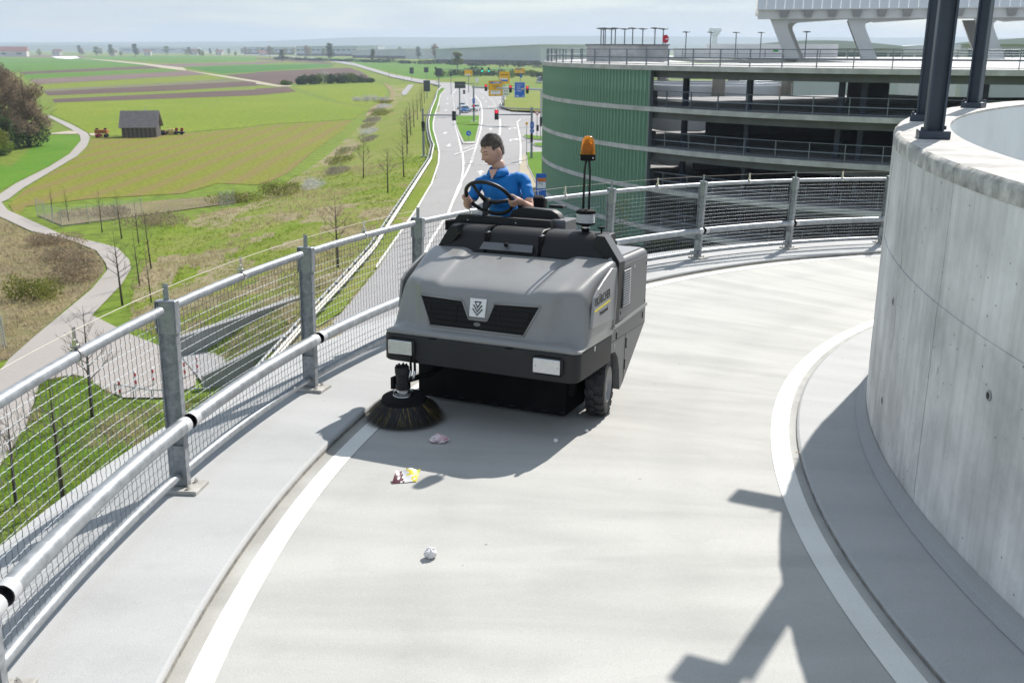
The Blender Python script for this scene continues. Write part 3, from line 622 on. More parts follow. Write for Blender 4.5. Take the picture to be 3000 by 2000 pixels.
q = MB(); q.lathe([(0, 1.468), (.077, 1.466), (.078, 1.456), (.05, 1.446), (.034, 1.44), (.034, 1.425), (.03, 1.42), (.03, 1.39), (0, 1.39)], 24, c=(bx_, by_, 0)); q.build('bowl_base', M_rub, pc, smooth=True, angle=40)
q = MB(); q.lathe([(.0345, 1.425), (.0365, 1.425), (.0365, 1.437), (.0345, 1.437)], 20, c=(bx_, by_, 0)); q.build('hose_clamp', M_steel, pc)
q = MB(); q.tube([(bx_, by_, 1.47), (bx_, by_, 1.54)], .012, 8); q.lathe([(.05, 1.478), (.055, 1.486), (.02, 1.5)], 20, c=(bx_, by_, 0)); q.build('core', M_logo_w, pc, smooth=True)
q = MB(); q.tube([(.593, .53, 1.39), (.593, .53, 1.432)], .007, 8); q.lathe([(0, 1.446), (.028, 1.445), (.031, 1.438), (.026, 1.431), (0, 1.43)], 10, c=(.593, .53, 0)); q.build('star_knob', M_rub, sw, smooth=True, angle=40)
# wheels
def tyre_wheel(x, y, s_, steer=0.):
    rt_, wd = .248, .15
    Mw = Matrix.Rotation(PI/2*s_, 3, 'Y')
    q = MB(); q.lathe([(.135, wd*.42), (.15, wd*.49), (.20, wd*.5), (rt_-.022, wd*.47), (rt_-.012, wd*.36), (rt_-.012, -wd*.36), (rt_-.022, -wd*.47), (.20, -wd*.5), (.15, -wd*.49), (.135, -wd*.42)], 48, c=(x, y, rt_), M=Mw); wh = q.build('wheel', M_tyre, sw, smooth=True, angle=40)
    lug = MB(); nl = 19
    for half in (-1, 1):
        for k in range(nl):
            a0 = 2*PI*(k+(.5 if half > 0 else 0))/nl; dw = 2*PI/nl*.80
            def P3(t, ww, r): a = a0+t*dw; zz = half*ww*wd; return Vector((x, y, rt_))+Mw @ Vector((r*math.cos(a), r*math.sin(a), zz))
            pl = [(0, .50), (.22, .30), (.0, .20), (.20, .02), (.95, .02), (.75, .20), (1.0, .30), (.80, .50)]
            top = [P3(t, w_, rt_-(.012 if w_ > .45 else .0)) for t, w_ in pl]; bot = [P3(t, w_*(1.0), rt_-.02) for t, w_ in pl]
            n8 = len(pl); lug.add(top+bot, [tuple(range(n8)) if half > 0 else tuple(range(n8))[::-1]]+[(i, (i+1) % n8, n8+(i+1) % n8, n8+i) for i in range(n8)])
    lg = lug.build('tread', M_tyre, wh); lg['kind'] = 'stuff'
    q = MB(); q.lathe([(.137, wd*.42), (.142, wd*.47), (.13, wd*.48), (.118, wd*.38), (.105, wd*.2), (.06, wd*.22), (.055, wd*.36), (0, wd*.37)], 32, c=(x, y, rt_), M=Mw); q.build('rim', mat('wheel_rim_silver', (.36, .36, .37), .5, .6), wh, smooth=True, angle=40)
    Tc = Matrix.Translation((x, y, rt_)); wh.matrix_local = Tc @ Matrix.Rotation(math.radians(steer), 4, 'Z') @ Tc.inverted()
    for k in range(5): w = 2*PI*k/5; cc = Vector((x, y, rt_))+Mw @ Vector((.08*math.cos(w), .08*math.sin(w), wd*.23)); q = MB(); q.sphere(cc, .009, 8, 6); q.build('wheel_nut', M_steel, wh)
tyre_wheel(.70, .31, 1, 9); tyre_wheel(-.70, .31, -1, 9); tyre_wheel(0, .92, 1)
# side brush
BC = Vector((-.585, -.50, 0)); tilt = Matrix.Rotation(math.radians(5), 3, 'X')
def bp(v): return BC+tilt @ Vector(v)
q = MB(); q.lathe([(0, .205), (.10, .205), (.165, .19), (.175, .16), (.17, .15), (0, .15)], 36, c=BC, M=tilt); br = q.build('side_brush', M_rub, sw, smooth=True, angle=40)
M_bris = mat('black_bristle', (.02, .019, .022), .55); M_bri2 = mat('yellow_bristle', (.42, .30, .06), .55)
for nm, m_, cnt in (('bristles', M_bris, 5200), ('yellow_bristles', M_bri2, 420)):
    q = MB()
    for k in range(cnt):
        a = random.random()*2*PI; r0 = random.uniform(.11, .17); r1 = r0+random.uniform(.12, .175); a2 = a+random.gauss(0, .05); z1 = random.uniform(.004, .03)
        p0 = bp((r0*math.cos(a), r0*math.sin(a), .165)); p1 = bp((lerp(r0, r1, .55)*math.cos(lerp(a, a2, .5)), lerp(r0, r1, .55)*math.sin(lerp(a, a2, .5)), .10)); p2 = bp((r1*math.cos(a2), r1*math.sin(a2), 0)); p2.z = max(.003, z1+(.02 if r1 < .27 else 0))
        sd_ = Vector((-math.sin(a), math.cos(a), 0))*.0013
        q.add([p0-sd_, p0+sd_, p1+sd_, p2, p1-sd_], [(0, 1, 2, 4), (4, 2, 3)])
    o_ = q.build(nm, m_, br); o_['kind'] = 'stuff'
q = MB(); q.lathe([(0, .255), (.05, .255), (.05, .235), (.075, .23), (.075, .21), (.08, .206), (0, .206)], 28, c=BC, M=tilt); q.build('drive_flange', M_steel, br, smooth=True, angle=40)
q = MB(); q.lathe([(0, .43), (.052, .43), (.055, .425), (.055, .375), (.05, .37), (.05, .30), (.058, .295), (.058, .255), (0, .255)], 24, c=BC, M=tilt); mo = q.build('brush_motor', M_blk, sw, smooth=True, angle=40)
for k in range(7): w = 2*PI*k/7; q = MB(); q.lathe([(0, .445), (.009, .445), (.009, .43)], 6, c=BC, M=tilt); o_ = q.build('bolt', M_rub, mo); o_.location = tilt @ Vector((.037*math.cos(w), .037*math.sin(w), 0))
for dx in (.055, .09):
    q = MB(); q.tube([bp((dx, 0, .33)), bp((dx+.01, .02, .40))], .011, 8); q.build('fitting', M_steel, mo, smooth=True)
    q = MB(); q.tube([bp((dx+.01, .02, .40)), bp((dx+.0, .04, .46)), bp((dx-.02, .12, .53)), Vector((-.45, -.2, .56))], .010, 8); q.build('hose', M_rub, mo, smooth=True)
q = MB(); q.tube([bp((.0, .05, .30)), bp((.10, .25, .30)), Vector((-.42, .0, .40)), Vector((-.40, .3, .45))], .022, 6).box(bp((-.075, .01, .29)), (.03, .08, .09)); q.build('brush_arm', M_rub, sw)
# ------------------------------------------------------------------ driver (same local frame as the sweeper)
person = thing('person', 'driver in a blue polo shirt looking down while steering the sweeping machine', 'person', M=MS)
M_skin = mat('skin', (.60, .36, .27), .5, 0, var=.10, scale=18, bump=.05, bscale=120); M_shirt = mat('blue_pique', (.004, .165, .50), .75, 0, var=.10, scale=9, bump=.25, bscale=14)
M_hair = mat('dark_hair', (.10, .08, .067), .65, 0, var=.65, scale=60); M_trou = mat('dark_trousers', (.03, .035, .05), .8); M_lip = mat('lips', (.36, .15, .12), .5); M_dark = mat('eye_dark', (.03, .02, .018), .4)
def skin_mesh(name, verts, edges_, radii, root=0, sub=2):
    me = bpy.data.meshes.new(name); me.from_pydata([tuple(v) for v in verts], edges_, []); ob = bpy.data.objects.new(name, me); C.objects.link(ob)
    ob.modifiers.new('skin', 'SKIN').use_smooth_shade = True; sm = ob.modifiers.new('sub', 'SUBSURF'); sm.levels = sub; sm.render_levels = sub
    for i, r in enumerate(radii): me.skin_vertices[0].data[i].radius = r if isinstance(r, tuple) else (r, r)
    me.skin_vertices[0].data[root].use_root = True
    bpy.context.view_layer.update()
    out = bpy.data.meshes.new_from_object(ob.evaluated_get(bpy.context.evaluated_depsgraph_get())); bpy.data.objects.remove(ob)
    return out
class SK_:
    def __init__(s): s.v = []; s.e = []; s.r = []
    def chain(s, pts, rad, start=None):
        prev = start
        for q, r in zip(pts, rad):
            s.v.append(Vector(q)); s.r.append(r); i = len(s.v)-1
            if prev is not None: s.e.append((prev, i))
            prev = i
        return prev
SHR = Vector((-.315, 1.085, 1.745)); SHL = Vector((-.735, 1.06, 1.705)); NK = Vector((-.535, 1.045, 1.80))
ELR = Vector((-.215, .98, 1.505)); ELL = Vector((-.79, .96, 1.49))
WRR = math.radians(-8); WLR = math.radians(187)
body = SK_()
neck = body.chain([(-.52, 1.09, 1.60), (-.53, 1.08, 1.74), NK+Vector((0, .0, .03)), NK+Vector((-.025, -.02, .10))], [.06, .050, .060, .060])
for sh, el, w, sg in ((SHR, ELR, WRR, 1), (SHL, ELL, WLR, -1)):
    g = rim_pt(w); out = (g-sc_).normalized(); tan = (e2*math.cos(w)-e1*math.sin(w)) if True else 0
    palm = g+out*.048-en*(-.012); wr = palm+(el-palm).normalized()*.085+en*.01
    last = body.chain([sh, lerp(sh, el, .5), el, lerp(el, wr, .35), lerp(el, wr, .8), wr], [.030, .044, .042, .042, .032, (.021, .028)], 0)
    pm = body.chain([lerp(wr, palm, .6), palm], [(.018, .036), (.016, .038)], last)
    upd = tan if tan.z > 0 else -tan
    for k, (ln, rr) in enumerate(((.92, .0095), (1.0, .010), (.95, .0098), (.8, .0085))):
        off = upd*(.031-.0205*k)
        k0 = g+out*.030-en*.020+off                 # knuckle on the outside, fingers wrap the side away from the driver
        body.chain([g+out*.040+en*.0+off*.9, k0, g+out*.002-en*.029*ln+off, g-out*.024*ln-en*.016+off*1.02, g-out*.024*ln+en*.006+off*1.02], [.011, rr*1.05, rr, rr*.92, rr*.8], pm)
    body.chain([g+out*.030+en*.024+upd*.030, g+out*.004+en*.030+upd*.046, g-out*.018+en*.020+upd*.058], [.013, .011, .0095], pm)
me_arms = skin_mesh('body', body.v, body.e, body.r, root=1)
# head, sculpted from a dense sphere: face towards -y
def head_fn(x, y, z):
    X, Y, Z = x*.077, y*.100, z*.122
    if Z < 0:
        t = -Z/.122; X *= 1-.30*t**1.4; Y = Y*(1-.16*t) if Y > 0 else Y*(1-.03*t)
    if Y > 0: Y *= 1.0
    def g(cx, cz, sx, sz): return math.exp(-((X-cx)/sx)**2-((Z-cz)/sz)**2)
    f = sstep((-y-.15)/.5)
    d = 0
    d += .021*g(0, -.022, .012, .016)+.013*g(0, .0, .0095, .024)+.008*g(.012, -.027, .008, .008)+.010*g(-.012, -.027, .008, .008)
    d += .007*(g(.030, .030, .020, .009)+g(-.030, .030, .020, .009))
    d -= .011*(g(.031, .010, .014, .010)+g(-.031, .010, .014, .010))
    d += .007*(g(.042, -.022, .018, .020)+g(-.042, -.022, .018, .020))
    d += .007*g(0, -.060, .022, .008)+.010*g(0, -.092, .022, .014)-.004*g(0, -.075, .02, .006)-.003*g(0, -.0525, .026, .003)
    Y -= d*f
    X += math.copysign(.004, X)*g(math.copysign(.06, X), -.06, .03, .03)
    return Vector((X, Y, Z))
hd = MB(); hd.sphere((0, 0, 0), 1, 72, 56)
hp = [head_fn(*v) for v in hd.v]
HM = Matrix.Translation((-.578, .995, 1.968)) @ Matrix.Scale(1.04, 4) @ Matrix.Rotation(math.radians(-30), 4, 'Z') @ Matrix.Rotation(math.radians(24), 4, 'X') @ Matrix.Rotation(math.radians(5), 4, 'Y')
ear = MB()
for s_ in (-1, 1):
    ear.sphere((s_*.079, .012, -.004), (.011, .021, .034), 14, 10, Matrix.Rotation(.25, 3, 'X')); ear.sphere((s_*.077, .006, -.034), (.008, .010, .012), 10, 8)
bm = bmesh.new(); bm.from_mesh(me_arms)
def addto(vs_, fs_):
    nv = [bm.verts.new(HM @ Vector(v)) for v in vs_]
    for f in fs_:
        try: bm.faces.new([nv[i] for i in f])
        except ValueError: pass
addto(hp, hd.f); addto(ear.v, ear.f)
me_b = bpy.data.meshes.new('body'); bm.to_mesh(me_b); bm.free(); me_b.materials.append(M_skin)
ob = place('body', me_b, person)
rm = ob.modifiers.new('fuse', 'REMESH'); rm.mode = 'VOXEL'; rm.voxel_size = .0036; rm.use_smooth_shade = True
sm_ = ob.modifiers.new('smooth', 'SMOOTH'); sm_.factor = .4; sm_.iterations = 2
# hair: shell over the back and top plus many short tufts
def hairy(v, n):      # head-local
    if v.y < -.02: return v.z > .074+.014*noise.noise(v*60)-(.045*sstep((abs(v.x)-.052)/.02)*sstep((v.y+.075)/.05))
    lim = lerp(.040, -.055, sstep((v.y+.02)/.085))
    if abs(v.x) > .06 and abs(v.y-.012) < .026 and v.z < .034: return False
    return v.z > lim
hs_ = MB(); keep = {}
for i, v in enumerate(hp):
    nrm = Vector((v.x/.077**2, v.y/.1**2, v.z/.122**2)).normalized()
    th = .0035+.010*sstep((v.z-.02)/.09)+.007*noise.noise(v*48)*sstep((v.z+.02)/.08)
    keep[i] = hairy(v, nrm); hs_.v.append(tuple(HM @ (v+nrm*th if keep[i] else v-nrm*.002)))
hs_.f = [f for f in hd.f if sum(keep[i] for i in f) >= 2]
hair = hs_.build('hair', M_hair, person, smooth=True)
tf = MB(); cand = [i for i in keep if keep[i]]
for k in range(4200):
    v = hp[random.choice(cand)]; nrm = Vector((v.x/.077**2, v.y/.1**2, v.z/.122**2)).normalized(); top = sstep(v.z/.10)
    b0 = v+nrm*(.003+.012*top)+Vector((random.gauss(0, .003), random.gauss(0, .003), random.gauss(0, .003)))
    dr = (nrm*(.12+.30*top)+Vector((random.gauss(0, .3), .75+random.gauss(0, .3), -.7*(1-top)+random.gauss(0, .2)))).normalized(); ln = .010+.014*top*random.random()
    sd_ = dr.cross(nrm)
    if sd_.length < 1e-4: continue
    sd_ = sd_.normalized()*.0009; b0, t_, s2 = HM @ b0, HM @ (b0+dr*ln), HM.to_3x3() @ sd_
    tf.add([b0-s2, b0+s2, t_], [(0, 1, 2)])
t_o = tf.build('hair_tufts', M_hair, hair); t_o['kind'] = 'stuff'
def face_strip(pts, r, m_, nm):
    P_ = []
    for x, z in pts:
        best = min(hp, key=lambda v: (v.x-x)**2+(v.z-z)**2+(.1 if v.y > 0 else 0)); P_.append(HM @ (Vector((x, best.y, z))+Vector((0, -.0006, 0))))
    q = MB(); q.tube(P_, r, 6); return q.build(nm, m_, person, smooth=True)
for s_ in (-1, 1):
    face_strip([(s_*.014, .033), (s_*.026, .038), (s_*.040, .037), (s_*.051, .030)], [.002, .004, .004, .0015], M_hair, 'eyebrow')
    face_strip([(s_*.017, .010), (s_*.030, .007), (s_*.042, .010)], [.0015, .003, .0015], M_dark, 'eye')
face_strip([(-.024, -.054), (-.010, -.0565), (0, -.056), (.010, -.0565), (.024, -.053)], [.0015, .003, .0034, .003, .0015], M_lip, 'mouth')
# polo shirt
sh = SK_()
sh.chain([(-.50, 1.10, 1.18), (-.505, 1.10, 1.36), (-.515, 1.09, 1.52), (-.525, 1.085, 1.64), (-.53, 1.075, 1.725), (-.535, 1.06, 1.785)], [(.165, .135), (.17, .14), (.182, .135), (.178, .125), (.118, .10), (.066, .07)])
for s0, el in ((SHR, ELR), (SHL, ELL)):
    sh.chain([lerp(Vector((-.525, 1.085, 1.70)), s0, .75), s0+Vector((0, 0, -.012)), lerp(s0, el, .45), lerp(s0, el, .80)], [.070, .060, .055, .060], 3)
me_s = skin_mesh('polo_shirt', sh.v, sh.e, sh.r, root=1); me_s.materials.clear(); me_s.materials.append(M_shirt)
for v in me_s.vertices:       # creases
    n_ = noise.noise(v.co*8)*.010-abs(noise.noise(Vector((v.co.x*9+v.co.z*12, v.co.y*8, v.co.z*21-v.co.x*6))))*.040+.008; v.co += v.normal*n_
shirt = place('polo_shirt', me_s, person)
sb = shirt.modifiers.new('sub', 'SUBSURF'); sb.levels = 1; sb.render_levels = 1
nz = NK+Vector((-.012, -.01, .018))
for s_ in (-1, 1):      # collar wings
    q = MB(); n = 10
    for i in range(n+1):
        a = lerp(PI*.5, PI*1.47, i/n) if s_ < 0 else lerp(PI*.5, -PI*.47, i/n)
        hi = Vector((math.cos(a)*.068, math.sin(a)*.070, .022-.03*(1-math.sin(a))*.5)); lo = Vector((math.cos(a)*.098, math.sin(a)*.098, -.028-.035*(1-math.sin(a))*.5))
        if i == n: lo += Vector((s_*.022, -.004, -.014))
        q.v += [tuple(nz+hi), tuple(nz+hi*1.06+Vector((0, 0, .004))), tuple(nz+lo)]
    q.f += [(3*i+k, 3*i+k+1, 3*i+4+k, 3*i+3+k) for i in range(n) for k in range(2)]
    cl = q.build('collar', M_shirt, shirt, smooth=True); so = cl.modifiers.new('thick', 'SOLIDIFY'); so.thickness = .004
# open neck: a wedge of skin between the collar wings
q = MB(); q.add([nz+Vector((-.042, -.085, .0)), nz+Vector((.042, -.085, .0)), nz+Vector((.006, -.128, -.085))], [(0, 1, 2)]); q.build('open_neck', M_skin, shirt)
q = MB(); q.box(nz+Vector((.03, -.150, -.19)), (.016, .004, .11)); q.build('placket', M_shirt, shirt)
# trousers and shoes, mostly hidden behind the dashboard
tr = SK_(); h_ = tr.chain([(-.50, 1.10, 1.30), (-.50, 1.08, 1.25)], [.13, .14])
for sx in (-.1, .1): tr.chain([(-.50+sx, 1.0, 1.24), (-.50+sx*1.2, .80, 1.24), (-.50+sx*1.2, .78, 1.02), (-.50+sx*1.2, .78, .86)], [.085, .065, .055, .048], h_)
me_t = skin_mesh('trousers', tr.v, tr.e, tr.r, root=1); me_t.materials.clear(); me_t.materials.append(M_trou); place('trousers', me_t, person)
# ------------------------------------------------------------------ litter on the ramp
def ramp_at(x, y):
    a = math.atan2(y-HY, x-HX) % (2*PI); return zr(a)+DR
M_pap = mat('crumpled_paper', (.72, .68, .69), .8, 0, col2=(.80, .79, .80), scale=30); M_papr = mat('printed_paper', (.75, .74, .76), .7, 0, col2=(.62, .34, .38), scale=26, detail=2)
def crumple(name, label, x, y, r, m, seed, flat=1.):
    q = MB(); q.sphere((0, 0, 0), 1, 22, 14); v2 = []
    for v in q.v:
        v = Vector(v); n1 = noise.noise(v*2.2+Vector((seed, 0, 0)))+.6*abs(noise.noise(v*5+Vector((0, seed, 0)))); k = 1+.45*n1
        v2.append((v.x*r[0]*k, v.y*r[1]*k, max(-r[2]*.8, v.z*r[2]*k)))
    q.v = v2; o = q.build(name, m); o.location = (x, y, ramp_at(x, y)+r[2]*.8+.002); return tag(o, label, 'litter', 'litter on the ramp')
crumple('paper_ball', 'crumpled white paper ball lying alone on the sunlit ramp', -.442, 4.86, (.032, .030, .030), M_pap, 3.)
crumple('crumpled_wrapper', 'crumpled white and red paper beside the brush', -.532, 6.75, (.058, .04, .03), M_papr, 9.)
crumple('paper_scrap', 'small white paper scrap in the shadow under the bumper', .32, 6.775, (.016, .015, .014), M_pap, 5.)
crumple('paper_scrap', 'tiny white paper scrap beside the front tyre', .565, 7.03, (.012, .010, .009), M_pap, 6.)
M_wr = mat('snack_wrapper', (.82, .80, .78), .35, .1, scale=7)
w = MB(); w.grid(lambda u, v: ((u-.5)*.19+(v-.5)*.05, (v-.5)*.115, .006+.055*v+.012*math.sin(u*9+v*3)*v), 12, 8)
wm = w.mesh('snack_wrapper', [M_wr, mat('wrapper_maroon', (.10, .02, .035), .4), mat('wrapper_yellow', (.8, .65, .03), .4), mat('wrapper_green', (.45, .55, .05), .4)], smooth=True)
for f in wm.polygons:
    c = f.center; u = c.x/.2+.5; nn = noise.noise(Vector((c.x*55, c.y*55, 2)))
    if u < .36 and nn > -.25: f.material_index = 1
    elif u > .55 and nn > -.05: f.material_index = 2
    elif u > .8: f.material_index = 3
wo_ = place('snack_wrapper', wm); wo_.location = (-.69, 6.0, ramp_at(-.69, 6.0)+.003); wo_.scale = (.85, .85, .85); wo_.rotation_euler = (0, .0, .25); tag(wo_, 'open snack wrapper with yellow and maroon print at the edge of the shadow', 'litter', 'litter on the ramp')
q = MB(); q.box((0, 0, .004), (.035, .009, .006), bev=.002); cg = q.build('cigarette_butt', mat('cigarette', (.45, .25, .15), .8, col2=(.7, .66, .6), scale=40)); cg.location = (2.02, 6.52, ramp_at(2.02, 6.52)+.032); cg.rotation_euler = (0, 0, -.4); tag(cg, 'small brown scrap on the shaded inner walkway beside the wall', 'litter', 'litter on the ramp')
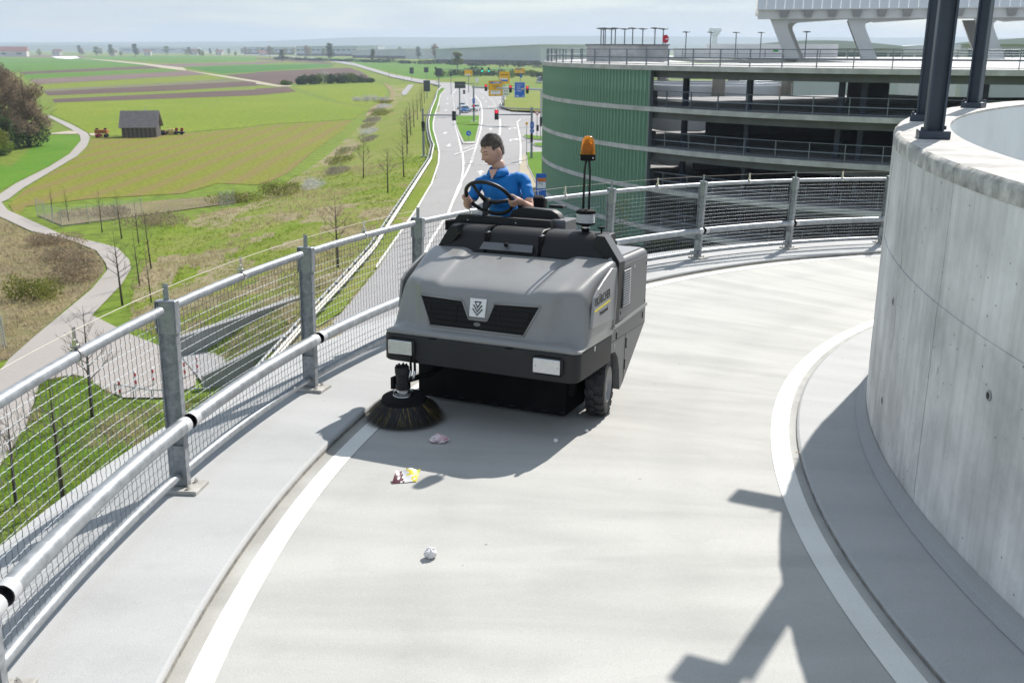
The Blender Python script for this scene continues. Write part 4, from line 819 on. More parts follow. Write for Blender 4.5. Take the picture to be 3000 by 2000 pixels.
# ------------------------------------------------------------------ surveyed plan of the landscape, metres (x, y)
PLAN = {
 'f_near': [[-82.1,197.9],[-68.6,208.4],[-57.1,226.1],[-58.1,230.3],[-39.4,249.8],[-36.5,218.8],[-34.4,177.7],[-31.8,142.6],[-32.1,130.7],[-33.2,129.4],[-38.5,130.7],[-40.1,121.3],[-49.4,116.9],[-54.2,110.8],[-51.5,102.9],[-56.9,112.3],[-61.2,125.7],[-65.1,141.6],[-70.8,164.4],[-75.7,180.1]],
 'f_bright': [[-123.3,272.5],[-146.3,328.9],[-120.9,354.6],[-95.1,380],[-87.4,414.8],[-61.9,339.2],[-51.4,316.5],[-43.7,304.8],[-41.8,298.2],[-39.7,252.9],[-58.9,233.6],[-57.9,229.3],[-69.5,211.1],[-83.6,201.6],[-86.6,208.1],[-100.5,233.6]],
 'f_right': [[-100,466.1],[-87.2,497.5],[-72.7,526.6],[-60.2,483.9],[-46.4,383.1],[-42.8,322.9],[-43.8,310.6],[-52.9,325.9],[-69.7,373.8]],
 's1': [[-147.3,328.9],[-95.5,381.7],[-87.6,415.8],[-102,466],[-111.3,445.5],[-108.9,436.1],[-134,393.5],[-158.3,352.1]],
 's2': [[-171.3,377.9],[-142.8,419.5],[-119.5,479],[-120.9,484.6],[-110.1,482.1],[-135.8,545],[-137.6,552.2],[-163.2,480.3],[-188.2,411.8]],
 's2b': [[-188.2,411.8],[-163.2,480.3],[-137.6,552.2],[-163.7,582.4],[-175.3,516.1],[-199.5,435.6]],
 's3': [[-199.5,435.6],[-175.3,516.1],[-163.7,582.4],[-187,663.5],[-200.6,676.5],[-226,489.6]],
 's4': [[-227.8,492.5],[-202.2,682],[-251.7,798.6],[-251.2,776],[-267.2,568]],
 's5': [[-271.8,573.8],[-253.6,783.3],[-288.2,868.2],[-320.6,676.2]],
 's6': [[-322.5,681.8],[-301.3,891],[-351.3,995.9],[-356.3,742.1]],
 's7': [[-935.4,1812.7],[-690.8,1655.5],[-395.4,1114.9],[-355.5,1007.9],[-360.2,748.7],[-387.1,747.2]],
 'g1': [[-383.5,1100.8],[-314.6,1268.7],[-326.9,1318.5],[-297.2,1353.9],[-285.3,1281.3],[-271.7,1095],[-278.9,1124.4],[-308,952.7]],
 'g2': [[-296.4,931.8],[-268.2,1080.9],[-264.8,1067.2],[-211.8,1145.5],[-179.2,1040.1],[-167,951.3],[-191.9,772.1],[-186.8,751.3],[-197.8,699.7]],
 'g3': [[-187.8,671.6],[-181.9,731.5],[-186.8,751.3],[-157.1,900.3],[-145.2,921.1],[-114.3,776.4],[-86.3,625.5],[-81.9,575.7],[-95.7,546.6],[-110.8,508.9],[-112.2,493.6],[-138.1,554.1]],
 'g4': [[-445.1,1797.2],[-330.4,1648.8],[-255.1,1380.7],[-182.7,1073.5],[-212.3,1161.5],[-302.4,1364.6],[-394.7,1593.2]],
 'g5': [[-338.1,1811.2],[-261.5,1708.4],[-113.3,1258.1],[-51.3,1069.8],[-0.3,910.4],[-0.2,686.3],[-17.6,653.2],[-45.7,587.4],[-54,597.6],[-86.7,743.1],[-182.2,1189.1]],
 'g6': [[-872.5,2113.4],[-769.3,2282.2],[-504.1,2036.1],[-348.7,1406.7],[-391.7,1196.9],[-486.9,1357.7],[-645.3,1611.2]],
 'g7': [[-1101.2,2225.7],[-1086.3,2399.9],[-868.3,2114.1],[-738.2,1778.3],[-973,1966.1]],
 'white_sheet': [[-892.4,2003.2],[-889.1,2110.8],[-706,1688.6],[-668.1,1561.5],[-741.7,1684.1]],
 'track_far': [[-704.7,1688.7],[-569.3,1459.3],[-409,1153.2],[-290.9,911.5],[-256.6,814.2],[-253,794.7],[-301.3,891],[-384.8,1071.8],[-524,1342.8]],
 'track_mid': [[-259.1,814],[-184.1,655.7],[-137.6,552.2],[-110.2,485],[-103.5,482.4],[-101.4,472.7],[-106.4,465.9],[-125.6,503.7],[-130.7,524.4],[-173.3,616.9]],
 'track_bend': [[-67.1,530.1],[-57.7,483.9],[-46.8,411.8],[-41.3,358.2],[-40.1,323],[-39.3,294],[-37,265.3],[-37.8,261],[-41.6,299.3],[-42.7,332.7],[-43.5,362.1],[-47.6,401.8],[-57.6,470.2]],
 'track_farm': [[-87.2,208.9],[-84.5,208.9],[-82.4,203.7],[-84.8,203.6]],
 'track_tree': [[-95.2,208.8],[-94,215.5],[-90.8,212.2],[-89.2,207.2],[-94.5,207.2]],
 'path': [[-120.7,263.7],[-121.9,268],[-102.2,235.2],[-88.4,210.8],[-83,199.1],[-76.3,181.2],[-71,164.4],[-65.6,142.2],[-61.6,125.7],[-58.8,116.2],[-58.4,113.7],[-54.9,108],[-47.3,98.9],[-42.5,93.1],[-37.5,89.2],[-34.9,86.8],[-32,81.7],[-30.5,78.1],[-29.2,72.6],[-27.8,63.7],[-25.3,61],[-24,59.5],[-21.3,57],[-18,54.1],[-16.6,49.5],[-17.3,47.5],[-19.6,47.5],[-21.1,48.7],[-23,50.8],[-23.8,51.2],[-25,50.1],[-22.7,43.5],[-21.6,38.7],[-21.9,36.2],[-29,49.5],[-28,51.7],[-28.6,54.1],[-29.3,58.9],[-30,64.6],[-30.8,71],[-32.2,77.6],[-33.3,80.1],[-36.3,85.6],[-40.1,89.8],[-46.5,95.2],[-53.6,103.6],[-56.6,107.4],[-61.9,120.4],[-64.7,130.4],[-68.7,148.9],[-73.7,167.8],[-81.9,192],[-87.1,204.1],[-96.1,220.8]],
 'lawn_front': [[-24.8,49.9],[-23.6,50.8],[-22.9,50.6],[-20.9,48.3],[-19.4,47],[-17.3,46.4],[-15.9,47.3],[-13.5,48.1],[-9.2,41.6],[-13.2,28.5],[-15.4,22.5],[-21.9,35.3],[-21.4,38.4],[-22.6,43.3]],
 'lawn_left': [[-83.8,158.4],[-74.3,148.9],[-89.9,191.8],[-94,204],[-89,206.7],[-85.5,200.3],[-82,192],[-74.3,168.7],[-69.2,149.6],[-65.1,131],[-62.8,119]],
 'toe': [[-59.4,498.5],[-45.8,392.2],[-40.4,323],[-37.3,274.2],[-34.1,218.8],[-30.8,166.6],[-30.2,142.6],[-30.5,112],[-34.5,103.8],[-34.4,90.5],[-29.9,78.1],[-27.5,69.4],[-26.2,62.8]],
 'ditch': [[-50.1,104.5],[-44.7,98.1],[-38.9,104.6],[-30.5,114.9],[-32.2,121.4],[-39.9,115.9],[-46.6,109.9]],
 'scrub': [[-53.2,102.8],[-46.2,94.5],[-39.8,89.2],[-36.1,85],[-33.4,80.1],[-32.3,77.1],[-31,71],[-30.2,64.7],[-29.4,58.9],[-28.7,54.1],[-29.5,52.4],[-55.4,102.9]],
 'crest': [[-53.9,528.2],[-36.4,472.4],[-30.2,442.4],[-27.1,371.7],[-22.4,300.2],[-18.7,234.1],[-16.7,203.1],[-14.7,179.2],[-12.5,157],[-11.7,150.7],[-10.6,131.4],[-10,71.3],[-10.4,60.3],[-10.8,52.1],[-11.1,44],[-11.2,39.4]],
 'asphalt': [[-1054.9,3398.8],[-585.5,2365.5],[-302.4,1601.4],[-155.5,1013.8],[-71.6,613.2],[-46.8,516.6],[-38.1,497.9],[-28,418.5],[-24.5,343.7],[-20.4,279.3],[-17.5,227.2],[-15.9,203.1],[-14.6,186.6],[-11.5,154.9],[-10.5,144.9],[-8.9,115.9],[-8.8,105],[-8.9,93.3],[-9.2,65.9],[-9.7,54.6],[-10.2,50],[-10.2,43.5],[-10.3,38.1],[-5.2,35.2],[2.6,35.3],[5.4,77.7],[9.7,145.2],[15,227.8],[7,234.6],[-0.2,240.7],[-2.8,254.5],[-3,265.5],[-1.7,315.5],[-3,358],[-6.9,397],[-16.3,448],[-22.1,488.3],[-30.7,518.4],[-40,523],[-37.3,537.6],[-52,575],[-79.6,682.3],[-182.3,1189.9],[-342.2,1812.5],[-661,2671.4],[-1202.9,3876.5]],
 'island': [[-12.4,225.1],[-7.3,225.2],[-6.5,196.3],[-6,162.1],[-7.7,161.5],[-9.3,179.3],[-11.1,201.4]],
 'isl_kerb': [[-12.6,226.2],[-7.2,226.3],[-6.3,195.5],[-5.9,158.7],[-7.7,157.9],[-9.5,177.9],[-11.2,200.5]],
 'wedge': [[-2,256],[-2.5,300.8],[-0.3,372.8],[8.3,397.6],[18.8,406.8],[26.6,407.2],[15.9,242.4],[7.3,242.2],[-0.2,246]],
 'isl_a': [[1.8,172.7],[2.1,174.7],[7.9,169],[7.7,163.5],[5,164.6],[2.3,167.6]],
 'isl_b': [[3.2,157.8],[3.7,159.6],[7.5,159.7],[7.2,152],[4.6,153.2],[3.5,154.5]],
 'isl_c': [[2,145.6],[6.9,147],[5.2,109.6],[2.7,109.6],[1.9,128.5]],
 'sand_c': [[1.1,138],[2.1,146],[2.5,138],[3,121.6],[2.9,104.4],[1.5,87.7],[0.7,115.3]],
 'verge_l': [[-27.5,418.5],[-29.4,434.6],[-27.3,371.7],[-21.8,291.3],[-18.7,234.1],[-16.5,201.3],[-14.6,179.3],[-12.2,154.9],[-11.3,148.8],[-11.2,150.7],[-14.5,185.1],[-15.9,203.1],[-17.5,227.2],[-20.4,279.3],[-24.5,343.7]],
 'verge_n': [[-9.9,71.3],[-10.4,60.3],[-10.8,52.1],[-10.4,51.4],[-9.7,54.7],[-9.3,66.6]],
 'lay_by': [[-43.8,404.6],[-49.2,486.1],[-46.6,486.2],[-39,376.8],[-40.1,374.2]],
 'marks': [[0.2,0,[[-20.7,353.8],[-21.8,387.9],[-22.4,409.5]]],[0.3,3,[[-20.7,353.8],[-17.3,300.3],[-14.9,262],[-13.8,244.4]]],[0.2,0,[[-12.1,214.6],[-11.1,197.9],[-9.2,172.5],[-7.5,148.8]]],[0.3,2.2,[[-7.5,148.3],[-6.3,130.8]]],[0.2,0,[[-10.7,148.2],[-7.5,148.6]]],[0.2,0,[[-12.6,344.1],[-9.2,291.7],[-7.4,250],[-6.4,216.7],[-5.8,186.7],[-5.5,152.9],[-5.5,147.7]]],[0.3,2.2,[[-5.5,146.9],[-5.4,130.8]]],[0.2,0,[[-7.4,149.8],[-5.5,158.2]]],[0.2,0,[[-7,145],[-5.6,152.8]]],[0.3,0,[[-2.6,214.7],[-2.3,194.7],[-2.2,174.6]]],[0.3,0,[[-5.9,198],[0.9,199],[3.2,200.3]]],[0.2,0,[[4.1,221.1],[1.8,214.8],[1,207.1],[1.1,193.1],[1.3,172.7],[1.3,155],[1,130.9]]],[0.2,3,[[-12.4,396.7],[-9.4,357.7],[-6.7,315.3],[-4.1,262.2]]],[0.2,3,[[-17.1,357.4],[-13.7,305.1],[-11.4,262.1]]],[0.2,0,[[-8.2,141.1],[-7.2,146.4],[-6.4,131],[-6.1,125.2],[-5.6,108.2],[-5.8,96.8],[-5.8,91.1]]],[0.2,0,[[-5.4,134.2],[-5.5,121.1],[-5.8,108.1],[-5.8,90.4],[-6.3,76.9],[-6.4,69.4]]],[0.2,0,[[-6.2,128.8],[-3,129.9],[1.1,130.4]]],[0.2,0,[[-5.6,121.1],[-5.4,122.4]]],[0.2,0,[[1.1,187.5],[1.3,161],[1.1,131.1]]],[0.1,0,[[-10.5,144.9],[-9.6,130.8],[-8.9,110.3],[-8.9,91.9],[-9.3,66.6]]],[0.1,0,[[-26.6,404.9],[-24.2,343.7],[-20.1,279.3],[-17.3,227.2],[-15.8,203.1],[-14.5,186.6],[-11.4,154.9],[-10.5,144.9]]]],
 'arrows': [[-19.9,312.3,1,0],[-17.8,279.4,1,0],[-16.1,247,1,0],[-11.9,180,0,0],[-9.8,156.5,0,0],[-4,188.3,1,0],[-0.5,189.9,1,1],[-0.3,165.8,1,1],[-3.8,121.1,1,0],[-6,263.8,1,1],[-5,323.4,1,1],[-3.5,294,1,1],[-12.8,320.4,1,1],[-7.5,291.8,1,0],[-9.1,320.6,1,0]],
 'barn': [[-77.2,199.7],[-72.3,203.8]],
 'barn_h': [2,4.3],
 'trailers': [[-80.9,199.6],[-79.2,201.7],[-72.8,207],[-70.8,205.7],[-70.3,207],[-69.5,207],[-68.2,207]],
 'clump': [[-76.7,151.7],[-86.6,177],[-89.3,189.6],[-104.3,226.9],[-89,173.1],[-87.9,164.2],[-113.2,220.5]],
 'clump_h': [13.6,10.2],
 'hedge': [[-106.5,489.4],[-74.4,526.5]],
 'hedge_h': 5.6,
 'blossom': [[-52,339.4],[-42.2,337.5]],
 'blossom_h': 2.2,
 'sap_road': [[-12.1,67.8,5.1],[-13.1,105,4.8],[-12.8,118.3,5.1],[-15.3,146.7,5.5],[-16.9,163.4,5.8],[-18.1,180.7,5.8],[-19.1,197.6,5.9],[-20.3,217.9,5.7],[-22,245.2,6.1],[-23.4,265.2,6.3],[-24.9,290.1,5.7],[-71.3,595.2,5.5],[-59.5,545.7,3.1],[-55.7,528.1,3.5],[-69.6,618,4.4]],
 'sap_slope': [[-18.4,123.8,4.4],[-28.9,78.1,4.4],[-27.7,72.2,3.8],[-24.9,66.7,3.6],[-33.9,89.2,3.6],[-36.3,91.5,4.2]],
 'sap_path': [[-26.8,66.4,4.8],[-39.3,94.5,4],[-45.2,100.8,3.4],[-48.5,104.5,3],[-20,44.5,5.2],[-17.3,35.1,5],[-19.1,35,4],[-20.7,36.4,3.5]],
 'poles': {'mastL':[-12.3,140,6.5],'mastR':[2.6,136.3,6.9],'isl1':[-11.7,227.3,7.3],'isl2':[-7.8,206.9,8],'farL':[-29.6,413.8,8.1],'far2':[-5.3,424.2,8.6],'far3':[-16,376,7.7],'portR':[5.6,198.2,7.2],'sgn1':[-26.2,314.7,5.3],'thin':[2.4,147,4.5],'yield_':[4.1,168.3,4.5],'rnd':[-6.9,159.8,1.1],'lit':[-15.1,468.2,3.5],'s2':[-2.1,262.3,3.6],'far4':[-54.2,572.2,4]},
 'cars': [[-11,235.5],[-8.9,242.4],[-12.5,251.4]],
 'trucks': [[-314.6,1666.1],[-354.1,1790.8]],
 'wh': [[-96.6,1222.7],[-0.3,951.8],[-284.2,1838.6],[-171.9,1667.7],[-861.3,3527.2],[-791.4,3545.8],[-724.3,3563.6],[-401.2,2605.9]],
 'wh_h': [12,15.1,10.2,16.3],
 'retwall': [[-19.1,54.6],[-17,55.9],[-13.2,59.3]],
 'bollards': [[-19.8,47.5],[-19.5,48.9],[-18.8,49.5],[-17.5,50.6],[-17.1,51.5]],
 'fence': [[-49.9,104.1],[-44.5,97.4],[-42.8,100.5],[-37,105.1],[-31.5,112]],
 'fence_bl': [[-29.8,55.3],[-30.1,57.8],[-29.1,54.3]],
}
ZF, ZR = -14.4, -11.8
def zroad(y): return ZR+(ZF+.35-ZR)*sstep((y-230)/290)
P = PLAN
# ---- materials
def ground_mat(name, stops, s1=.05, s2=.6, s3=6., rough=.95, bump=.0, rows=None, rowcol=None, fine=(.74, 1.2)):
    """patchy vegetation: stops = list of colours mixed by large, middle and fine noise; rows=(angle, spacing)"""
    m = bpy.data.materials.new(name); m.use_nodes = True; n, l = m.node_tree.nodes, m.node_tree.links; b = n['Principled BSDF']; b.inputs['Roughness'].default_value = rough; b.inputs['Specular IOR Level'].default_value = .15
    t = n.new('ShaderNodeTexCoord'); prev = None
    for k, sc2 in enumerate((s1, s2, s3)):
        a = n.new('ShaderNodeTexNoise'); a.inputs['Scale'].default_value = sc2; a.inputs['Detail'].default_value = 5; a.inputs['Roughness'].default_value = .62; l.new(t.outputs['Object'], a.inputs['Vector'])
        r = n.new('ShaderNodeMapRange'); r.inputs['From Min'].default_value = .36; r.inputs['From Max'].default_value = .64; l.new(a.outputs['Fac'], r.inputs['Value'])
        mx = n.new('ShaderNodeMix'); mx.data_type = 'RGBA'; l.new(r.outputs['Result'], mx.inputs['Factor'])
        if prev is None: mx.inputs['A'].default_value = tuple(stops[0])+(1,); mx.inputs['B'].default_value = tuple(stops[1])+(1,)
        else:
            l.new(prev, mx.inputs['A'])
            if k == 1:
                mx.inputs['B'].default_value = tuple(stops[2])+(1,); r.inputs['To Max'].default_value = .6
            else:
                m3 = n.new('ShaderNodeMix'); m3.data_type = 'RGBA'; m3.blend_type = 'MULTIPLY'; m3.inputs['Factor'].default_value = 1; l.new(prev, m3.inputs['A']); r.inputs['To Min'].default_value = fine[0]; r.inputs['To Max'].default_value = fine[1]; l.new(r.outputs['Result'], m3.inputs['B']); prev = m3.outputs['Result']; continue
        prev = mx.outputs['Result']
    if rows:
        mp_ = n.new('ShaderNodeMapping'); mp_.inputs['Rotation'].default_value = (0, 0, rows[0]); l.new(t.outputs['Object'], mp_.inputs['Vector'])
        w = n.new('ShaderNodeTexWave'); w.wave_type = 'BANDS'; w.bands_direction = 'X'; w.inputs['Scale'].default_value = 1/rows[1]*.314; w.inputs['Distortion'].default_value = rows[2]; w.inputs['Detail'].default_value = 3; w.inputs['Detail Scale'].default_value = .12
        l.new(mp_.outputs['Vector'], w.inputs['Vector'])
        r = n.new('ShaderNodeMapRange'); r.inputs['From Min'].default_value = .35; r.inputs['From Max'].default_value = .95; r.inputs['To Max'].default_value = rows[3]; l.new(w.outputs['Fac'], r.inputs['Value'])
        mx = n.new('ShaderNodeMix'); mx.data_type = 'RGBA'; mx.inputs['B'].default_value = tuple(rowcol)+(1,); l.new(prev, mx.inputs['A']); l.new(r.outputs['Result'], mx.inputs['Factor']); prev = mx.outputs['Result']
    l.new(prev, b.inputs['Base Color'])
    if bump:
        a = n.new('ShaderNodeTexNoise'); a.inputs['Scale'].default_value = s3*1.5; a.inputs['Detail'].default_value = 6; l.new(t.outputs['Object'], a.inputs['Vector']); bp_ = n.new('ShaderNodeBump'); bp_.inputs['Strength'].default_value = .8; bp_.inputs['Distance'].default_value = bump; l.new(a.outputs['Fac'], bp_.inputs['Height']); l.new(bp_.outputs['Normal'], b.inputs['Normal'])
    return m
G_ = {}
G_['base'] = ground_mat('meadow', [(.12, .18, .018), (.18, .205, .035), (.13, .195, .016)], .006, .05, .7)
G_['bright'] = ground_mat('young_wheat', [(.155, .205, .010), (.19, .23, .014), (.135, .20, .012)], .012, .06, .9, rows=(1.0, 8, 2.5, .18), rowcol=(.11, .17, .012))
G_['near'] = ground_mat('sprouting_field', [(.165, .175, .016), (.19, .18, .03), (.155, .19, .012)], .02, .15, 1.6, rows=(-.02, 4.6, 4.5, .6), rowcol=(.20, .135, .06))
G_['brown'] = ground_mat('ploughed_soil', [(.105, .07, .06), (.13, .085, .07), (.09, .062, .055)], .02, .2, 1.5)
G_['brownl'] = ground_mat('light_soil', [(.16, .11, .095), (.19, .135, .115), (.15, .11, .10)], .02, .2, 1.5)
G_['stub'] = ground_mat('stubble_strip', [(.16, .16, .08), (.13, .125, .085), (.17, .17, .07)], .03, .3, 1.5)
G_['green'] = ground_mat('grass_field', [(.07, .17, .012), (.10, .195, .014), (.07, .18, .014)], .008, .05, .6)
G_['dgreen'] = ground_mat('dark_grass_field', [(.04, .15, .02), (.055, .165, .018), (.045, .155, .018)], .01, .06, .8)
G_['ygreen'] = ground_mat('yellow_green_strip', [(.16, .205, .014), (.18, .215, .02), (.14, .19, .014)], .02, .1, 1)
G_['lawn'] = ground_mat('mown_lawn', [(.06, .19, .006), (.10, .215, .010), (.12, .19, .018)], .08, .5, 5, bump=.05)
G_['slope'] = ground_mat('rough_slope_grass', [(.165, .215, .016), (.24, .225, .075), (.13, .21, .012)], .055, .32, 3.2, bump=.12)
G_['straw'] = ground_mat('dry_straw_grass', [(.27, .225, .12), (.19, .18, .06), (.33, .28, .19)], .12, .6, 4, bump=.12)
G_['scrub'] = ground_mat('bramble_ground', [(.17, .13, .09), (.26, .21, .12), (.16, .17, .05)], .12, .6, 3.5, bump=.15)
G_['lawnf'] = ground_mat('front_lawn', [(.085, .18, .006), (.19, .17, .07), (.06, .16, .006)], .16, .7, 6, bump=.06)
M_path = ground_mat('path_asphalt', [(.33, .305, .285), (.365, .335, .315), (.35, .32, .295)], .12, .7, 5, fine=(.96, 1.03))
M_track = ground_mat('gravel_track', [(.42, .37, .29), (.36, .32, .22), (.45, .40, .33)], .06, .5, 3)
M_dirt = ground_mat('rutted_dirt', [(.27, .20, .13), (.20, .18, .06), (.25, .19, .11)], .05, .4, 2)
M_asph = ground_mat('road_asphalt', [(.315, .305, .305), (.345, .335, .332), (.30, .293, .295)], .04, .3, 3, rough=.85, fine=(.965, 1.03))
M_mark = mat('road_paint', (.70, .69, .66), .6, var=.08, scale=2)
M_plastic = mat('crop_fleece', (.82, .83, .85), .5)
M_kerb2 = mat('kerb_far', (.42, .40, .38), .85, var=.15, scale=1)
# ---- sheets
big = 9000
sheet('ground', [(-big, -200), (big, -200), (big, big), (-big, big)], ZF, G_['base'])
for nm, key, mk_ in (('field', 'f_near', 'near'), ('field', 'f_bright', 'bright'), ('field', 'f_right', 'bright'), ('field', 's1', 'brown'), ('field', 's2', 'brown'), ('field', 's2b', 'stub'), ('field', 's3', 'ygreen'), ('field', 's4', 'brownl'), ('field', 's5', 'green'), ('field', 's6', 'brown'), ('field', 's7', 'green'), ('field', 'g1', 'brownl'), ('field', 'g2', 'dgreen'), ('field', 'g3', 'brown'), ('field', 'g4', 'brown'), ('field', 'g5', 'green'), ('field', 'g6', 'green'), ('field', 'g7', 'brownl')):
    sheet(nm, P[key], ZF+.05, G_[mk_])
ws = sheet('crop_cover', P['white_sheet'], ZF+.25, M_plastic, kind=None); tag(ws, 'white sheet covering crops far out in the fields', 'crop cover')
sheet('scrubland', P['scrub'], ZF+.04, G_['scrub']); sheet('ditch', P['ditch'], ZF+.09, G_['scrub'])
sheet('lawn', P['lawn_left'], ZF+.05, G_['lawn']); sheet('lawn', P['lawn_front'], ZF+.12, G_['lawnf'])
for k, m_ in (('track_far', M_track), ('track_mid', M_track), ('track_bend', M_dirt), ('track_farm', M_track), ('track_tree', M_track)): sheet('track', P[k], ZF+.10, m_)
sheet('path', P['path'], ZF+.085, M_path)
# embankment from the guard rail down to the foot of the slope
def resample(pts, n):
    pts = [Vector((*q, 0)) for q in pts]; L = [0]
    for a_, b_ in zip(pts, pts[1:]): L.append(L[-1]+(b_-a_).length)
    out = []
    for i in range(n):
        s_ = L[-1]*(i/(n-1)); k = max(j for j in range(len(L)) if L[j] <= s_+1e-6); k = min(k, len(pts)-2); out.append(pts[k].lerp(pts[k+1], (s_-L[k])/(L[k+1]-L[k])))
    return out
def near_y(pts, y):      # x of polyline at y (monotone-ish in y)
    p_ = sorted(pts, key=lambda q: q[1]); return float(np.interp(y, [q[1] for q in p_], [q[0] for q in p_]))
crest = [q for q in P['crest']]+[[-10.5, 30], [-8, 18]]
toe = [[-59.4, 520]]+P['toe'][:7]+[[-30.5, 112], [-34.5, 103.8], [-34.4, 90.5], [-30, 78.1], [-27.5, 69.4], [-24.5, 61.5], [-20.5, 57.2], [-16.8, 54.2], [-14.6, 50], [-13.2, 42], [-12, 30]]
ys = np.concatenate([np.linspace(30, 130, 90), np.linspace(132, 300, 60), np.linspace(305, 500, 30)])
def slope_z(x, y):
    xc, xt = near_y(crest, y), near_y(toe, y); t = (x-xt)/max(.5, xc-xt)
    return lerp(ZF, zroad(y), sstep(t)*.5+max(0, min(1, t))*.5)
mb = MB(); NX = 26
for y in ys:
    xc, xt = near_y(crest, y)+(2.6 if y < 400 else .5), near_y(toe, y)
    for j in range(NX+1):
        t = j/NX; x = lerp(xt-1.2, xc, t); z = slope_z(x, y)-.0+.16*noise.noise(Vector((x*.25, y*.25, 0)))*math.sin(PI*t)+.05*noise.noise(Vector((x*1.3, y*1.3, 5)))*math.sin(PI*t)
        mb.v.append((x, float(y), z-.14*(1-t) if t < .05 else z-.05*sstep((t-.8)/.2)))
for i in range(len(ys)-1):
    for j in range(NX): mb.f.append((i*(NX+1)+j, i*(NX+1)+j+1, (i+1)*(NX+1)+j+1, (i+1)*(NX+1)+j))
em_ = mb.build('embankment', [G_['slope'], G_['straw']], smooth=True); em_['kind'] = 'structure'
for f in em_.data.polygons:
    c = f.center; v = noise.noise(Vector((c.x*.09, c.y*.05, 3)))+.5*noise.noise(Vector((c.x*.3, c.y*.2, 8)))
    tt = (c.x-near_y(toe, c.y))/max(1, near_y(crest, c.y)-near_y(toe, c.y))
    if c.y < 100 and v > .05 or (c.y > 100 and tt < .25 and v > .0): f.material_index = 1
# road
sheet('road', P['asphalt'], 0, M_asph, zf=lambda x, y: zroad(y))
sheet('lay_by', P['lay_by'], .04, M_asph, zf=lambda x, y: slope_z(x, y)+.1)
for k, m_ in (('verge_l', 'lawn'), ('verge_n', 'slope')): sheet('verge', P[k], .10, G_[m_], zf=lambda x, y: zroad(y))
sheet('verge', P['wedge'], .12, G_['slope'], zf=lambda x, y: zroad(y))
sheet('gravel_patch', P['sand_c'], .06, M_track, zf=lambda x, y: zroad(y))
def island(name, key, kk=None, h=.14):
    poly = P[kk or key]; mb = MB(); n = len(poly); z0 = zroad(poly[0][1])
    mb.prism([tuple(q) for q in poly], z0-.1, z0+h); o = mb.build(name, M_kerb2, tri=True); o['kind'] = 'structure'
    cx, cy_ = np.mean([q[0] for q in P[key]]), np.mean([q[1] for q in P[key]]); sc2 = 1 if kk else .94
    sheet('island_grass', [(cx+(x-cx)*sc2, cy_+(y-cy_)*sc2) for x, y in P[key]], z0+h+.03, G_['lawn'])
island('traffic_island', 'island', 'isl_kerb')
for k in ('isl_a', 'isl_b', 'isl_c'): island('traffic_island', k)
# markings
def strip(mb, pts, w, dash, z):
    pts = [Vector((*q, 0)) for q in pts]; seg = []
    if dash:
        rs = resample([(q.x, q.y) for q in pts], max(4, int(sum((b_-a_).length for a_, b_ in zip(pts, pts[1:]))/dash)*2)); seg = [(rs[i], rs[i+1]) for i in range(0, len(rs)-1, 2)]
    else: seg = list(zip(pts, pts[1:]))
    for a_, b_ in seg:
        t = (b_-a_).normalized(); s_ = Vector((-t.y, t.x, 0))*w/2
        mb.add([(q.x, q.y, zroad(q.y)+z) for q in (a_-s_, b_-s_, b_+s_, a_+s_)], [(0, 1, 2, 3)])
for w, dash, pts in P['marks']:
    mb = MB(); kz = .02+.004*len([1 for o_ in bpy.data.objects if o_.name.startswith('road_marking')]); strip(mb, pts, max(w, .16)*1.15, dash, kz); mk = mb.build('road_marking', M_mark); tag(mk, kind='structure')
for x, y, up, kind in P['arrows']:
    mb = MB(); s_ = 1 if up else -1
    body_ = [(-.10, 0), (.10, 0), (.10, 2.6), (.45, 2.6), (0, 4.6), (-.45, 2.6), (-.10, 2.6)] if not kind else [(-.10, 0), (.10, 0), (.10, 2.6), (.8, 3.0), (.8, 2.2), (1.6, 3.6), (.8, 5.0), (.8, 4.2), (-.10, 3.4)]
    mb.add([(x+a_*1.1, y+s_*(b_-2.3), zroad(y)+.022) for a_, b_ in body_], [tuple(range(len(body_)))])
    mk = mb.build('lane_arrow', M_mark, tri=True); tag(mk, kind='structure')
# retaining walls of the underpass below the road
M_rw = mat('underpass_concrete', (.34, .335, .33), .85, var=.2, scale=.8, bump=.2)
rw = MB(); A_, B_ = Vector((-19.1, 54.6, 0)), Vector((-12.2, 60.2, 0)); rw.add([(A_.x, A_.y, ZF), (B_.x, B_.y, ZF), (B_.x, B_.y, ZR-.1), (A_.x, A_.y, ZF+1.1), (A_.x-.3, A_.y+.4, ZF), (B_.x-.3, B_.y+.4, ZF), (B_.x-.3, B_.y+.4, ZR-.1), (A_.x-.3, A_.y+.4, ZF+1.1)], [(0, 1, 2, 3), (7, 6, 5, 4), (3, 2, 6, 7), (0, 3, 7, 4), (1, 5, 6, 2)])
o = rw.build('retaining_wall', M_rw); tag(o, 'sloping grey concrete retaining wall of the underpass below the road', 'wall')
rw = MB(); rw.add([(-16.2, 49.3, ZF), (-11.4, 52.6, ZF), (-11.4, 52.6, ZR+.0), (-16.2, 49.3, ZF+.7), (-16, 49, ZF), (-11.2, 52.3, ZF), (-11.2, 52.3, ZR), (-16, 49, ZF+.7)], [(0, 1, 2, 3), (7, 6, 5, 4), (3, 2, 6, 7), (0, 3, 7, 4), (1, 5, 6, 2)])
o = rw.build('retaining_wall', M_rw); tag(o, 'near concrete wing wall of the underpass behind the railing posts', 'wall')
sheet('underpass_floor', [(-19, 54.5), (-12.2, 60.0), (-11.4, 52.7), (-16.1, 49.4)], ZF+.13, M_asph)

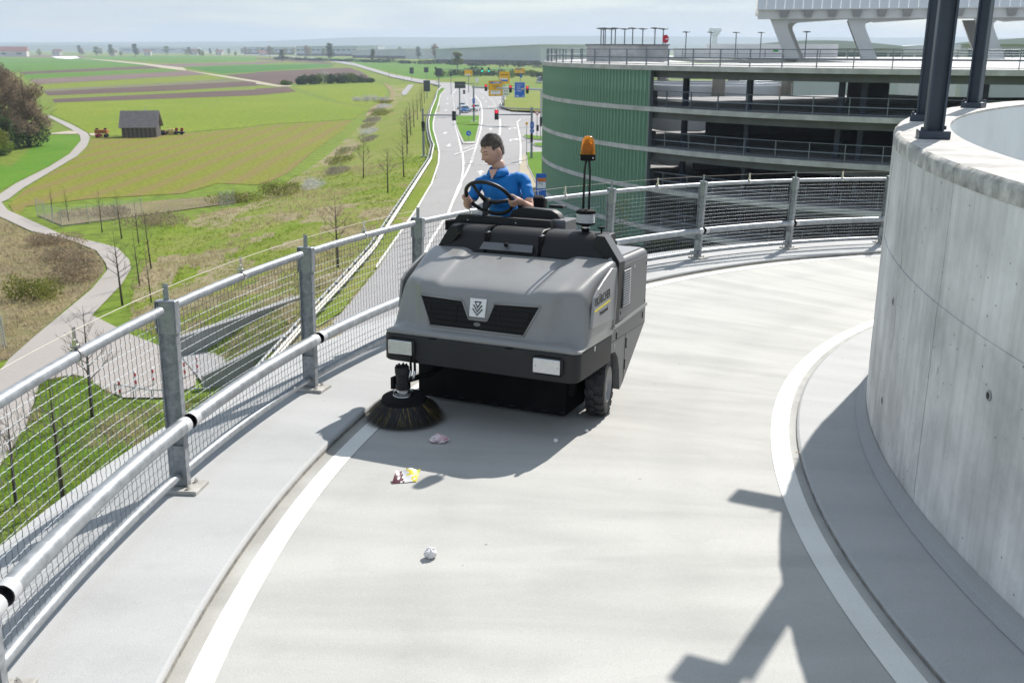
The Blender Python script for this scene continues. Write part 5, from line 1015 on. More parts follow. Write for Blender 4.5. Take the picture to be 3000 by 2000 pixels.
# ------------------------------------------------------------------ guard rail along the road: posts and beam
M_gr = mat('guard_rail_zinc', (.42, .43, .43), .55, .5, var=.15, scale=2); M_grl = mat('guard_rail_beam', (.60, .58, .53), .55, .3, var=.1, scale=2)
def guard_rail(label, pts, sp, z_off=0.):
    o = thing('guard_rail', label, 'guard rail', (pts[0][0], pts[0][1], zroad(pts[0][1]))); inv = Matrix.Translation(-o.location)
    L = sum(math.dist(a_, b_) for a_, b_ in zip(pts, pts[1:])); rs = resample(pts, max(4, int(L/sp)))
    q = MB()
    bm_ = [Vector((v.x, v.y, zroad(v.y)+.62+z_off)) for v in rs]
    for dz in (-.10, .10): q.tube([inv @ (v+Vector((0, 0, dz))) for v in bm_], .085, 6)
    q.build('beam', M_grl, o, smooth=True)
    q = MB(); q.tube([inv @ (v+Vector((-.42, 0, .02))) for v in bm_], .06, 5); q.build('rear_beam', M_gr, o)
    pm = MB().box((-.18, 0, .30), (.12, .14, .75)).box((-.2, 0, .62), (.46, .12, .16)).mesh('post', M_galvd)
    for v in rs: place('post', pm, o, inv @ Matrix.Translation((v.x, v.y, zroad(v.y)+z_off)))
    return o
cr2 = [q for q in P['crest'] if q[1] > 39][::-1]
guard_rail('galvanised guard rail along the road above the sapling slope', [q for q in cr2 if q[1] < 480], 2.0)
guard_rail('curved guard rail round the grass wedge across the junction', [[-2.1, 300], [-3.0, 262], [-2.2, 249], [.5, 243.5], [7, 240.5], [14, 240]], 3.0)
# ------------------------------------------------------------------ trees and shrubs
M_bark = mat('bark', (.085, .065, .05), .9, var=.3, scale=8); M_twig = mat('bare_twigs', (.15, .115, .085), .9, var=.35, scale=1.5); M_twigy = mat('budding_twigs', (.30, .24, .10), .9, var=.3, scale=1)
M_leafd = mat('dark_foliage', (.05, .085, .028), .8, var=.45, scale=.6, thin=.5); M_leaf = mat('spring_foliage', (.13, .19, .03), .8, var=.4, scale=.7, thin=.5); M_leafy = mat('yellow_foliage', (.23, .24, .05), .8, var=.35, scale=.7, thin=.5)
M_bloss = mat('white_blossom', (.62, .60, .57), .8, var=.25, scale=1.2, thin=.5); M_brownb = mat('brown_scrub', (.38, .30, .20), .9, var=.4, scale=1.0, thin=.5)
def twig_tree(seed, h, spread, trunk_r, nb, sub, up=.75, first=.35):
    """bare young tree: returns (trunk mesh, crown mesh) of height h"""
    R_ = random.Random(seed); tr = MB(); cw = MB(); lean = Vector((R_.gauss(0, .02), R_.gauss(0, .02), 0))
    pts = [Vector((0, 0, 0))+lean*(t*h)+Vector((0, 0, t*h)) for t in (0, .25, .5, .75, 1)]
    tr.tube(pts[:4], [trunk_r, trunk_r*.85, trunk_r*.6, trunk_r*.35], 6)
    cw.tube(pts[3:], [trunk_r*.35, trunk_r*.08], 4)
    def branch(p0, d, L, r, lev):
        p1 = p0+d*L*.5; p2 = p1+(d+Vector((R_.gauss(0, .12), R_.gauss(0, .12), .22))).normalized()*L*.5
        cw.tube([p0, p1, p2], [r, r*.6, r*.2], 4 if lev == 0 else 3, cap=False)
        if lev < sub:
            for k in range(4 if lev == 0 else 3):
                t = R_.uniform(.25, .95); q = p0.lerp(p1, t*2) if t < .5 else p1.lerp(p2, t*2-1)
                a = R_.uniform(0, 2*PI); dd = (d+Vector((math.cos(a), math.sin(a), R_.uniform(-.1, .5)))*.75).normalized(); branch(q, dd, L*R_.uniform(.35, .6), r*.5, lev+1)
    for k in range(nb):
        t = lerp(first, .93, (k+R_.random()*.6)/nb); a = k*2.4+R_.gauss(0, .4); L = spread*(1-.55*(t-first)/(1-first))*R_.uniform(.75, 1.15)
        branch(Vector((0, 0, t*h))+lean*(t*h), Vector((math.cos(a), math.sin(a), up+R_.gauss(0, .15))).normalized(), L, trunk_r*.46*(1.1-t), 0)
    return tr.mesh('trunk', M_bark, smooth=True), cw.mesh('crown', M_twig, smooth=False)
SAP = [twig_tree(s_, 5.2, 1.45, .085, 17, 2) for s_ in (1, 2, 3)]; SAPT = [twig_tree(s_, 5.0, .75, .07, 12, 2, up=1.3) for s_ in (11, 12, 13)]
def put_tree(name, label, cat, meshes, x, y, z, h, h0, group, rz=None):
    o = thing(name, label, cat, (x, y, z), random.uniform(0, 6.3) if rz is None else rz, group); s_ = h/h0
    for nm, me in zip(('trunk', 'crown'), meshes): place(nm, me, o, Matrix.Scale(s_, 4))
    return o
rs_ = sorted(P['sap_road'], key=lambda q: q[1])
for i, (x, y, h) in enumerate(rs_):
    z = slope_z(x, y) if y < 480 else ZF
    put_tree('sapling', f'bare roadside sapling on the grass slope, {ORD[i]} from the near end of the row', 'tree', SAP[i % 3] if i < 6 else SAPT[i % 3], x, y, z, min(h, 6.2), 5.2 if i < 6 else 5.0, 'bare saplings beside the road')
for i, (x, y, h) in enumerate(sorted(P['sap_slope'], key=lambda q: q[1])):
    put_tree('sapling', f'thin bare sapling on the dry slope between path and road, {ORD[i]} counted from the camera', 'tree', SAPT[i % 3] if i != 5 else SAP[1], x, y, slope_z(x, y), h+.3, 5.0, 'bare saplings on the dry slope')
for i, (x, y, h) in enumerate(sorted(P['sap_path'], key=lambda q: q[1])):
    put_tree('sapling', f'slender bare young tree beside the winding path, {ORD[i]} counted from the camera', 'tree', SAPT[(i+1) % 3] if i > 4 else SAP[(i+1) % 3], x, y, ZF+.05, h+.2, 5.0, 'young trees beside the winding path')
def cloud(mb, c, r, n, size, R_, shell=.55, flat=1.):
    for k in range(n):
        d = Vector((R_.gauss(0, 1), R_.gauss(0, 1), R_.gauss(0, 1)*flat)).normalized()*(shell+(1-shell)*R_.random()**.5); q = Vector((c[0]+d.x*r[0], c[1]+d.y*r[1], max(.05, c[2]+d.z*r[2])))
        a = Vector((R_.gauss(0, 1), R_.gauss(0, 1), R_.gauss(0, 1))).normalized(); b_ = a.orthogonal().normalized(); s_ = size*R_.uniform(.5, 1.3)
        mb.add([q-a*s_, q+b_*s_*.6, q+a*s_, q-b_*s_*.6], [(0, 1, 2, 3)])
def bush(name, label, cat, x, y, z, w, d, h, m_, n=500, size=.22, seed=1, group=None, trunk=True, lobes=6):
    R_ = random.Random(seed); o = thing(name, label, cat, (x, y, z), 0, group); mb = MB()
    for k in range(lobes):
        cx, cy_ = R_.uniform(-.6, .6)*w/2, R_.uniform(-.5, .5)*d/2; hh = h*R_.uniform(.6, 1.0); cloud(mb, (cx, cy_, hh*.5), (w/2*R_.uniform(.35, .6), d/2*R_.uniform(.5, .8), hh*.5), n//lobes, size, R_, .35)
    mb.build('crown', m_, o)
    if trunk:
        q = MB()
        for k in range(4): q.tube([(R_.uniform(-.1, .1)*w, R_.uniform(-.1, .1)*d, 0), (R_.uniform(-.25, .25)*w, R_.uniform(-.25, .25)*d, h*.6)], [.05*h/3, .02*h/3], 5)
        q.build('trunk', M_bark, o)
    return o
def big_tree(name, label, x, y, z, h, w, m_, seed, leaf_n, leaf, size=.35, group=None, low=None):
    R_ = random.Random(seed); o = thing(name, label, 'tree', (x, y, z), R_.uniform(0, 6), group)
    t, c = twig_tree(seed*7, h, w, h*.028, 26, 2, up=.55, first=.18); place('trunk', t, o); c.materials.clear(); c.materials.append(m_); place('crown', c, o)
    mb = MB()
    for k in range(16): a = R_.uniform(0, 6.3); rr = w*.75*R_.random()**.5; zz = h*R_.uniform(.25, .92); rr *= 1.15-zz/h*.75; cloud(mb, (rr*math.cos(a), rr*math.sin(a), zz), (w*.32, w*.32, h*.12), leaf_n//16, size, R_, .2)
    mb.build('twigs' if leaf is m_ else 'foliage', leaf, o)
    if low:
        q = MB(); cloud(q, (0, 0, h*.18), (w*.7, w*.7, h*.2), leaf_n//3, size, R_, .3); q.build('undergrowth', low, o)
    return o
M_twigc = mat('twig_mass', (.27, .205, .145), .95, var=.45, scale=.5, thin=.5)
CL = [(-79, 150, 12.5, 5.2, M_twigy, M_leafy, 'tan willow at the left edge beside the winding path'), (-88, 175, 14.5, 5.2, M_twigc, M_twigc, 'tall grey-brown bare tree in the middle of the clump'), (-91.5, 187, 12.8, 5.6, M_twigc, M_twigc, 'broad bare tree at the right edge of the clump'), (-86.5, 181, 11.5, 5.4, M_twigc, M_twigc, 'bare tree leaning over the path in front of the clump'), (-85, 166, 8.0, 4.2, M_twigc, M_leafd, 'dark evergreen shrub tree in the heart of the clump'), (-83, 158, 7.0, 3.8, M_leaf, M_leaf, 'light green tree low in front of the clump'), (-90, 168, 13.5, 5.0, M_twigy, M_twigc, 'bare tree behind the willow at the left edge')]
for i, (x, y, h, w, m1, m2, lb) in enumerate(CL): big_tree('bare_tree', lb, x, y, ZF, h, w, m1, 31+i, 7000, m2, .17, 'trees in the clump at the left edge', low=(M_leaf if i in (4,) else M_leafd if i in (1, 3) else None))
t_, c_ = twig_tree(55, 5.0, 1.0, .04, 12, 2, up=.9)
o = thing('budding_tree', 'small budding yellow-green tree seen through the railing beside the car park', 'tree', (7.2, 67, -11.8)); place('trunk', t_, o); place('crown', c_, o); q = MB(); cloud(q, (0, 0, 3.4), (.9, .9, 1.6), 350, .07, random.Random(3), .2); q.build('leaves', M_leafy, o)
# hedge, blossom, bushes
HX_, HY_ = -90, 508
for i in range(9):
    t = i/8; x, y = lerp(P['hedge'][0][0], P['hedge'][1][0], t), lerp(P['hedge'][0][1], P['hedge'][1][1], t)
    bush('hedge_bush', f'dark green bush in the long field hedge, {ORD[i]} from its left end', 'bush', x, y, ZF, 9.5, 7, [2.6, 4.2, 5.0, 5.6, 5.8, 5.6, 5.4, 4.4, 2.6][i], M_leafd if i % 3 else M_leaf, 2200, .26, 60+i, 'bushes in the field hedge')
bush('hedge_bush', 'pale grey blossoming bush rising behind the field hedge', 'bush', -94, 516, ZF, 5, 5, 7.2, M_bloss, 350, .3, 70)
for i in range(4): bush('blossom_bush', f'white flowering blackthorn bush in the field, {ORD[i]} from the left of four', 'bush', -51+i*2.7, 338.6+random.uniform(-.5, .5), ZF, 4.4, 3, [1.8, 2.3, 2.5, 2.2][i], M_bloss, 900, .12, 80+i, 'white flowering bushes in the field')
for i, (x, y, w, h, m_, lb) in enumerate(((-36, 99, 9, 1.6, M_brownb, 'brown bramble thicket behind the wire fence'), (-44, 104.5, 8, 1.1, M_brownb, 'low brown thicket inside the fenced ditch'), (-31, 114, 8, 1.6, M_leafy, 'yellow-green shrub strip at the end of the ditch'), (-27.5, 118, 6, 1.9, M_leafy, 'bright budding shrubs at the foot of the slope'), (-34, 74, 5.5, 2.0, M_brownb, 'dark brown bramble bank left of the winding path'), (-37, 81, 6, 1.5, M_brownb, 'tangled bare scrub on the left of the path bend'), (-33.5, 68, 4.5, 2.0, M_leafy, 'grey-green bush at the left edge above the scrub'), (-41, 88, 6, 1.4, M_brownb, 'low bramble patch beside the upper path bend'))):
    bush('scrub_bush', lb, 'bush', x, y, ZF if x < -29 else slope_z(x, y), w, w*.6, h, m_, 2200, .085, 90+i, 'scrub beside the path')
# line of pale reed and thorn shrubs along the foot of the embankment
M_reed = mat('pale_reed', (.34, .33, .17), .9, var=.3, scale=.8, thin=.5); M_reed2 = mat('grey_thorn', (.33, .29, .23), .9, var=.3, scale=.8, thin=.5)
for i in range(12):
    t = i/11; y = lerp(122, 330, t**1.15); x = near_y(toe, y)+lerp(6.5, 0, t)+random.uniform(-1.2, 1.2)
    bush('thorn_shrub', f'pale thorn shrub at the foot of the road slope, {ORD[i]} counted from the camera', 'bush', x, y, slope_z(x, y)-.1, lerp(3, 6, t), lerp(9, 24, t), random.uniform(.7, 1.3), [M_reed, M_reed2, M_leafy][i % 3] if i % 5 else M_bloss, 1500, .08+.07*t, 120+i, 'thorn shrubs along the foot of the slope', trunk=False, lobes=9)
# loose dry grass tufts, uncountable
def tufts(name, pts, h, m_, seed):
    R_ = random.Random(seed); mb = MB()
    for x, y, z in pts:
        for k in range(5):
            a = R_.uniform(0, 6.3); L = h*R_.uniform(.5, 1.4); d = Vector((math.cos(a)*.5, math.sin(a)*.5, 1)).normalized()*L; s_ = Vector((-math.sin(a), math.cos(a), 0))*.025*R_.uniform(.6, 1.6); q = Vector((x+R_.gauss(0, .12), y+R_.gauss(0, .12), z-.02))
            mb.add([q-s_, q+s_, q+d], [(0, 1, 2)])
    o = mb.build(name, m_); o['kind'] = 'stuff'; return o
M_straw = mat('straw_blades', (.40, .33, .20), .9, var=.3, scale=.8, thin=.5); M_gbl = mat('green_blades', (.22, .30, .03), .9, var=.4, scale=.6, thin=.5)
pts = []; pts2 = []
for k in range(9000):
    y = 42+100*random.random()**1.5; x = random.uniform(near_y(toe, y), near_y(crest, y)-.6); z = slope_z(x, y); v = noise.noise(Vector((x*.12, y*.08, 3)))
    (pts if v > .02 else pts2).append((x, y, z))
for k in range(3000): y = random.uniform(52, 100); t = random.random(); x = lerp(-30.5, -48, t)-(y-60)*.2+5; 
sc_poly = P['scrub']
def in_poly(x, y, poly):
    c = False; n = len(poly)
    for i in range(n):
        (x1, y1), (x2, y2) = poly[i], poly[i-1]
        if (y1 > y) != (y2 > y) and x < (x2-x1)*(y-y1)/(y2-y1)+x1: c = not c
    return c
for k in range(9000):
    x, y = random.uniform(-56, -28), random.uniform(52, 104)
    if in_poly(x, y, sc_poly): pts.append((x, y, ZF+.05))
for k in range(9000):
    x, y = random.uniform(-25, -9), random.uniform(24, 51)
    if in_poly(x, y, P['lawn_front']): (pts if noise.noise(Vector((x*.3, y*.3, 1))) > .15 else pts2).append((x, y, ZF+.12))
tufts('dry_grass', pts, .28, M_straw, 5); tufts('green_grass', pts2, .20, M_gbl, 6)
# ------------------------------------------------------------------ round multi-storey car park across the road
GX, GY, GR = 43.0, 97.5, 40.0
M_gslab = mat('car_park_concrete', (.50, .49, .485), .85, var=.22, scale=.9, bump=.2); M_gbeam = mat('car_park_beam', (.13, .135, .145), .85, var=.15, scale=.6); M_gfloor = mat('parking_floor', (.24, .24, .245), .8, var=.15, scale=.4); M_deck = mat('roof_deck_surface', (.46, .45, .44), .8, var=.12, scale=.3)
M_grail = mat('car_park_railing', (.20, .225, .26), .45, .6); M_white = mat('white_parapet', (.74, .75, .76), .6, var=.06, scale=.5); M_gcol = mat('navy_column', (.035, .042, .07), .5); M_tan = mat('raw_pier', (.30, .275, .23), .85, var=.15, scale=.6)
def channel_mat():
    m = mat('green_channel_glass', (.21, .40, .295), .22, 0, var=.15, scale=.4, spec=.6, trans=.25, stretch=(1, 1, .15)); return m
M_chan = channel_mat()
gar = thing('car_park', 'round multi-storey car park with green channel glass and open floors behind the railing', 'car park', (GX, GY, -11.8))
def gp(R_, deg, z): a = math.radians(deg); return (R_*math.cos(a), R_*math.sin(a), z+11.8)
def garc(prof, d0, d1, n, name, m_, parent, cap=True, smooth=True):
    mb = MB(); k = len(prof)
    for i in range(n+1):
        d = lerp(d0, d1, i/n); mb.v += [gp(r, d, z) for r, z in prof]
    for i in range(n):
        for j in range(k): j2 = (j+1) % k; mb.f.append((i*k+j, i*k+j2, (i+1)*k+j2, (i+1)*k+j))
    if cap: mb.f += [tuple(range(k))[::-1], tuple(n*k+j for j in range(k))]
    return mb.build(name, m_, parent, smooth=smooth, angle=35)
LV = [1.45-2.9*k for k in range(5)]
D0, D1, DG = 148, 285, 214.6
for k, z in enumerate(LV):
    sl_ = garc([(31, z), (GR+.15, z), (GR+.15, z-.33), (31, z-.33)], D0, D1, 110, 'floor_slab', M_gslab, gar)
    garc([(8, z), (30.998, z), (30.998, z-.33), (8, z-.33)], 196 if k else 206, 300, 60, 'inner_shade_slab', M_gfloor if k else M_deck, sl_)  # deepens the dark storeys; the top one is a roof added against the sun
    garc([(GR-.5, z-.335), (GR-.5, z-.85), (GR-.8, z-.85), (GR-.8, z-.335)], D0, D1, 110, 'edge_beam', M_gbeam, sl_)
    garc([(31.2, z+.005), (GR-.35, z+.005), (GR-.35, z+.012), (31.2, z+.012)], D0, D1, 90, 'floor_finish', M_deck if k == 0 else M_gfloor, sl_)
    # cross beams
    bmx = MB().box((0, 0, 0), (8.6, .35, .5)).mesh('cross_beam', M_gbeam)
    for d in (217.2, 224.6, 226.4, 234.5, 236, 246, 256): a = math.radians(d); place('cross_beam', bmx, sl_, Matrix.Translation(gp(34.8, d, z-.60)) @ Matrix.Rotation(a, 4, 'Z'))
    # railing: rails one mesh, posts single pieces
    d0 = 150 if k == 0 else DG
    RL = MB()
    for zz, rr in ((1.12, .035), (.55, .055), (.10, .03)): RL.tube([gp(GR-.28, lerp(d0, D1, i/60), z+zz) for i in range(61)], rr, 5)
    rl = RL.build('floor_railing', M_grail, sl_, smooth=True)
    pm = MB().box((0, 0, .58), (.10, .05, 1.16)).mesh('post', M_grail); d = 213.3-(3.35*18 if k == 0 else 0)
    while d < D1-1:
        if d > d0: place('post', pm, rl, Matrix.Translation(gp(GR-.28, d, z)) @ Matrix.Rotation(math.radians(d), 4, 'Z'))
        d += 3.35
    # fine mesh infill
    zs = [z+.12+.1*q for q in range(10)]
    if k < 4:
        wm = MB()
        for zz in (.24, .38, .70, .84, .98): wm.tube([gp(GR-.28, lerp(d0, D1, i/50), z+zz) for i in range(51)], .008, 3)
        wo2 = wm.build('infill_wires', M_grail, rl); wo2['kind'] = 'stuff'
# green channel glass, one channel at a time
step = .64; nch = 57
ch = MB(); w_ = GR*math.radians(step)*.88
prof = [(-w_/2, -.06), (-w_/2, .06), (-w_*.14, .12), (0, .0), (w_*.14, .12), (w_/2, .06), (w_/2, -.06)]
hh = 2.9-.33
for zz in (0, hh): ch.v += [(r, t, zz) for t, r in prof]
n7 = len(prof); ch.f = [(i, i+1, n7+i+1, n7+i) for i in range(n7-1)]
me_ch = ch.mesh('glass_channel', M_chan, smooth=True, angle=25)
for k in range(5):
    z = LV[k]-2.9+.001 if k < 4 else -11.8
    fac = garc([(GR-.02, z+.02), (GR+.04, z+.02), (GR+.04, z+.10), (GR-.02, z+.10)], 152, DG, 60, 'glass_facade', M_grail, gar)
    hk = (hh if k < 4 else LV[4]-.33+11.8)/hh
    for i in range(nch):
        d = DG-step*(i+.5); M = Matrix.Translation(gp(GR, d, z)) @ Matrix.Rotation(math.radians(d), 4, 'Z') @ Matrix.Diagonal((1, 1, hk, 1)); place('glass_channel', me_ch, fac, M)
    garc([(GR-.03, z+.1), (GR+.06, z+.1), (GR+.06, z+hh*hk), (GR-.03, z+hh*hk)], 152, DG-step*nch, 24, 'glass_channels', M_chan, fac)['kind'] = 'stuff'
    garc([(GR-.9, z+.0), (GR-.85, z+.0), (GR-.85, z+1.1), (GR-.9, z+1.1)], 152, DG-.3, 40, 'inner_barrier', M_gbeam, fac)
    ed = MB().box((0, 0, hh*hk/2), (.35, .10, hh*hk)).mesh('edge_profile', M_grail); place('edge_profile', ed, fac, Matrix.Translation(gp(GR, DG+.12, z)) @ Matrix.Rotation(math.radians(DG), 4, 'Z'))
    for d in (216.4, 225.0, 235.0, 237.2, 248, 259, 270):
        cm_ = MB().box((0, 0, 1.28*hk), (.34, .34, 2.56*hk)).mesh('column', M_gcol); place('column', cm_, gar, Matrix.Translation(gp(37.6, d, z)) @ Matrix.Rotation(math.radians(d), 4, 'Z'))
    if k:  # unseen walls added to block daylight in the lower storeys
        garc([(9, z), (9.3, z), (9.3, z+hh*hk), (9, z+hh*hk)], 196, 300, 40, 'back_or_blocking_wall', M_gbeam, gar)
        garc([(9.3, z), (30, z), (30, z+hh*hk), (9.3, z+hh*hk)], 203 if k > 1 else 206, 203.8 if k > 1 else 206.8, 1, 'daylight_blocking_wall', M_gbeam, gar)
        garc([(9.3, z), (GR-.6, z), (GR-.6, z+hh*hk), (9.3, z+hh*hk)], 284, 284.5, 1, 'daylight_blocking_wall', M_gbeam, gar)
    if k == 0:
        garc([(24, z), (24.3, z), (24.3, z+hh), (24, z+hh)], 226.0, 233.5, 10, 'back_or_blocking_wall', M_gbeam, gar)
# spiral ramp drum inside
DX, DY, DRR = 19.5-GX, 103.0-GY, 8.0
for k in range(1, 4):
    z = LV[k]+11.8; dr = MB(); dr.lathe([(DRR, z-.9), (DRR+.25, z-.9), (DRR+.25, z+.75), (DRR, z+.75), (DRR, z-.9)], 64, c=(DX, DY, 0)); d_ = dr.build('ramp_parapet', M_white, gar, smooth=True, angle=40)
    fl_ = MB(); fl_.lathe([(3.2, z-.65), (DRR, z-.65), (DRR, z-.85), (3.2, z-.85)], 48, c=(DX, DY, 0)); fl_.build('ramp_floor', M_gfloor, d_)
    for zz in (.95, 1.15):
        rl = MB(); rl.tube([(DX+(DRR+.1)*math.cos(2*PI*i/64), DY+(DRR+.1)*math.sin(2*PI*i/64), z+zz) for i in range(64)], .035, 5, closed=True); rl.build('hand_rail', M_grail, d_, smooth=True)
for i in range(7):
    a = 2*PI*i/7+3.75; q = MB(); q.box((DX+(DRR+.7)*math.cos(a), DY+(DRR+.7)*math.sin(a), 6.4), (1.1, .5, 12.8), rz=a+PI/2); q.build('pier', M_tan, gar)
# roof deck: rear plate, parapets, head house
q = MB(); q.prism([(32-GX, 74-GY), (100-GX, 74-GY), (100-GX, 150-GY), (21-GX, 150-GY), (21-GX, 117-GY), (32-GX, 117-GY)], 1.09+11.8, 1.438+11.8); q.build('rear_deck', M_deck, gar, tri=True)
hb = MB(); hb.box((10.8-GX, 97.5-GY, 1.45+.72+11.8), (6.4, 4.2, 1.45), rz=.55); h_ = hb.build('head_house', M_gslab, gar)
hb = MB(); hb.box((10.8-GX, 97.5-GY, 2.945+11.8), (6.6, 4.4, .09), rz=.55); hb.build('roof_lip', M_gbeam, h_)
for x0, x1, y, hgt in ((26.5, 44.5, 142, 1.75), (21.5, 27, 138, 1.2)): hb = MB(); hb.box(((x0+x1)/2-GX, y-GY, 1.45+hgt/2+11.8), (x1-x0, .4, hgt)); hb.build('white_parapet', M_white, gar)
for x in (23, 36): hb = MB(); hb.box((x-GX, 141.78-GY, 13.25+.9), (.7, .02, .32)); hb.build('exit_sign', mat('exit_green', (.02, .32, .06), .5), gar)
rr = MB()
for zz in (.55, 1.1): rr.tube([(x-GX, 128-GY, 13.25+zz) for x in (21, 72)], .04, 5)
r_ = rr.build('deck_railing', M_grail, gar)
pmesh = MB().box((0, 0, .57), (.08, .08, 1.14)).mesh('post', M_grail)
for i in range(16): place('post', pmesh, r_, Matrix.Translation((21+i*3.4-GX, 128-GY, 13.25)))
# roof-deck lamps
M_lampp = mat('lamp_post_grey', (.09, .11, .12), .5, .3)
lp = MB().tube([(0, 0, 0), (0, 0, 3.05)], .06, 6).mesh('pole', M_lampp); lh = MB().lathe([(0, 3.22), (.25, 3.22), (.52, 3.17), (.50, 3.12), (.12, 3.06), (0, 3.05)], 14).mesh('lamp_head', M_lampp, smooth=True)
LPX = [(1755, 109), (1762, 112), (1767, 108), (1785, 112), (1796, 108), (1823, 112), (1846, 108), (1875, 111), (1910, 107), (1934, 111), (2000, 132), (2071, 134), (2144, 136), (2216, 136), (2285, 126), (2346, 130)]
for i, (px, d) in enumerate(LPX):
    x = (px-1500)/2917*.959*d*1.0; o = thing('lamp_post', f'small mushroom lamp post on the car park roof, {ORD[i]} from the left', 'lamp post', (x, d*.985, 1.44), 0, 'lamp posts on the car park roof'); place('pole', lp, o); place('lamp_head', lh, o)
st = thing('stop_sign', 'round red sign on a short pole on the car park roof', 'sign', (15.6, 106, 1.44)); q = MB(); q.tube([(0, 0, 0), (0, 0, 1.9)], .04, 6); q.build('pole', M_lampp, st); q = MB(); q.lathe([(0, 0), (.42, 0), (.42, .03), (0, .03)], 20, c=(0, 0, 2.1), M=Matrix.Rotation(PI/2, 3, 'X') @ Matrix.Rotation(.6, 3, 'Y')); q.build('disc', mat('sign_red', (.55, .02, .04), .4), st, smooth=True, angle=40); q = MB(); q.box((0, -.035, 2.1), (.55, .01, .12)); q.build('bar', M_white, st)
# ------------------------------------------------------------------ elevated building on slanted legs, top right
bd = thing('elevated_building', 'long elevated building with ribbed white cladding on slanted white legs', 'building', (27.7, 116.8, 0), math.atan2(-5.4, 17))
M_clad = mat('white_cladding', (.66, .68, .70), .5, .2, var=.06, scale=.5); M_wst = mat('white_steel', (.68, .68, .66), .5, var=.05, scale=.5); M_und = mat('soffit_grey', (.30, .29, .28), .8)
q = MB(); q.box((32, 9, 6.35), (64, 17, .5)); q.build('floor_plate', M_und, bd)
q = MB(); q.box((32.2, .2, 6.25), (65, .5, 1.0)); q.build('edge_girder', M_wst, bd)
cl = MB().add([(0, -.35, 6.72), (.92, -.35, 6.72), (.92, .75, 10.4), (0, .75, 10.4), (0, -.2, 6.72), (.92, -.2, 6.72), (.92, .9, 10.4), (0, .9, 10.4)], [(0, 1, 2, 3), (7, 6, 5, 4), (0, 4, 5, 1), (1, 5, 6, 2), (0, 3, 7, 4), (3, 2, 6, 7)]).mesh('cladding_panel', M_clad)
for i in range(66): place('cladding_panel', cl, bd, Matrix.Translation((-.4+i*.985, .03*(i % 2), 0)))
q = MB(); q.box((32, .05, 6.76), (64.8, .9, .10)); q.build('drip_rail', M_wst, bd)
q = MB(); q.add([(-.6, -.35, 6.72), (-.6, .75, 10.4), (-.6, 17.5, 10.4), (-.6, 17.5, 6.1), (-.6, 0, 6.1)], [(0, 1, 2, 3, 4)]); q.build('end_wall', M_wst, bd)
rb = MB().prism([(0, 6.70), (1.05, 6.70), (.85, 5.95), (.15, 5.95)], -.0, .35, Matrix(((1, 0, 0, 0), (0, 0, -1, 0), (0, 1, 0, 0), (0, 0, 0, 1)))).mesh('bracket', M_und)
for i in range(17): place('bracket', rb, bd, Matrix.Translation((2.0+i*2.55, -.08, 0)))
XZ = Matrix(((1, 0, 0, 0), (0, 0, 1, 0), (0, 1, 0, 0), (0, 0, 0, 1)))
for s0 in (1.0, 9.2, 22, 31, 44):
    for yy in (.6, 12):
        q = MB(); q.prism([(s0, 5.8), (s0+3.2, 5.8), (s0+2.3, 5.55), (s0+1.95, 5.2), (s0+2.0, 4.8), (s0+3.6, 1.45), (s0+2.0, 1.45), (s0+.35, 5.0)], yy, yy+.7, XZ); q.build('slanted_leg', M_wst, bd, tri=True)
for s0 in (1.5, 10, 23): q = MB(); q.prism([(s0, 5.8), (s0+9.0, 5.8), (s0+6, 5.6), (s0+2, 5.35)], .65, 1.2, XZ); q.build('tie_beam', M_wst, bd, tri=True)
# ------------------------------------------------------------------ masts, signals, signs
M_mast = mat('zinc_mast', (.24, .27, .30), .5, .4); M_mastl = mat('zinc_gantry', (.46, .48, .49), .5, .4); M_sigb = mat('signal_black', (.015, .016, .018), .5); M_back = mat('sign_back', (.075, .085, .095), .5, .3); M_signy = mat('sign_yellow', (.85, .46, .005), .45); M_signb = mat('sign_blue', (.01, .13, .52), .45); M_signw = mat('sign_white', (.78, .79, .80), .45)
M_redl = mat('signal_red', (.8, .02, .05), .3, emit=.7); M_grnl = mat('signal_green', (.02, .75, .55), .3, emit=.9); M_txt = mat('sign_text_dark', (.20, .10, .01), .6); M_org = mat('sign_orange', (.85, .22, .01), .5)
def mast(name, label, cat, x, y, h, r=.14, group=None):
    o = thing(name, label, cat, (x, y, zroad(y)), 0, group); q = MB(); q.tube([(0, 0, 0), (0, 0, h)], [r, r*.8], 10); q.build('pole', M_mast, o, smooth=True, angle=50); q = MB(); q.box((0, 0, .06), (r*4, r*4, .12)); q.build('foot', M_mastl, o); return o
def arm(o, x0, x1, z, r=.09, m_=None): q = MB(); q.tube([(x0, 0, z), (x1, 0, z)], [r, r*.8], 8); return q.build('arm', m_ or M_mast, o, smooth=True, angle=50)
def signal(o, x, z, lit=None, w=.5, h=1.25, y=-.2, m_=None):
    q = MB(); q.box((x, y, z), (w, .25, h), bev=.05); s_ = q.build('signal_head', m_ or M_sigb, o)
    for k in range(3):
        q = MB(); q.lathe([(0, .0), (w*.34, .01), (w*.36, .04), (w*.40, .04), (w*.40, 0)], 14, c=(x, y-.13, z+h*.31*(1-k)), M=Matrix.Rotation(PI/2, 3, 'X')); ml = M_redl if (lit == 'r' and k == 0) else M_grnl if (lit == 'g' and k == 2) else M_sigb; q.build('lens', ml, s_, smooth=True)
    return s_
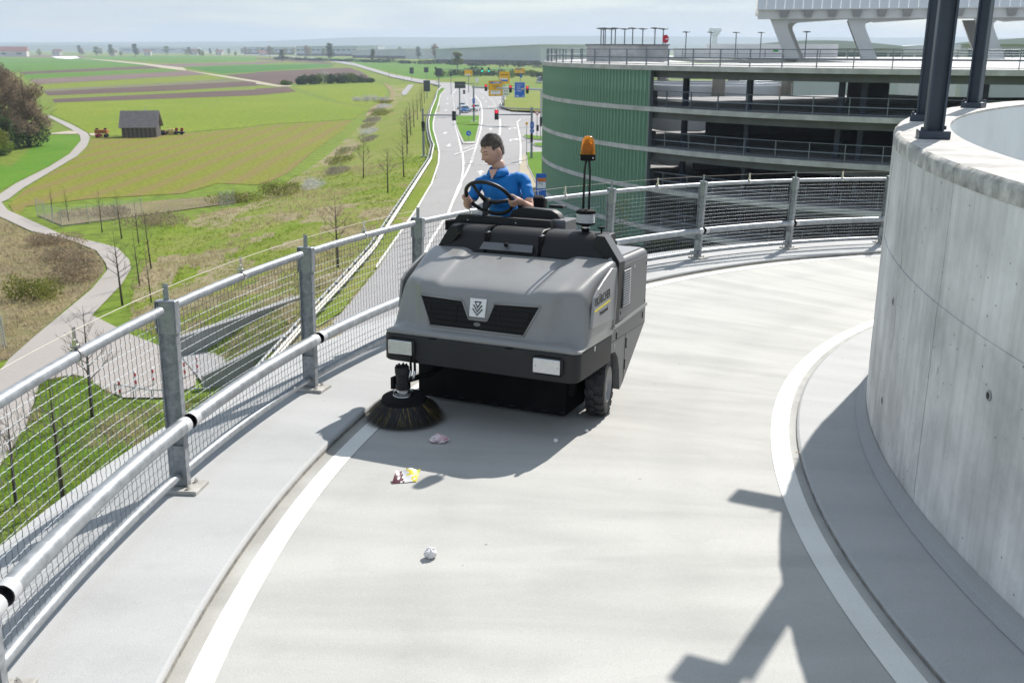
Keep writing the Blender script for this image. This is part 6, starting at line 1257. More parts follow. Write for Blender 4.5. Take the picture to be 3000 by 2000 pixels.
def board(o, x, z, w, h, m_, y=-.22, border=None, name='sign_board'):
    q = MB(); q.box((x, y, z), (w, .06, h), bev=.015); b_ = q.build(name, m_, o)
    if border:
        q = MB(); e = .06
        for (cx, cz, ww, hh_) in ((x, z+h/2-e, w-.08, .05), (x, z-h/2+e, w-.08, .05), (x-w/2+e, z, .05, h-.16), (x+w/2-e, z, .05, h-.16)): q.box((cx, y-.034, cz), (ww, .008, hh_))
        q.build('border', border, b_)
    return b_
def bars(b_, lst, y=-.256):
    for x, z, w, h, m_ in lst: q = MB(); q.box((x, y, z), (w, .008, h)); q.build('print', m_, b_)
FM = Matrix.Rotation(PI/2, 4, 'X')
def wr(b_, t, x, z, s_, m_, y=-.26, sx=.9): M = FM.copy(); M.translation = (x, y, z); return text_mesh('lettering', t, s_, m_, b_, M, ext=.002, sx=sx)
PO = P['poles']
o = mast('signal_mast', 'grey signal mast with a long arm on the slope beside the guard rail', 'traffic light', -12.3, 140, 6.5, .17); arm(o, 0, 4.9, 5.6, .10); signal(o, 4.3, 5.5, None, .6, 1.3, .0, mat('signal_back_grey', (.25, .28, .27), .5)); signal(o, .05, 4.3, None, .5, .9, -.2, M_back); q = MB(); q.lathe([(0, 0), (.26, 0), (.26, .04), (0, .04)], 16, c=(.05, -.2, 3.65), M=Matrix.Rotation(PI/2, 3, 'X')); q.build('round_sign', M_back, o)
o = mast('signal_mast', 'grey signal mast with red light on its arm beside the car park', 'traffic light', 2.6, 136.3, 6.9, .17); arm(o, 0, -4.4, 5.9, .10); signal(o, -4.7, 5.9, 'r', .55, 1.3); signal(o, .0, 2.9, None, .34, 1.1)
b_ = board(o, .05, 4.55, .5, .85, M_signb); bars(b_, [(.05, 4.5, .05, .4, M_signw), (.05, 4.72, .14, .05, M_signw)]); q = MB(); q.lathe([(0, .05), (.30, .05), (.30, 0)], 18, c=(.05, -.2, 3.8), M=Matrix.Rotation(PI/2, 3, 'X')); r_ = q.build('round_sign', M_signb, o); bars(r_, [(.05, 3.78, .06, .34, M_signw), (.05, 3.95, .16, .06, M_signw)])
o = mast('sign_mast', 'dark sign mast at the far corner of the traffic island', 'sign', -11.7, 227.3, 7.3, .17); board(o, .15, 6.6, 2.4, 1.45, M_back); arm(o, 0, 3.5, 6.9, .09); q = MB(); q.box((.15, -.27, 6.65), (2.4, .03, .10)); q.build('stiffener', M_mast, o); board(o, 1.0, 5.1, .5, .9, M_back, .1)
o = mast('sign_gantry', 'overhead gantry carrying yellow and blue direction signs and red signals', 'gantry', -7.8, 206.9, 7.2, .2); dx_, dy_ = 13.4, -8.7
q = MB(); q.tube([(0, 0, 0), (0, 0, 6.9)], .16, 10).box((0, 0, .1), (1.3, 1.0, .2)); q.build('island_post', M_mastl, o, smooth=True, angle=40)
q = MB(); q.tube([(-.2, 0, 6.9), (dx_*1.01, dy_, 6.75)], .2, 8); q.build('beam', M_mastl, o, smooth=True, angle=50); q = MB(); q.tube([(dx_, dy_, 0), (dx_, dy_, 6.8)], .18, 8); q.build('gantry_post', M_mastl, o, smooth=True, angle=50)
def gan(fx): return fx*dx_, fx*dy_
def on_gantry(t, build):
    x, y = gan(t); before = set(bpy.data.objects); build(); 
    for ob_ in set(bpy.data.objects)-before:
        if ob_.parent is o: ob_.location = (x, y, 0)
on_gantry(.19, lambda: signal(o, 0, 6.85, 'r', .55, 1.35, -.25))
def ysign():
    b_ = board(o, 0, 6.75, 2.8, 2.95, M_signy, -.3, M_txt); bars(b_, [(0, 7.85, 2.2, .30, M_signb), (0, 6.0, 1.95, .72, M_signw), (0, 5.52, .14, .22, M_txt)], -.336); bars(b_, [(.35, 7.85, .9, .12, M_signw), (-.35, 7.86, .16, .16, M_signw), (0, 7.38, 1.5, .10, M_txt), (0, 7.08, 1.2, .10, M_txt), (0, 6.78, 1.0, .10, M_txt), (-.1, 6.22, 1.3, .06, M_txt)], -.342)
on_gantry(.335, ysign)
on_gantry(.555, lambda: signal(o, 0, 6.75, 'r', .55, 1.4, -.25))
def bsign():
    b_ = board(o, 0, 6.6, 2.05, 2.9, M_signb, -.3, M_signw)
    for i, t in enumerate(('Karlsruhe', 'Singen', 'Heilbronn', 'Stuttgart')): wr(b_, t, -.62, 7.45-.38*i, .36, M_signw, -.336, .8)
    bars(b_, [(-.55, 5.45, .42, .12, M_signw), (-.30, 5.45, .14, .26, M_signw), (.62, 5.42, .12, .32, M_signw), (.62, 5.40, .26, .10, M_signw)], -.338)
on_gantry(.69, bsign)
on_gantry(.80, lambda: signal(o, 0, 6.65, 'r', .55, 1.4, -.25))
b_ = board(o, 0, 4.2, .52, .95, M_signb); bars(b_, [(0, 4.15, .05, .35, M_signw), (0, 4.35, .16, .06, M_signw)]); signal(o, 0, 2.9, 'r', .34, 1.1)
o = mast('direction_sign', 'yellow direction sign half hidden behind the larger yellow sign', 'sign', -2.6, 262.3, 5.4, .12); b_ = board(o, .6, 7.3, 2.6, 3.0, M_signy, -.2); bars(b_, [(.6, 8.0, 2.1, .2, M_txt), (.4, 7.0, 1.9, .4, M_signw), (.5, 6.55, 1.9, .4, M_signb)]); q = MB(); q.tube([(.5, 0, 0), (.5, 0, 8.5)], .1, 8); q.build('post', M_mast, o)
o = mast('shop_sign', 'white panel sign with blue symbols and black bars beside the curved guard rail', 'sign', -2.2, 258, 3.4, .10); 
for i in range(3): b_ = board(o, .3, 4.9-.75*i, 1.9, .62, M_signw); bars(b_, [(-.45, 4.9-.75*i, .26, .26, M_signb), (.55, 4.9-.75*i, 1.1, .16, M_sigb if i else mat('sign_grey', (.5, .54, .58), .5))])
o = mast('signal_mast', 'distant signal mast with a dark board and long arm left of the junction', 'traffic light', -29.6, 413.8, 8.1, .2); board(o, 0, 6.8, 2.6, 2.8, M_back); board(o, -1.2, 8.3, .7, .9, M_back); arm(o, 0, 13, 7.8, .12); signal(o, 17.5, 7.7, 'g', .85, 1.7); arm(o, 13, 18.4, 7.8, .10)
o = mast('signal_mast', 'distant signal mast with green light and a yellow sign at the right', 'traffic light', -5.3, 424.2, 8.6, .2); arm(o, 0, -4.2, 7.6, .12); signal(o, -4.4, 7.6, 'g', .8, 1.7); arm(o, 0, 5, 7.6, .12)
o = mast('direction_sign', 'small yellow direction sign on a dark post at the far junction', 'sign', -16, 376, 7.7, .16); b_ = board(o, 0, 6.9, 2.9, 2.0, M_signy); bars(b_, [(-.3, 6.2, 2.0, .45, M_signw), (1.0, 7.0, .35, .3, M_txt)])
o = mast('direction_sign', 'yellow direction sign with blue strip above a small blue sign', 'sign', 3.2, 415, 6.0, .16); b_ = board(o, -.3, 7.3, 4.1, 1.9, M_signy); bars(b_, [(-.6, 7.9, 2.6, .3, M_signb), (1.2, 7.3, .3, .4, M_txt), (.4, 6.7, .4, .4, M_signw)]); board(o, .35, 5.2, .9, 1.2, M_signb)
for lb, x, y, h, w, bh in (('dark back of a sign board beside the guard rail', -26.2, 314.7, 5.3, 2.0, 3.3), ('dark back of a sign board far left of the junction', -54.2, 555, 6.5, 2.2, 3.2), ('dark back of a small sign board between the far masts', -45.5, 545, 6.8, 2.4, 2.6), ('dark back of a narrow sign beyond the island mast', -21, 352, 7.2, .8, 1.3)):
    o = mast('sign_board', lb, 'sign', x, y, h, .12); board(o, 0, h-bh/2+.1, w, bh, M_back)
o = mast('notice_sign', 'small white sign on a thin post in the green verge', 'sign', -15.1, 440, 3.6, .08); board(o, 0, 3.2, 1.3, 2.0, M_signw)
o = mast('priority_sign', 'thin pole topped by a small orange sign beside the right mast', 'sign', 2.0, 140.5, 4.4, .05); q = MB(); q.box((0, -.1, 4.45), (.34, .04, .34), M=Matrix.Rotation(PI/4, 3, 'Y')); q.build('diamond', mat('amber_sign', (.9, .45, .01), .4), o)
o = mast('yield_sign', 'inverted white triangle sign with red border near the car park', 'sign', 4.1, 168.3, 3.9, .06); q = MB(); q.prism([(-.5, 4.5), (.5, 4.5), (0, 3.65)], -.1, -.06, Matrix(((1, 0, 0, 0), (0, 0, 1, 0), (0, 1, 0, 0), (0, 0, 0, 1)))); q.build('red_triangle', mat('sign_red2', (.6, .03, .04), .4), o); q = MB(); q.prism([(-.30, 4.40), (.30, 4.40), (0, 3.88)], -.12, -.105, Matrix(((1, 0, 0, 0), (0, 0, 1, 0), (0, 1, 0, 0), (0, 0, 0, 1)))); q.build('white_field', M_signw, o)
o = mast('signal_post', 'black signal heads beside the curved kerb near the car park', 'traffic light', 4.6, 165, 3.0, .07); signal(o, .1, 3.0, None, .5, 1.5); signal(o, -.5, 2.0, None, .4, 1.0)
o = mast('keep_right_sign', 'round blue arrow sign at the near tip of the traffic island', 'sign', -6.95, 161.5, .9, .04); o.location.z += .17; q = MB(); q.lathe([(0, .04), (.40, .04), (.40, 0)], 22, c=(0, -.06, 1.25), M=Matrix.Rotation(PI/2, 3, 'X')); d_ = q.build('disc', M_signb, o); q = MB(); q.box((.03, -.105, 1.25), (.36, .01, .09), M=Matrix.Rotation(.7, 3, 'Y')); q.box((.13, -.105, 1.15), (.09, .01, .25)); q.build('arrow', M_signw, d_)
# blue pylon beside the car park
PYX, PYY = 2.36, 82.0
o = thing('information_pylon', 'tall blue information pylon half hidden by the green glass facade', 'sign', (PYX, PYY, -11.8)); q = MB(); q.box((.0, .1, 2.3), (.84, .2, 4.6), bev=.03); q.build('panel', M_signb, o)
q = MB(); q.box((.04, -.015, 4.10), (.72, .03, .26)); b_ = q.build('orange_strip', M_org, o); wr(b_, 'Alle Ri', -.29, 4.02, .24, M_txt, -.034, .75)
q = MB(); q.box((.04, -.015, 3.66), (.72, .03, .52)); b_ = q.build('white_strip', M_signw, o); wr(b_, 'S-Platz', -.28, 3.72, .22, M_sigb, -.034, .75)
q = MB(); q.box((-.22, -.01, 1.9), (.05, .02, 2.6)).prism([(-.31, 3.1), (-.13, 3.1), (-.22, 3.35)], -.02, -.002, Matrix(((1, 0, 0, 0), (0, 0, 1, 0), (0, 1, 0, 0), (0, 0, 0, 1)))); q.build('arrow', M_signw, o)
q = MB(); q.lathe([(0, .02), (.13, .02), (.13, 0)], 18, c=(.24, 0, 1.55), M=Matrix.Rotation(PI/2, 3, 'X')); q.build('red_disc', mat('sign_red3', (.6, .03, .05), .4), o)
# ------------------------------------------------------------------ cars
M_cglass = mat('car_glass', (.05, .07, .08), .1, .0, spec=.8); M_ctyre = mat('car_tyre', (.02, .02, .02), .8); M_crim = mat('car_rim', (.5, .5, .52), .3, .8); M_cwht = mat('car_white', (.76, .77, .78), .25, 0, coat=.6); M_cblu = mat('car_blue', (.015, .16, .45), .25, .1, coat=.6); M_cdk = mat('car_dark_blue', (.03, .05, .18), .3, .1, coat=.6); M_csil = mat('car_silver', (.45, .47, .5), .3, .4, coat=.5)
def car(label, x, y, z, rz, m_, L=4.2, W=1.76, H=1.48, suv=0.):
    o = thing('car', label, 'car', (x, y, z), rz, 'cars on the road'); hl = L/2
    S = [(-hl, .42, .62, .70), (-hl+.12, .30, .82, .84), (-hl+.9, .26, .95, .88), (-hl+1.25, .26, .98, .88), (.2, .26, .98, .88), (hl-.7, .26, 1.0, .87), (hl-.12, .30, .96, .82), (hl, .45, .75, .72)]   # front is -x
    mb = MB()
    for xx, z0, z1, w in S:
        w *= W/1.76; mb.v += [(xx, -w*.94, z0), (xx, -w, (z0+z1)/2), (xx, -w*.93, z1), (xx, 0, z1+.05), (xx, w*.93, z1), (xx, w, (z0+z1)/2), (xx, w*.94, z0)]
    n = len(S)
    for i in range(n-1):
        for j in range(7): j2 = (j+1) % 7; mb.f.append((i*7+j, (i+1)*7+j, (i+1)*7+j2, i*7+j2))
    mb.f += [tuple(range(7)), tuple((n-1)*7+j for j in range(7))[::-1]]
    b_ = mb.build('body', m_, o, smooth=True, angle=40)
    G = [(-hl+1.2, .97, .80), (-hl+1.85, H-.06, .60), (-.1+hl*.25, H, .60), (hl-.9, H-.10, .57), (hl-.22, 1.0, .74)]; mb = MB()
    for xx, zz, w in G: mb.v += [(xx, -w, zz), (xx, w, zz)]
    base = [(-hl+1.2, .94, .82), (hl-.2, .94, .8)]
    for xx, zz, w in base: mb.v += [(xx, -w, zz), (xx, w, zz)]
    mb.f += [(2*i, 2*i+1, 2*i+3, 2*i+2) for i in range(4)]+[(10, 0, 2, 4, 6, 8, 12), (11, 13, 9, 7, 5, 3, 1)]
    g_ = mb.build('cabin_glass', M_cglass, o, smooth=False)
    mb = MB(); mb.add([(-hl+1.80, -.60, H-.045), (-hl+1.80, .60, H-.045), (hl*.25-.1, .605, H+.015), (hl*.25-.1, -.605, H+.015), (hl-.95, -.575, H-.08), (hl-.95, .575, H-.08)], [(0, 1, 2, 3), (3, 2, 5, 4)]); mb.build('roof', m_, o)
    for sx in (-hl+.78, hl-.75):
        for sy in (-1, 1):
            q = MB(); q.lathe([(0, .10), (.20, .10), (.30, .09), (.32, .06), (.32, -.06), (0, -.06)], 18, c=(sx, sy*W*.46, .32), M=Matrix.Rotation(-sy*PI/2, 3, 'X')); w_ = q.build('wheel', M_ctyre, o, smooth=True, angle=40); q = MB(); q.lathe([(0, .11), (.17, .108), (.19, .1)], 14, c=(sx, sy*W*.46, .32), M=Matrix.Rotation(-sy*PI/2, 3, 'X')); q.build('rim', M_crim, w_)
    for sy in (-1, 1):
        q = MB(); q.sphere((-hl+.1, sy*.58, .70), (.10, .20, .09), 10, 8); q.build('headlight', M_signw, o, smooth=True); q = MB(); q.sphere((hl-.06, sy*.62, .80), (.06, .14, .10), 10, 8); q.build('tail_light', mat('tail_red', (.4, .01, .02), .3), o, smooth=True); q = MB(); q.sphere((-hl+1.45, sy*.98, .98), (.09, .07, .06), 8, 6); q.build('mirror', m_, o, smooth=True)
    q = MB(); q.box((-hl-.01, 0, .48), (.04, 1.1, .16)); q.build('grille', M_ctyre, o); q = MB(); q.box((-hl-.035, 0, .46), (.01, .48, .10)); q.build('number_plate', M_signw, o)
    return o
hd_ = math.radians(83)
(c1, c2, c3) = P['cars']
car('small blue car waiting at the junction stop line', c1[0], c1[1]+2, zroad(c1[1])+.02, hd_, M_cblu, 3.9, 1.75, 1.5)
car('white car waiting in the right lane beside the blue car', c2[0], c2[1]+2, zroad(c2[1])+.02, hd_-.05, M_cwht, 4.4)
car('white car queuing directly behind the small blue car', c3[0], c3[1]+2, zroad(c3[1])+.02, hd_+.05, M_cwht, 4.4)
car('dark blue car on the road glimpsed between railing and sweeper', -3.9, 54.4, zroad(54)+.02, 1.45, M_cdk, 4.2)
# ------------------------------------------------------------------ barn and farm machines
M_wood = mat('weathered_boards', (.17, .135, .11), .9, var=.35, scale=2.5, stretch=(4, 4, .3)); M_wood2 = mat('dark_boards', (.075, .065, .06), .9, var=.3, scale=2.5, stretch=(4, 4, .3)); M_tile = mat('roof_tiles', (.33, .275, .275), .85, var=.15, scale=2)
bx0, by0 = P['barn'][0]; bx1, by1 = P['barn'][1]; ba = math.atan2(by1-by0, bx1-bx0); bl = 6.6; bw = 4.4
ba = .12
bn = thing('barn', 'dark weathered wooden barn with a tiled gable roof in the field', 'barn', (-76.9, 199.7, ZF), ba); he, hr = 2.35, 4.9
def plank_wall(parent, p0, p1, z1a, n, m2):
    p0, p1 = Vector(p0), Vector(p1); d = (p1-p0).normalized(); L = (p1-p0).length; nrm = Vector((d.y, -d.x, 0))
    for i in range(n):
        c = p0+d*(L*(i+.5)/n); h = z1a(c); q = MB(); off = .015*(i % 2); q.box((0, 0, h/2), (L/n*.97, .05, h)); ob_ = q.build('board', m2[i*7 % 3 % 2], parent); ob_.matrix_local = Matrix.Translation(c+nrm*off) @ Matrix.Rotation(math.atan2(d.y, d.x), 4, 'Z')
wl_ = MB().box((bl/2, bw/2, he/2), (bl-.1, bw-.1, he)).prism([(.05, 0), (bw-.05, 0), (bw/2, hr-he-.1)], .05, bl-.05, Matrix(((0, 0, 1, 0), (1, 0, 0, 0), (0, 1, 0, he), (0, 0, 0, 1)))).build('wall', M_wood2, bn)
plank_wall(wl_, (0, 0, 0), (bl, 0, 0), lambda c: he, 24, (M_wood, M_wood2)); plank_wall(wl_, (0, bw, 0), (0, 0, 0), lambda c: he+(hr-he)*(1-abs(c.y-bw/2)/(bw/2)), 15, (M_wood2, M_wood))
for s_ in (0, 1):
    q = MB(); y0, y1 = (-.45, bw/2) if s_ == 0 else (bw+.45, bw/2); dz = (hr-he)/(bw/2)*.45
    q.add([(-.45, y0, he-dz+.05), (bl+.45, y0, he-dz+.05), (bl+.45, y1, hr+.05), (-.45, y1, hr+.05), (-.45, y0, he-dz+.17), (bl+.45, y0, he-dz+.17), (bl+.45, y1, hr+.17), (-.45, y1, hr+.17)], [(3, 2, 1, 0), (4, 5, 6, 7), (0, 1, 5, 4), (1, 2, 6, 5), (2, 3, 7, 6), (3, 0, 4, 7)]); rf = q.build('roof', M_tile, bn)
    for k in range(9):
        t = (k+.5)/9; q = MB(); q.box((bl/2, lerp(y0, y1, t), lerp(he-dz, hr, t)+.185), (bl+.9, .06, .035)); q.build('tile_course', M_tile, rf)
q = MB(); q.tube([(bl*.66, bw/2, hr+.15), (bl*.66, bw/2, hr+.75)], .07, 6); q.build('vent_pipe', M_mastl, bn)
M_tro = mat('trailer_orange', (.36, .13, .02), .7, var=.2, scale=2); M_trr = mat('trailer_red', (.32, .02, .03), .7, var=.2, scale=2)
def wheels(o, lst):
    for x, y, r in lst: q = MB(); q.lathe([(0, .12), (r*.5, .12), (r, .1), (r, -.1), (0, -.12)], 14, c=(x, y, r), M=Matrix.Rotation(PI/2, 3, 'X')); q.build('wheel', M_ctyre, o, smooth=True, angle=40)
o = thing('farm_trailer', 'orange and red farm trailer parked left of the barn', 'trailer', (-81.1, 200.3, ZF), .1); q = MB(); q.box((0, 0, 1.15), (2.3, 1.6, .75), bev=.05); q.build('hopper', M_tro, o); q = MB(); q.box((-.35, -.95, .45), (1.3, .5, .55), bev=.06); q.build('spreader', M_trr, o); wheels(o, [(-.8, .5, .35), (.8, .5, .35), (-.8, -.6, .35), (.8, -.6, .35)]); 
for sx in (-.85, .75): q = MB(); q.box((sx, 0, 1.66), (.5, .4, .28)); q.build('drive_box', M_ctyre, o)
o = thing('tractor', 'small orange tractor with a tall exhaust right of the barn', 'tractor', (-71.3, 206, ZF), -.1); q = MB(); q.box((-.9, 0, .85), (.9, .8, .9), bev=.1); q.build('hood', M_tro, o); q = MB(); q.box((.4, 0, .7), (1.3, .9, .6), bev=.08); q.build('body', mat('tractor_brown', (.16, .085, .03), .7), o); q = MB(); q.tube([(-.75, .1, 1.2), (-.85, .1, 2.9)], .09, 6); q.build('exhaust', M_mast, o); wheels(o, [(-1, -.6, .4), (-1, .6, .4), (.6, -.6, .5), (.6, .6, .5)])
for i_, sx in enumerate((-.3, .35)):
    q = MB(); q.lathe([(0, 0), (.28, 0), (.31, .1), (.31, 1.0), (.26, 1.15), (0, 1.15)], 14); o = q.build('drum', mat('cream_drum', (.75, .60, .25), .6), None, smooth=True, angle=40); o.location = (-69.6+sx, 206.8, ZF+.06); tag(o, ('left' if i_ == 0 else 'right')+' one of two cream drums standing beside the tractor', 'drum', 'cream drums by the barn')
o = thing('cultivator', 'dark field cultivator with red uprights at the right of the machines', 'farm machine', (-67.9, 206.9, ZF), 0); q = MB(); q.box((0, 0, .45), (2.0, .9, .4), bev=.08); q.build('frame', mat('navy_machine', (.03, .035, .06), .6), o); 
for sx in (-.6, .5): q = MB(); q.box((sx, .1, 1.0), (.5, .35, .75), M=Matrix.Rotation(.3, 3, 'Y'), bev=.05); q.build('upright', M_trr, o)
wheels(o, [(-.6, -.5, .3), (.6, -.5, .3)])
# ------------------------------------------------------------------ bollards, fences by the path
M_red = mat('bollard_red', (.5, .03, .04), .5)
for i, (x, y) in enumerate(P['bollards']):
    o = thing('bollard', f'red and white bollard on the plaza, {ORD[i]} from the left', 'bollard', (x, y, ZF+.085), 0, 'bollards on the plaza'); q = MB(); q.tube([(0, 0, 0), (0, 0, .95)], .05, 8); q.build('post', M_signw, o, smooth=True); 
    for zz in (.35, .75): q = MB(); q.tube([(0, 0, zz-.1), (0, 0, zz+.1)], .054, 8); q.build('red_band', M_red, o, smooth=True)
o = thing('low_barrier', 'low steel barrier rail along the edge of the front lawn', 'barrier', (-20.2, 47.9, ZF+.1)); q = MB(); q.tube([(0, 0, .55), (2.2, -.9, .55), (5, -.6, .55)], .035, 6); q.build('rail', M_mastl, o)
for x, y in ((0, 0), (1.1, -.45), (2.2, -.9), (3.6, -.75), (5, -.6)): q = MB(); q.tube([(x, y, 0), (x, y, .55)], .03, 6); q.build('post', M_mast, o)
M_fw = mat('fence_wire', (.42, .46, .47), .6, .3)
def wire_fence(label, pts, h):
    o = thing('wire_fence', label, 'fence', (pts[0][0], pts[0][1], ZF+.05)); rs = resample(pts, max(3, int(sum(math.dist(a_, b_) for a_, b_ in zip(pts, pts[1:]))/2.2))); x0, y0 = pts[0]
    for v in rs: q = MB(); q.tube([(v.x-x0, v.y-y0, 0), (v.x-x0, v.y-y0, h)], .035, 6); q.build('post', M_mastl, o)
    w = MB()
    for k in range(int(h/.12)+1): w.tube([(v.x-x0, v.y-y0, min(h, k*.12)) for v in rs], .006, 3)
    for a_, b_ in zip(rs, rs[1:]):
        for k in range(12): q_ = a_.lerp(b_, k/12); w.tube([(q_.x-x0, q_.y-y0, 0), (q_.x-x0, q_.y-y0, h)], .006, 3)
    w.build('wire_mesh', M_fw, o)
wire_fence('grey wire fence round the ditch beside the path', P['fence'][:2]+[[-44.2, 98.2], [-38.9, 104.2]], 1.9); wire_fence('short wire fence panel at the far end of the ditch', [[-32.5, 110.5], [-31.3, 112]], 1.7); wire_fence('mesh fence at the left edge beside the near path', [[-31.5, 58], [-30.2, 57.6], [-29.6, 55.2], [-30.2, 53.5]], 2.0)
# ------------------------------------------------------------------ far plain: warehouses, village, airfield, hills, haze
M_wgrey = mat('warehouse_grey', (.56, .58, .60), .6, var=.08, scale=.05); M_wroof = mat('warehouse_roof', (.72, .73, .74), .6); M_wdark = mat('warehouse_plinth', (.10, .075, .075), .7); M_wwin = mat('far_window', (.08, .10, .13), .3); M_hwall = mat('house_wall', (.62, .58, .52), .8); M_hroof = mat('house_roof', (.33, .13, .09), .8); M_conc2 = mat('apron_concrete', (.58, .575, .56), .8, var=.08, scale=.02)
def warehouse(label, x0, y0, x1, y1, dep, h0, h1, bays=8, dark=True):
    a = math.atan2(y1-y0, x1-x0); L = math.hypot(x1-x0, y1-y0); o = thing('warehouse', label, 'warehouse', (x0, y0, ZF), a)
    q = MB(); q.add([(0, 0, 0), (L, 0, 0), (L, dep, 0), (0, dep, 0), (0, 0, h0), (L, 0, h1), (L, dep, h1), (0, dep, h0)], [(3, 2, 1, 0), (4, 5, 6, 7), (0, 1, 5, 4), (1, 2, 6, 5), (2, 3, 7, 6), (3, 0, 4, 7)]); w = q.build('wall', M_wgrey, o)
    q = MB(); q.add([(-1, -1, h0+.1), (L+1, -1, h1+.1), (L+1, dep+1, h1+.1), (-1, dep+1, h0+.1), (-1, -1, h0+.9), (L+1, -1, h1+.9), (L+1, dep+1, h1+.9), (-1, dep+1, h0+.9)], [(3, 2, 1, 0), (4, 5, 6, 7), (0, 1, 5, 4), (1, 2, 6, 5), (2, 3, 7, 6), (3, 0, 4, 7)]); q.build('roof', M_wroof, o)
    if dark: q = MB(); q.box((L/2, -.5, 2.2), (L*.98, 1, 4.4)); q.build('plinth', M_wdark, o)
    for i in range(bays): q = MB(); q.box(((i+.5)*L/bays, -.15, h0*.62), (L/bays*.7, .3, h0*.16)); q.build('window', M_wwin, w)
    return o
wh_ = P['wh']
warehouse('large grey warehouse with a white roof right of the far road', -88, 1190, 30, 1080, 90, 15, 20, 0)
warehouse('grey warehouse with a white roof in the middle distance', wh_[2][0], wh_[2][1], wh_[3][0], wh_[3][1], 120, 12, 15, 0)
warehouse('low grey office block left of the middle warehouse', -480, 2300, -330, 2200, 60, 20, 20, 12); warehouse('long dark commercial block on the plain', -700, 2700, -560, 2660, 40, 18, 18, 10); warehouse('pale hall behind the dark commercial block', -620, 3300, -420, 3250, 60, 22, 24, 6, False)
warehouse('row of white greenhouses far left on the plain', -1250, 3300, -1010, 3330, 60, 16, 16, 4, False); warehouse('long low white shed on the left horizon', -1560, 2300, -1420, 2350, 40, 9, 9, 5, False)
# barn-like sheds at the far left
def house(label, x, y, w, d, h, rz, flat=False, grp='houses of the far village'):
    o = thing('house', label, 'house', (x, y, ZF), rz, grp); q = MB(); q.box((0, 0, h/2), (w, d, h)); q.build('wall', M_hwall, o); q = MB(); q.prism([(-d/2-.5, h), (d/2+.5, h), (0, h+d*.42)], -w/2-.5, w/2+.5, Matrix(((0, 0, 1, 0), (1, 0, 0, 0), (0, 1, 0, 0), (0, 0, 0, 1)))); q.build('roof', M_hroof, o)
    for s_ in (-1, 1):
        q = MB(); q.box((s_*w*.25, -d/2-.05, h*.55), (w*.16, .1, h*.3)); q.build('window', M_wwin, o)
    return o
o = house('long farm shed with a dark roof at the left horizon', -960, 1990, 55, 20, 10, .2); o['group'] = 'farm sheds'
hx = [(-1010, 2300), (-905, 2350), (-820, 2330), (-760, 2480), (-690, 2440), (-560, 2330), (-500, 2500), (-455, 2420), (-400, 2560), (-350, 2480)]
for i, (x, y) in enumerate(hx): house(f'small far village house on the horizon, {ORD[i]} from the left', x, y, random.uniform(14, 22), 11, random.uniform(6, 9), random.uniform(-.4, .4))
# far trees: one mesh per kind, each tree its own thing
def far_tree_mesh(m_, seed):
    R_ = random.Random(seed); mb = MB()
    for k in range(9): a = R_.uniform(0, 6.3); r = R_.uniform(0, 2.6); zz = R_.uniform(3, 9.2); cloud(mb, (r*math.cos(a)*(1.2-zz/12), r*math.sin(a)*(1.2-zz/12), zz), (1.9, 1.9, 1.7), 46, .55, R_, .3)
    return mb.mesh('crown', m_)
FT = [far_tree_mesh(m_, 300+i) for i, m_ in enumerate((M_leafd, M_twigc, M_leaf, M_leafy))]; TM = MB().tube([(0, 0, 0), (0, 0, 5)], [.35, .2], 6).mesh('trunk', M_bark)
pos = sorted([(random.uniform(-1150, -250), random.uniform(1900, 2700)) for k in range(52)]+[(random.uniform(-330, -60), random.uniform(1250, 1750)) for k in range(10)], key=lambda q: q[0]/q[1])
EXT = ['', 'twenty-', 'forty-', 'sixty-']
def ordn(i):
    tens = ['', '', 'twenty', 'thirty', 'forty', 'fifty', 'sixty']
    if i < 19: return ORD[i]
    n = i+1; t, u = divmod(n, 10); return (['', '', 'twentieth', 'thirtieth', 'fortieth', 'fiftieth', 'sixtieth'][t]) if u == 0 else tens[t]+'-'+ORD[u-1]
for i, (x, y) in enumerate(pos):
    s_ = random.uniform(1.2, 2.3); o = thing('tree', f'hazy tree on the far plain near the horizon, {ordn(i)} from the left', 'tree', (x, y, ZF), random.uniform(0, 6), 'trees on the far plain'); place('crown', FT[(i*5) % 4], o, Matrix.Scale(s_, 4)); place('trunk', TM, o, Matrix.Scale(s_, 4))
# bushes along the far side of the junction
for i in range(12):
    x = -42+i*6.5; y = 640+random.uniform(-30, 30)
    bush('verge_bush', f'dull green bush behind the far junction, {ORD[i]} from the left', 'bush', x, y, ZF, 12, 9, random.uniform(3.5, 6.5), M_leafd if i % 2 else M_leaf, 420, .6, 400+i, 'bushes behind the far junction', trunk=False)
big_tree('round_tree', 'round light green tree in front of the large warehouse', -48, 900, ZF, 14, 7, M_leafy, 77, 2600, M_leafy, .6)
# far hedge belt in front of the warehouses
for i in range(14):
    x = lerp(-330, 60, i/13); y = lerp(1500, 880, i/13); bush('hedge_belt_bush', f'dark bush of the hedge belt before the warehouses, {ORD[i]} from the left', 'bush', x, y, ZF, 34, 10, random.uniform(4, 7), M_leafd, 380, 1.0, 430+i, 'hedge belt before the warehouses', trunk=False)
# vehicles far away on the road
car('white van driving far away on the country road', -262, 1450, zroad(1450), 2.0, M_cwht, 6.5, 2.4, 3.0); car('dark car far away on the country road behind the van', -300, 1600, zroad(1600), 2.0, M_cdk, 5.0, 2.0, 1.6)
for i, (x, y) in enumerate(((14, 520), (19, 505), (27, 640), (-20, 860))): car(f'pale vehicle parked beyond the far junction, {ORD[i]} from the front', x, y, ZF+.1, random.uniform(1.2, 1.9), (M_cwht, M_csil, M_csil, M_cwht)[i], (8, 4.5, 4.5, 4.5)[i], (2.5, 1.8, 1.8, 1.8)[i], (3.2, 1.5, 1.5, 1.5)[i])
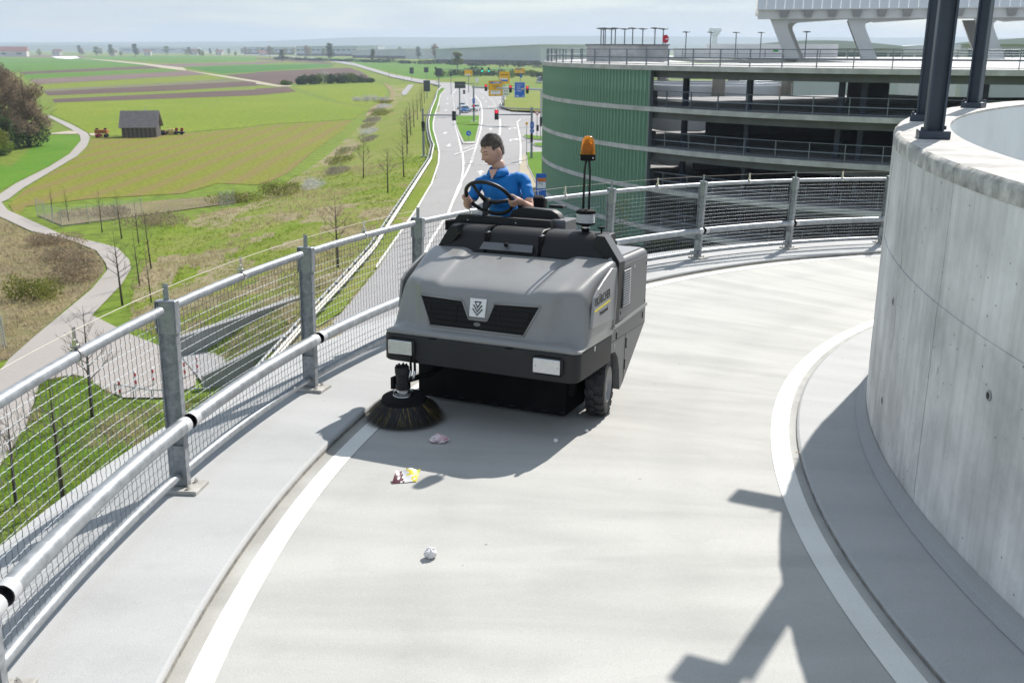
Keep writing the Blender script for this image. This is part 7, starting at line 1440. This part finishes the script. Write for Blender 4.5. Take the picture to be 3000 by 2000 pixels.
# airfield
sheet('apron', [(-60, 1500), (260, 1250), (900, 1300), (900, 2600), (-160, 2600)], ZF+.2, M_conc2)
def plane(label, x, y, rz, s_=1.):
    o = thing('aircraft', label, 'aircraft', (x, y, ZF), rz, 'aircraft on the airfield'); o.scale = (s_, s_, s_)
    q = MB(); q.tube([(-17, 0, 4), (-15, 0, 4.1), (-11, 0, 4), (10, 0, 4), (15, 0, 4.8), (18, 0, 5.3)], [.3, 1.4, 2, 2, 1.0, .3], 12); q.build('fuselage', M_cwht, o, smooth=True); q = MB(); q.prism([(-3, 0), (2, 0), (7, 16), (5, 16)], 3.2, 3.6).prism([(-3, 0), (2, 0), (7, -16), (5, -16)], 3.2, 3.6); q.build('wing', M_csil, o); q = MB(); q.prism([(12, 5), (16.5, 5.3), (18.5, 11), (16.5, 11)], -.2, .2, Matrix(((1, 0, 0, 0), (0, 0, 1, 0), (0, 1, 0, 0), (0, 0, 0, 1)))); q.build('tail_fin', M_cblu, o)
    for sy in (-6, 6): q = MB(); q.tube([(-1.5, sy, 2.2), (2, sy, 2.2)], 1.0, 10); q.build('engine', M_csil, o, smooth=True)
for i, (x, y, a) in enumerate(((30, 1380, .3), (75, 1450, 2.7), (52, 1600, .1), (110, 1560, 3.0))): plane(f'white aircraft parked on the distant airfield, {ORD[i]} from the front', x, y, a)
# terminal halls behind the car park
M_tglass = mat('terminal_glass', (.10, .16, .17), .2); M_troof = mat('terminal_roof', (.62, .64, .66), .5)
def hall(label, x, y, w, d, h, rz, n):
    o = thing('terminal_hall', label, 'building', (x, y, ZF), rz); q = MB(); q.box((0, 0, h/2), (w, d, h)); wl = q.build('wall', M_wgrey, o)
    q = MB(); q.prism([((i/14-.5)*w*1.06, h+.02+1.7*math.sin(PI*i/14)) for i in range(15)]+[(w*.53, h-.4), (-w*.53, h-.4)], -d*.54, d*.54, Matrix(((1, 0, 0, 0), (0, 0, 1, 0), (0, 1, 0, 0), (0, 0, 0, 1)))); q.build('curved_roof', M_troof, o, tri=True)
    for i in range(n): q = MB(); q.box((-w/2+(i+.5)*w/n, -d/2-.1, h*.70), (w/n*.8, .2, h*.42)); q.build('window', M_tglass, wl)
    return o
hall('glazed terminal hall with a curved roof behind the white parapet', 88, 300, 44, 20, 17.5, -.2, 12); hall('terminal hall with a curved white roof beyond the second leg', 135, 330, 46, 20, 16.5, -.25, 12); hall('window-banded terminal block at the right edge behind the columns', 150, 270, 60, 25, 18.5, -.35, 14)
tw = thing('control_tower', 'pale control tower faint in the haze', 'tower', (700, 3600, ZF)); q = MB(); q.tube([(0, 0, 0), (0, 0, 62)], 9, 10); q.build('shaft', M_conc2, tw); q = MB(); q.lathe([(0, 60), (13, 60), (22, 76), (21, 84), (0, 86)], 14); q.build('cab', M_wgrey, tw)
# hills
M_hill = ground_mat('wooded_hill', [(.05, .085, .03), (.10, .12, .05), (.06, .09, .03)], .0015, .008, .05)
for k, (y0, dep, hts) in enumerate(((5200, 1500, ((-5200, 30), (-3000, 45), (-1500, 38), (-400, 52), (600, 58), (2000, 50), (5200, 45))), (7200, 1700, ((-8800, 60), (-4000, 80), (-2200, 95), (-1200, 140), (0, 150), (900, 158), (2500, 150), (4500, 140), (8800, 120))))):
    mb = MB(); NXX = 130; x0, x1 = hts[0][0], hts[-1][0]
    for i in range(NXX+1):
        x = lerp(x0, x1, i/NXX); h = interp(x, [q[0] for q in hts], [q[1] for q in hts])*(1+.10*noise.noise(Vector((x*.0012, k*5., 0)))+.03*noise.noise(Vector((x*.008, k*3., 1))))
        for j in range(9): t = j/8; mb.v.append((x, y0+dep*t, ZF-.5+.72*h*math.sin(PI/2*min(1, t*1.15))**1.4))
    for i in range(NXX):
        for j in range(8): mb.f.append((i*9+j, (i+1)*9+j, (i+1)*9+j+1, i*9+j+1))
    o = mb.build('hill', M_hill, smooth=True); o['kind'] = 'structure'
# haze
hz = MB(); hz.box((0, 4300, 53.3), (18400, 9500, 137.4)); hzo = hz.build('haze', None if False else bpy.data.materials.new('haze_air')); hzo['kind'] = 'stuff'
hm = hzo.data.materials[0]; hm.use_nodes = True; hn = hm.node_tree.nodes; hn.clear(); ho = hn.new('ShaderNodeOutputMaterial'); pv = hn.new('ShaderNodeVolumePrincipled'); pv.inputs['Color'].default_value = (.72, .845, 1.0, 1); pv.inputs['Density'].default_value = 1.7e-4; pv.inputs['Anisotropy'].default_value = .1; hm.node_tree.links.new(pv.outputs['Volume'], ho.inputs['Volume'])
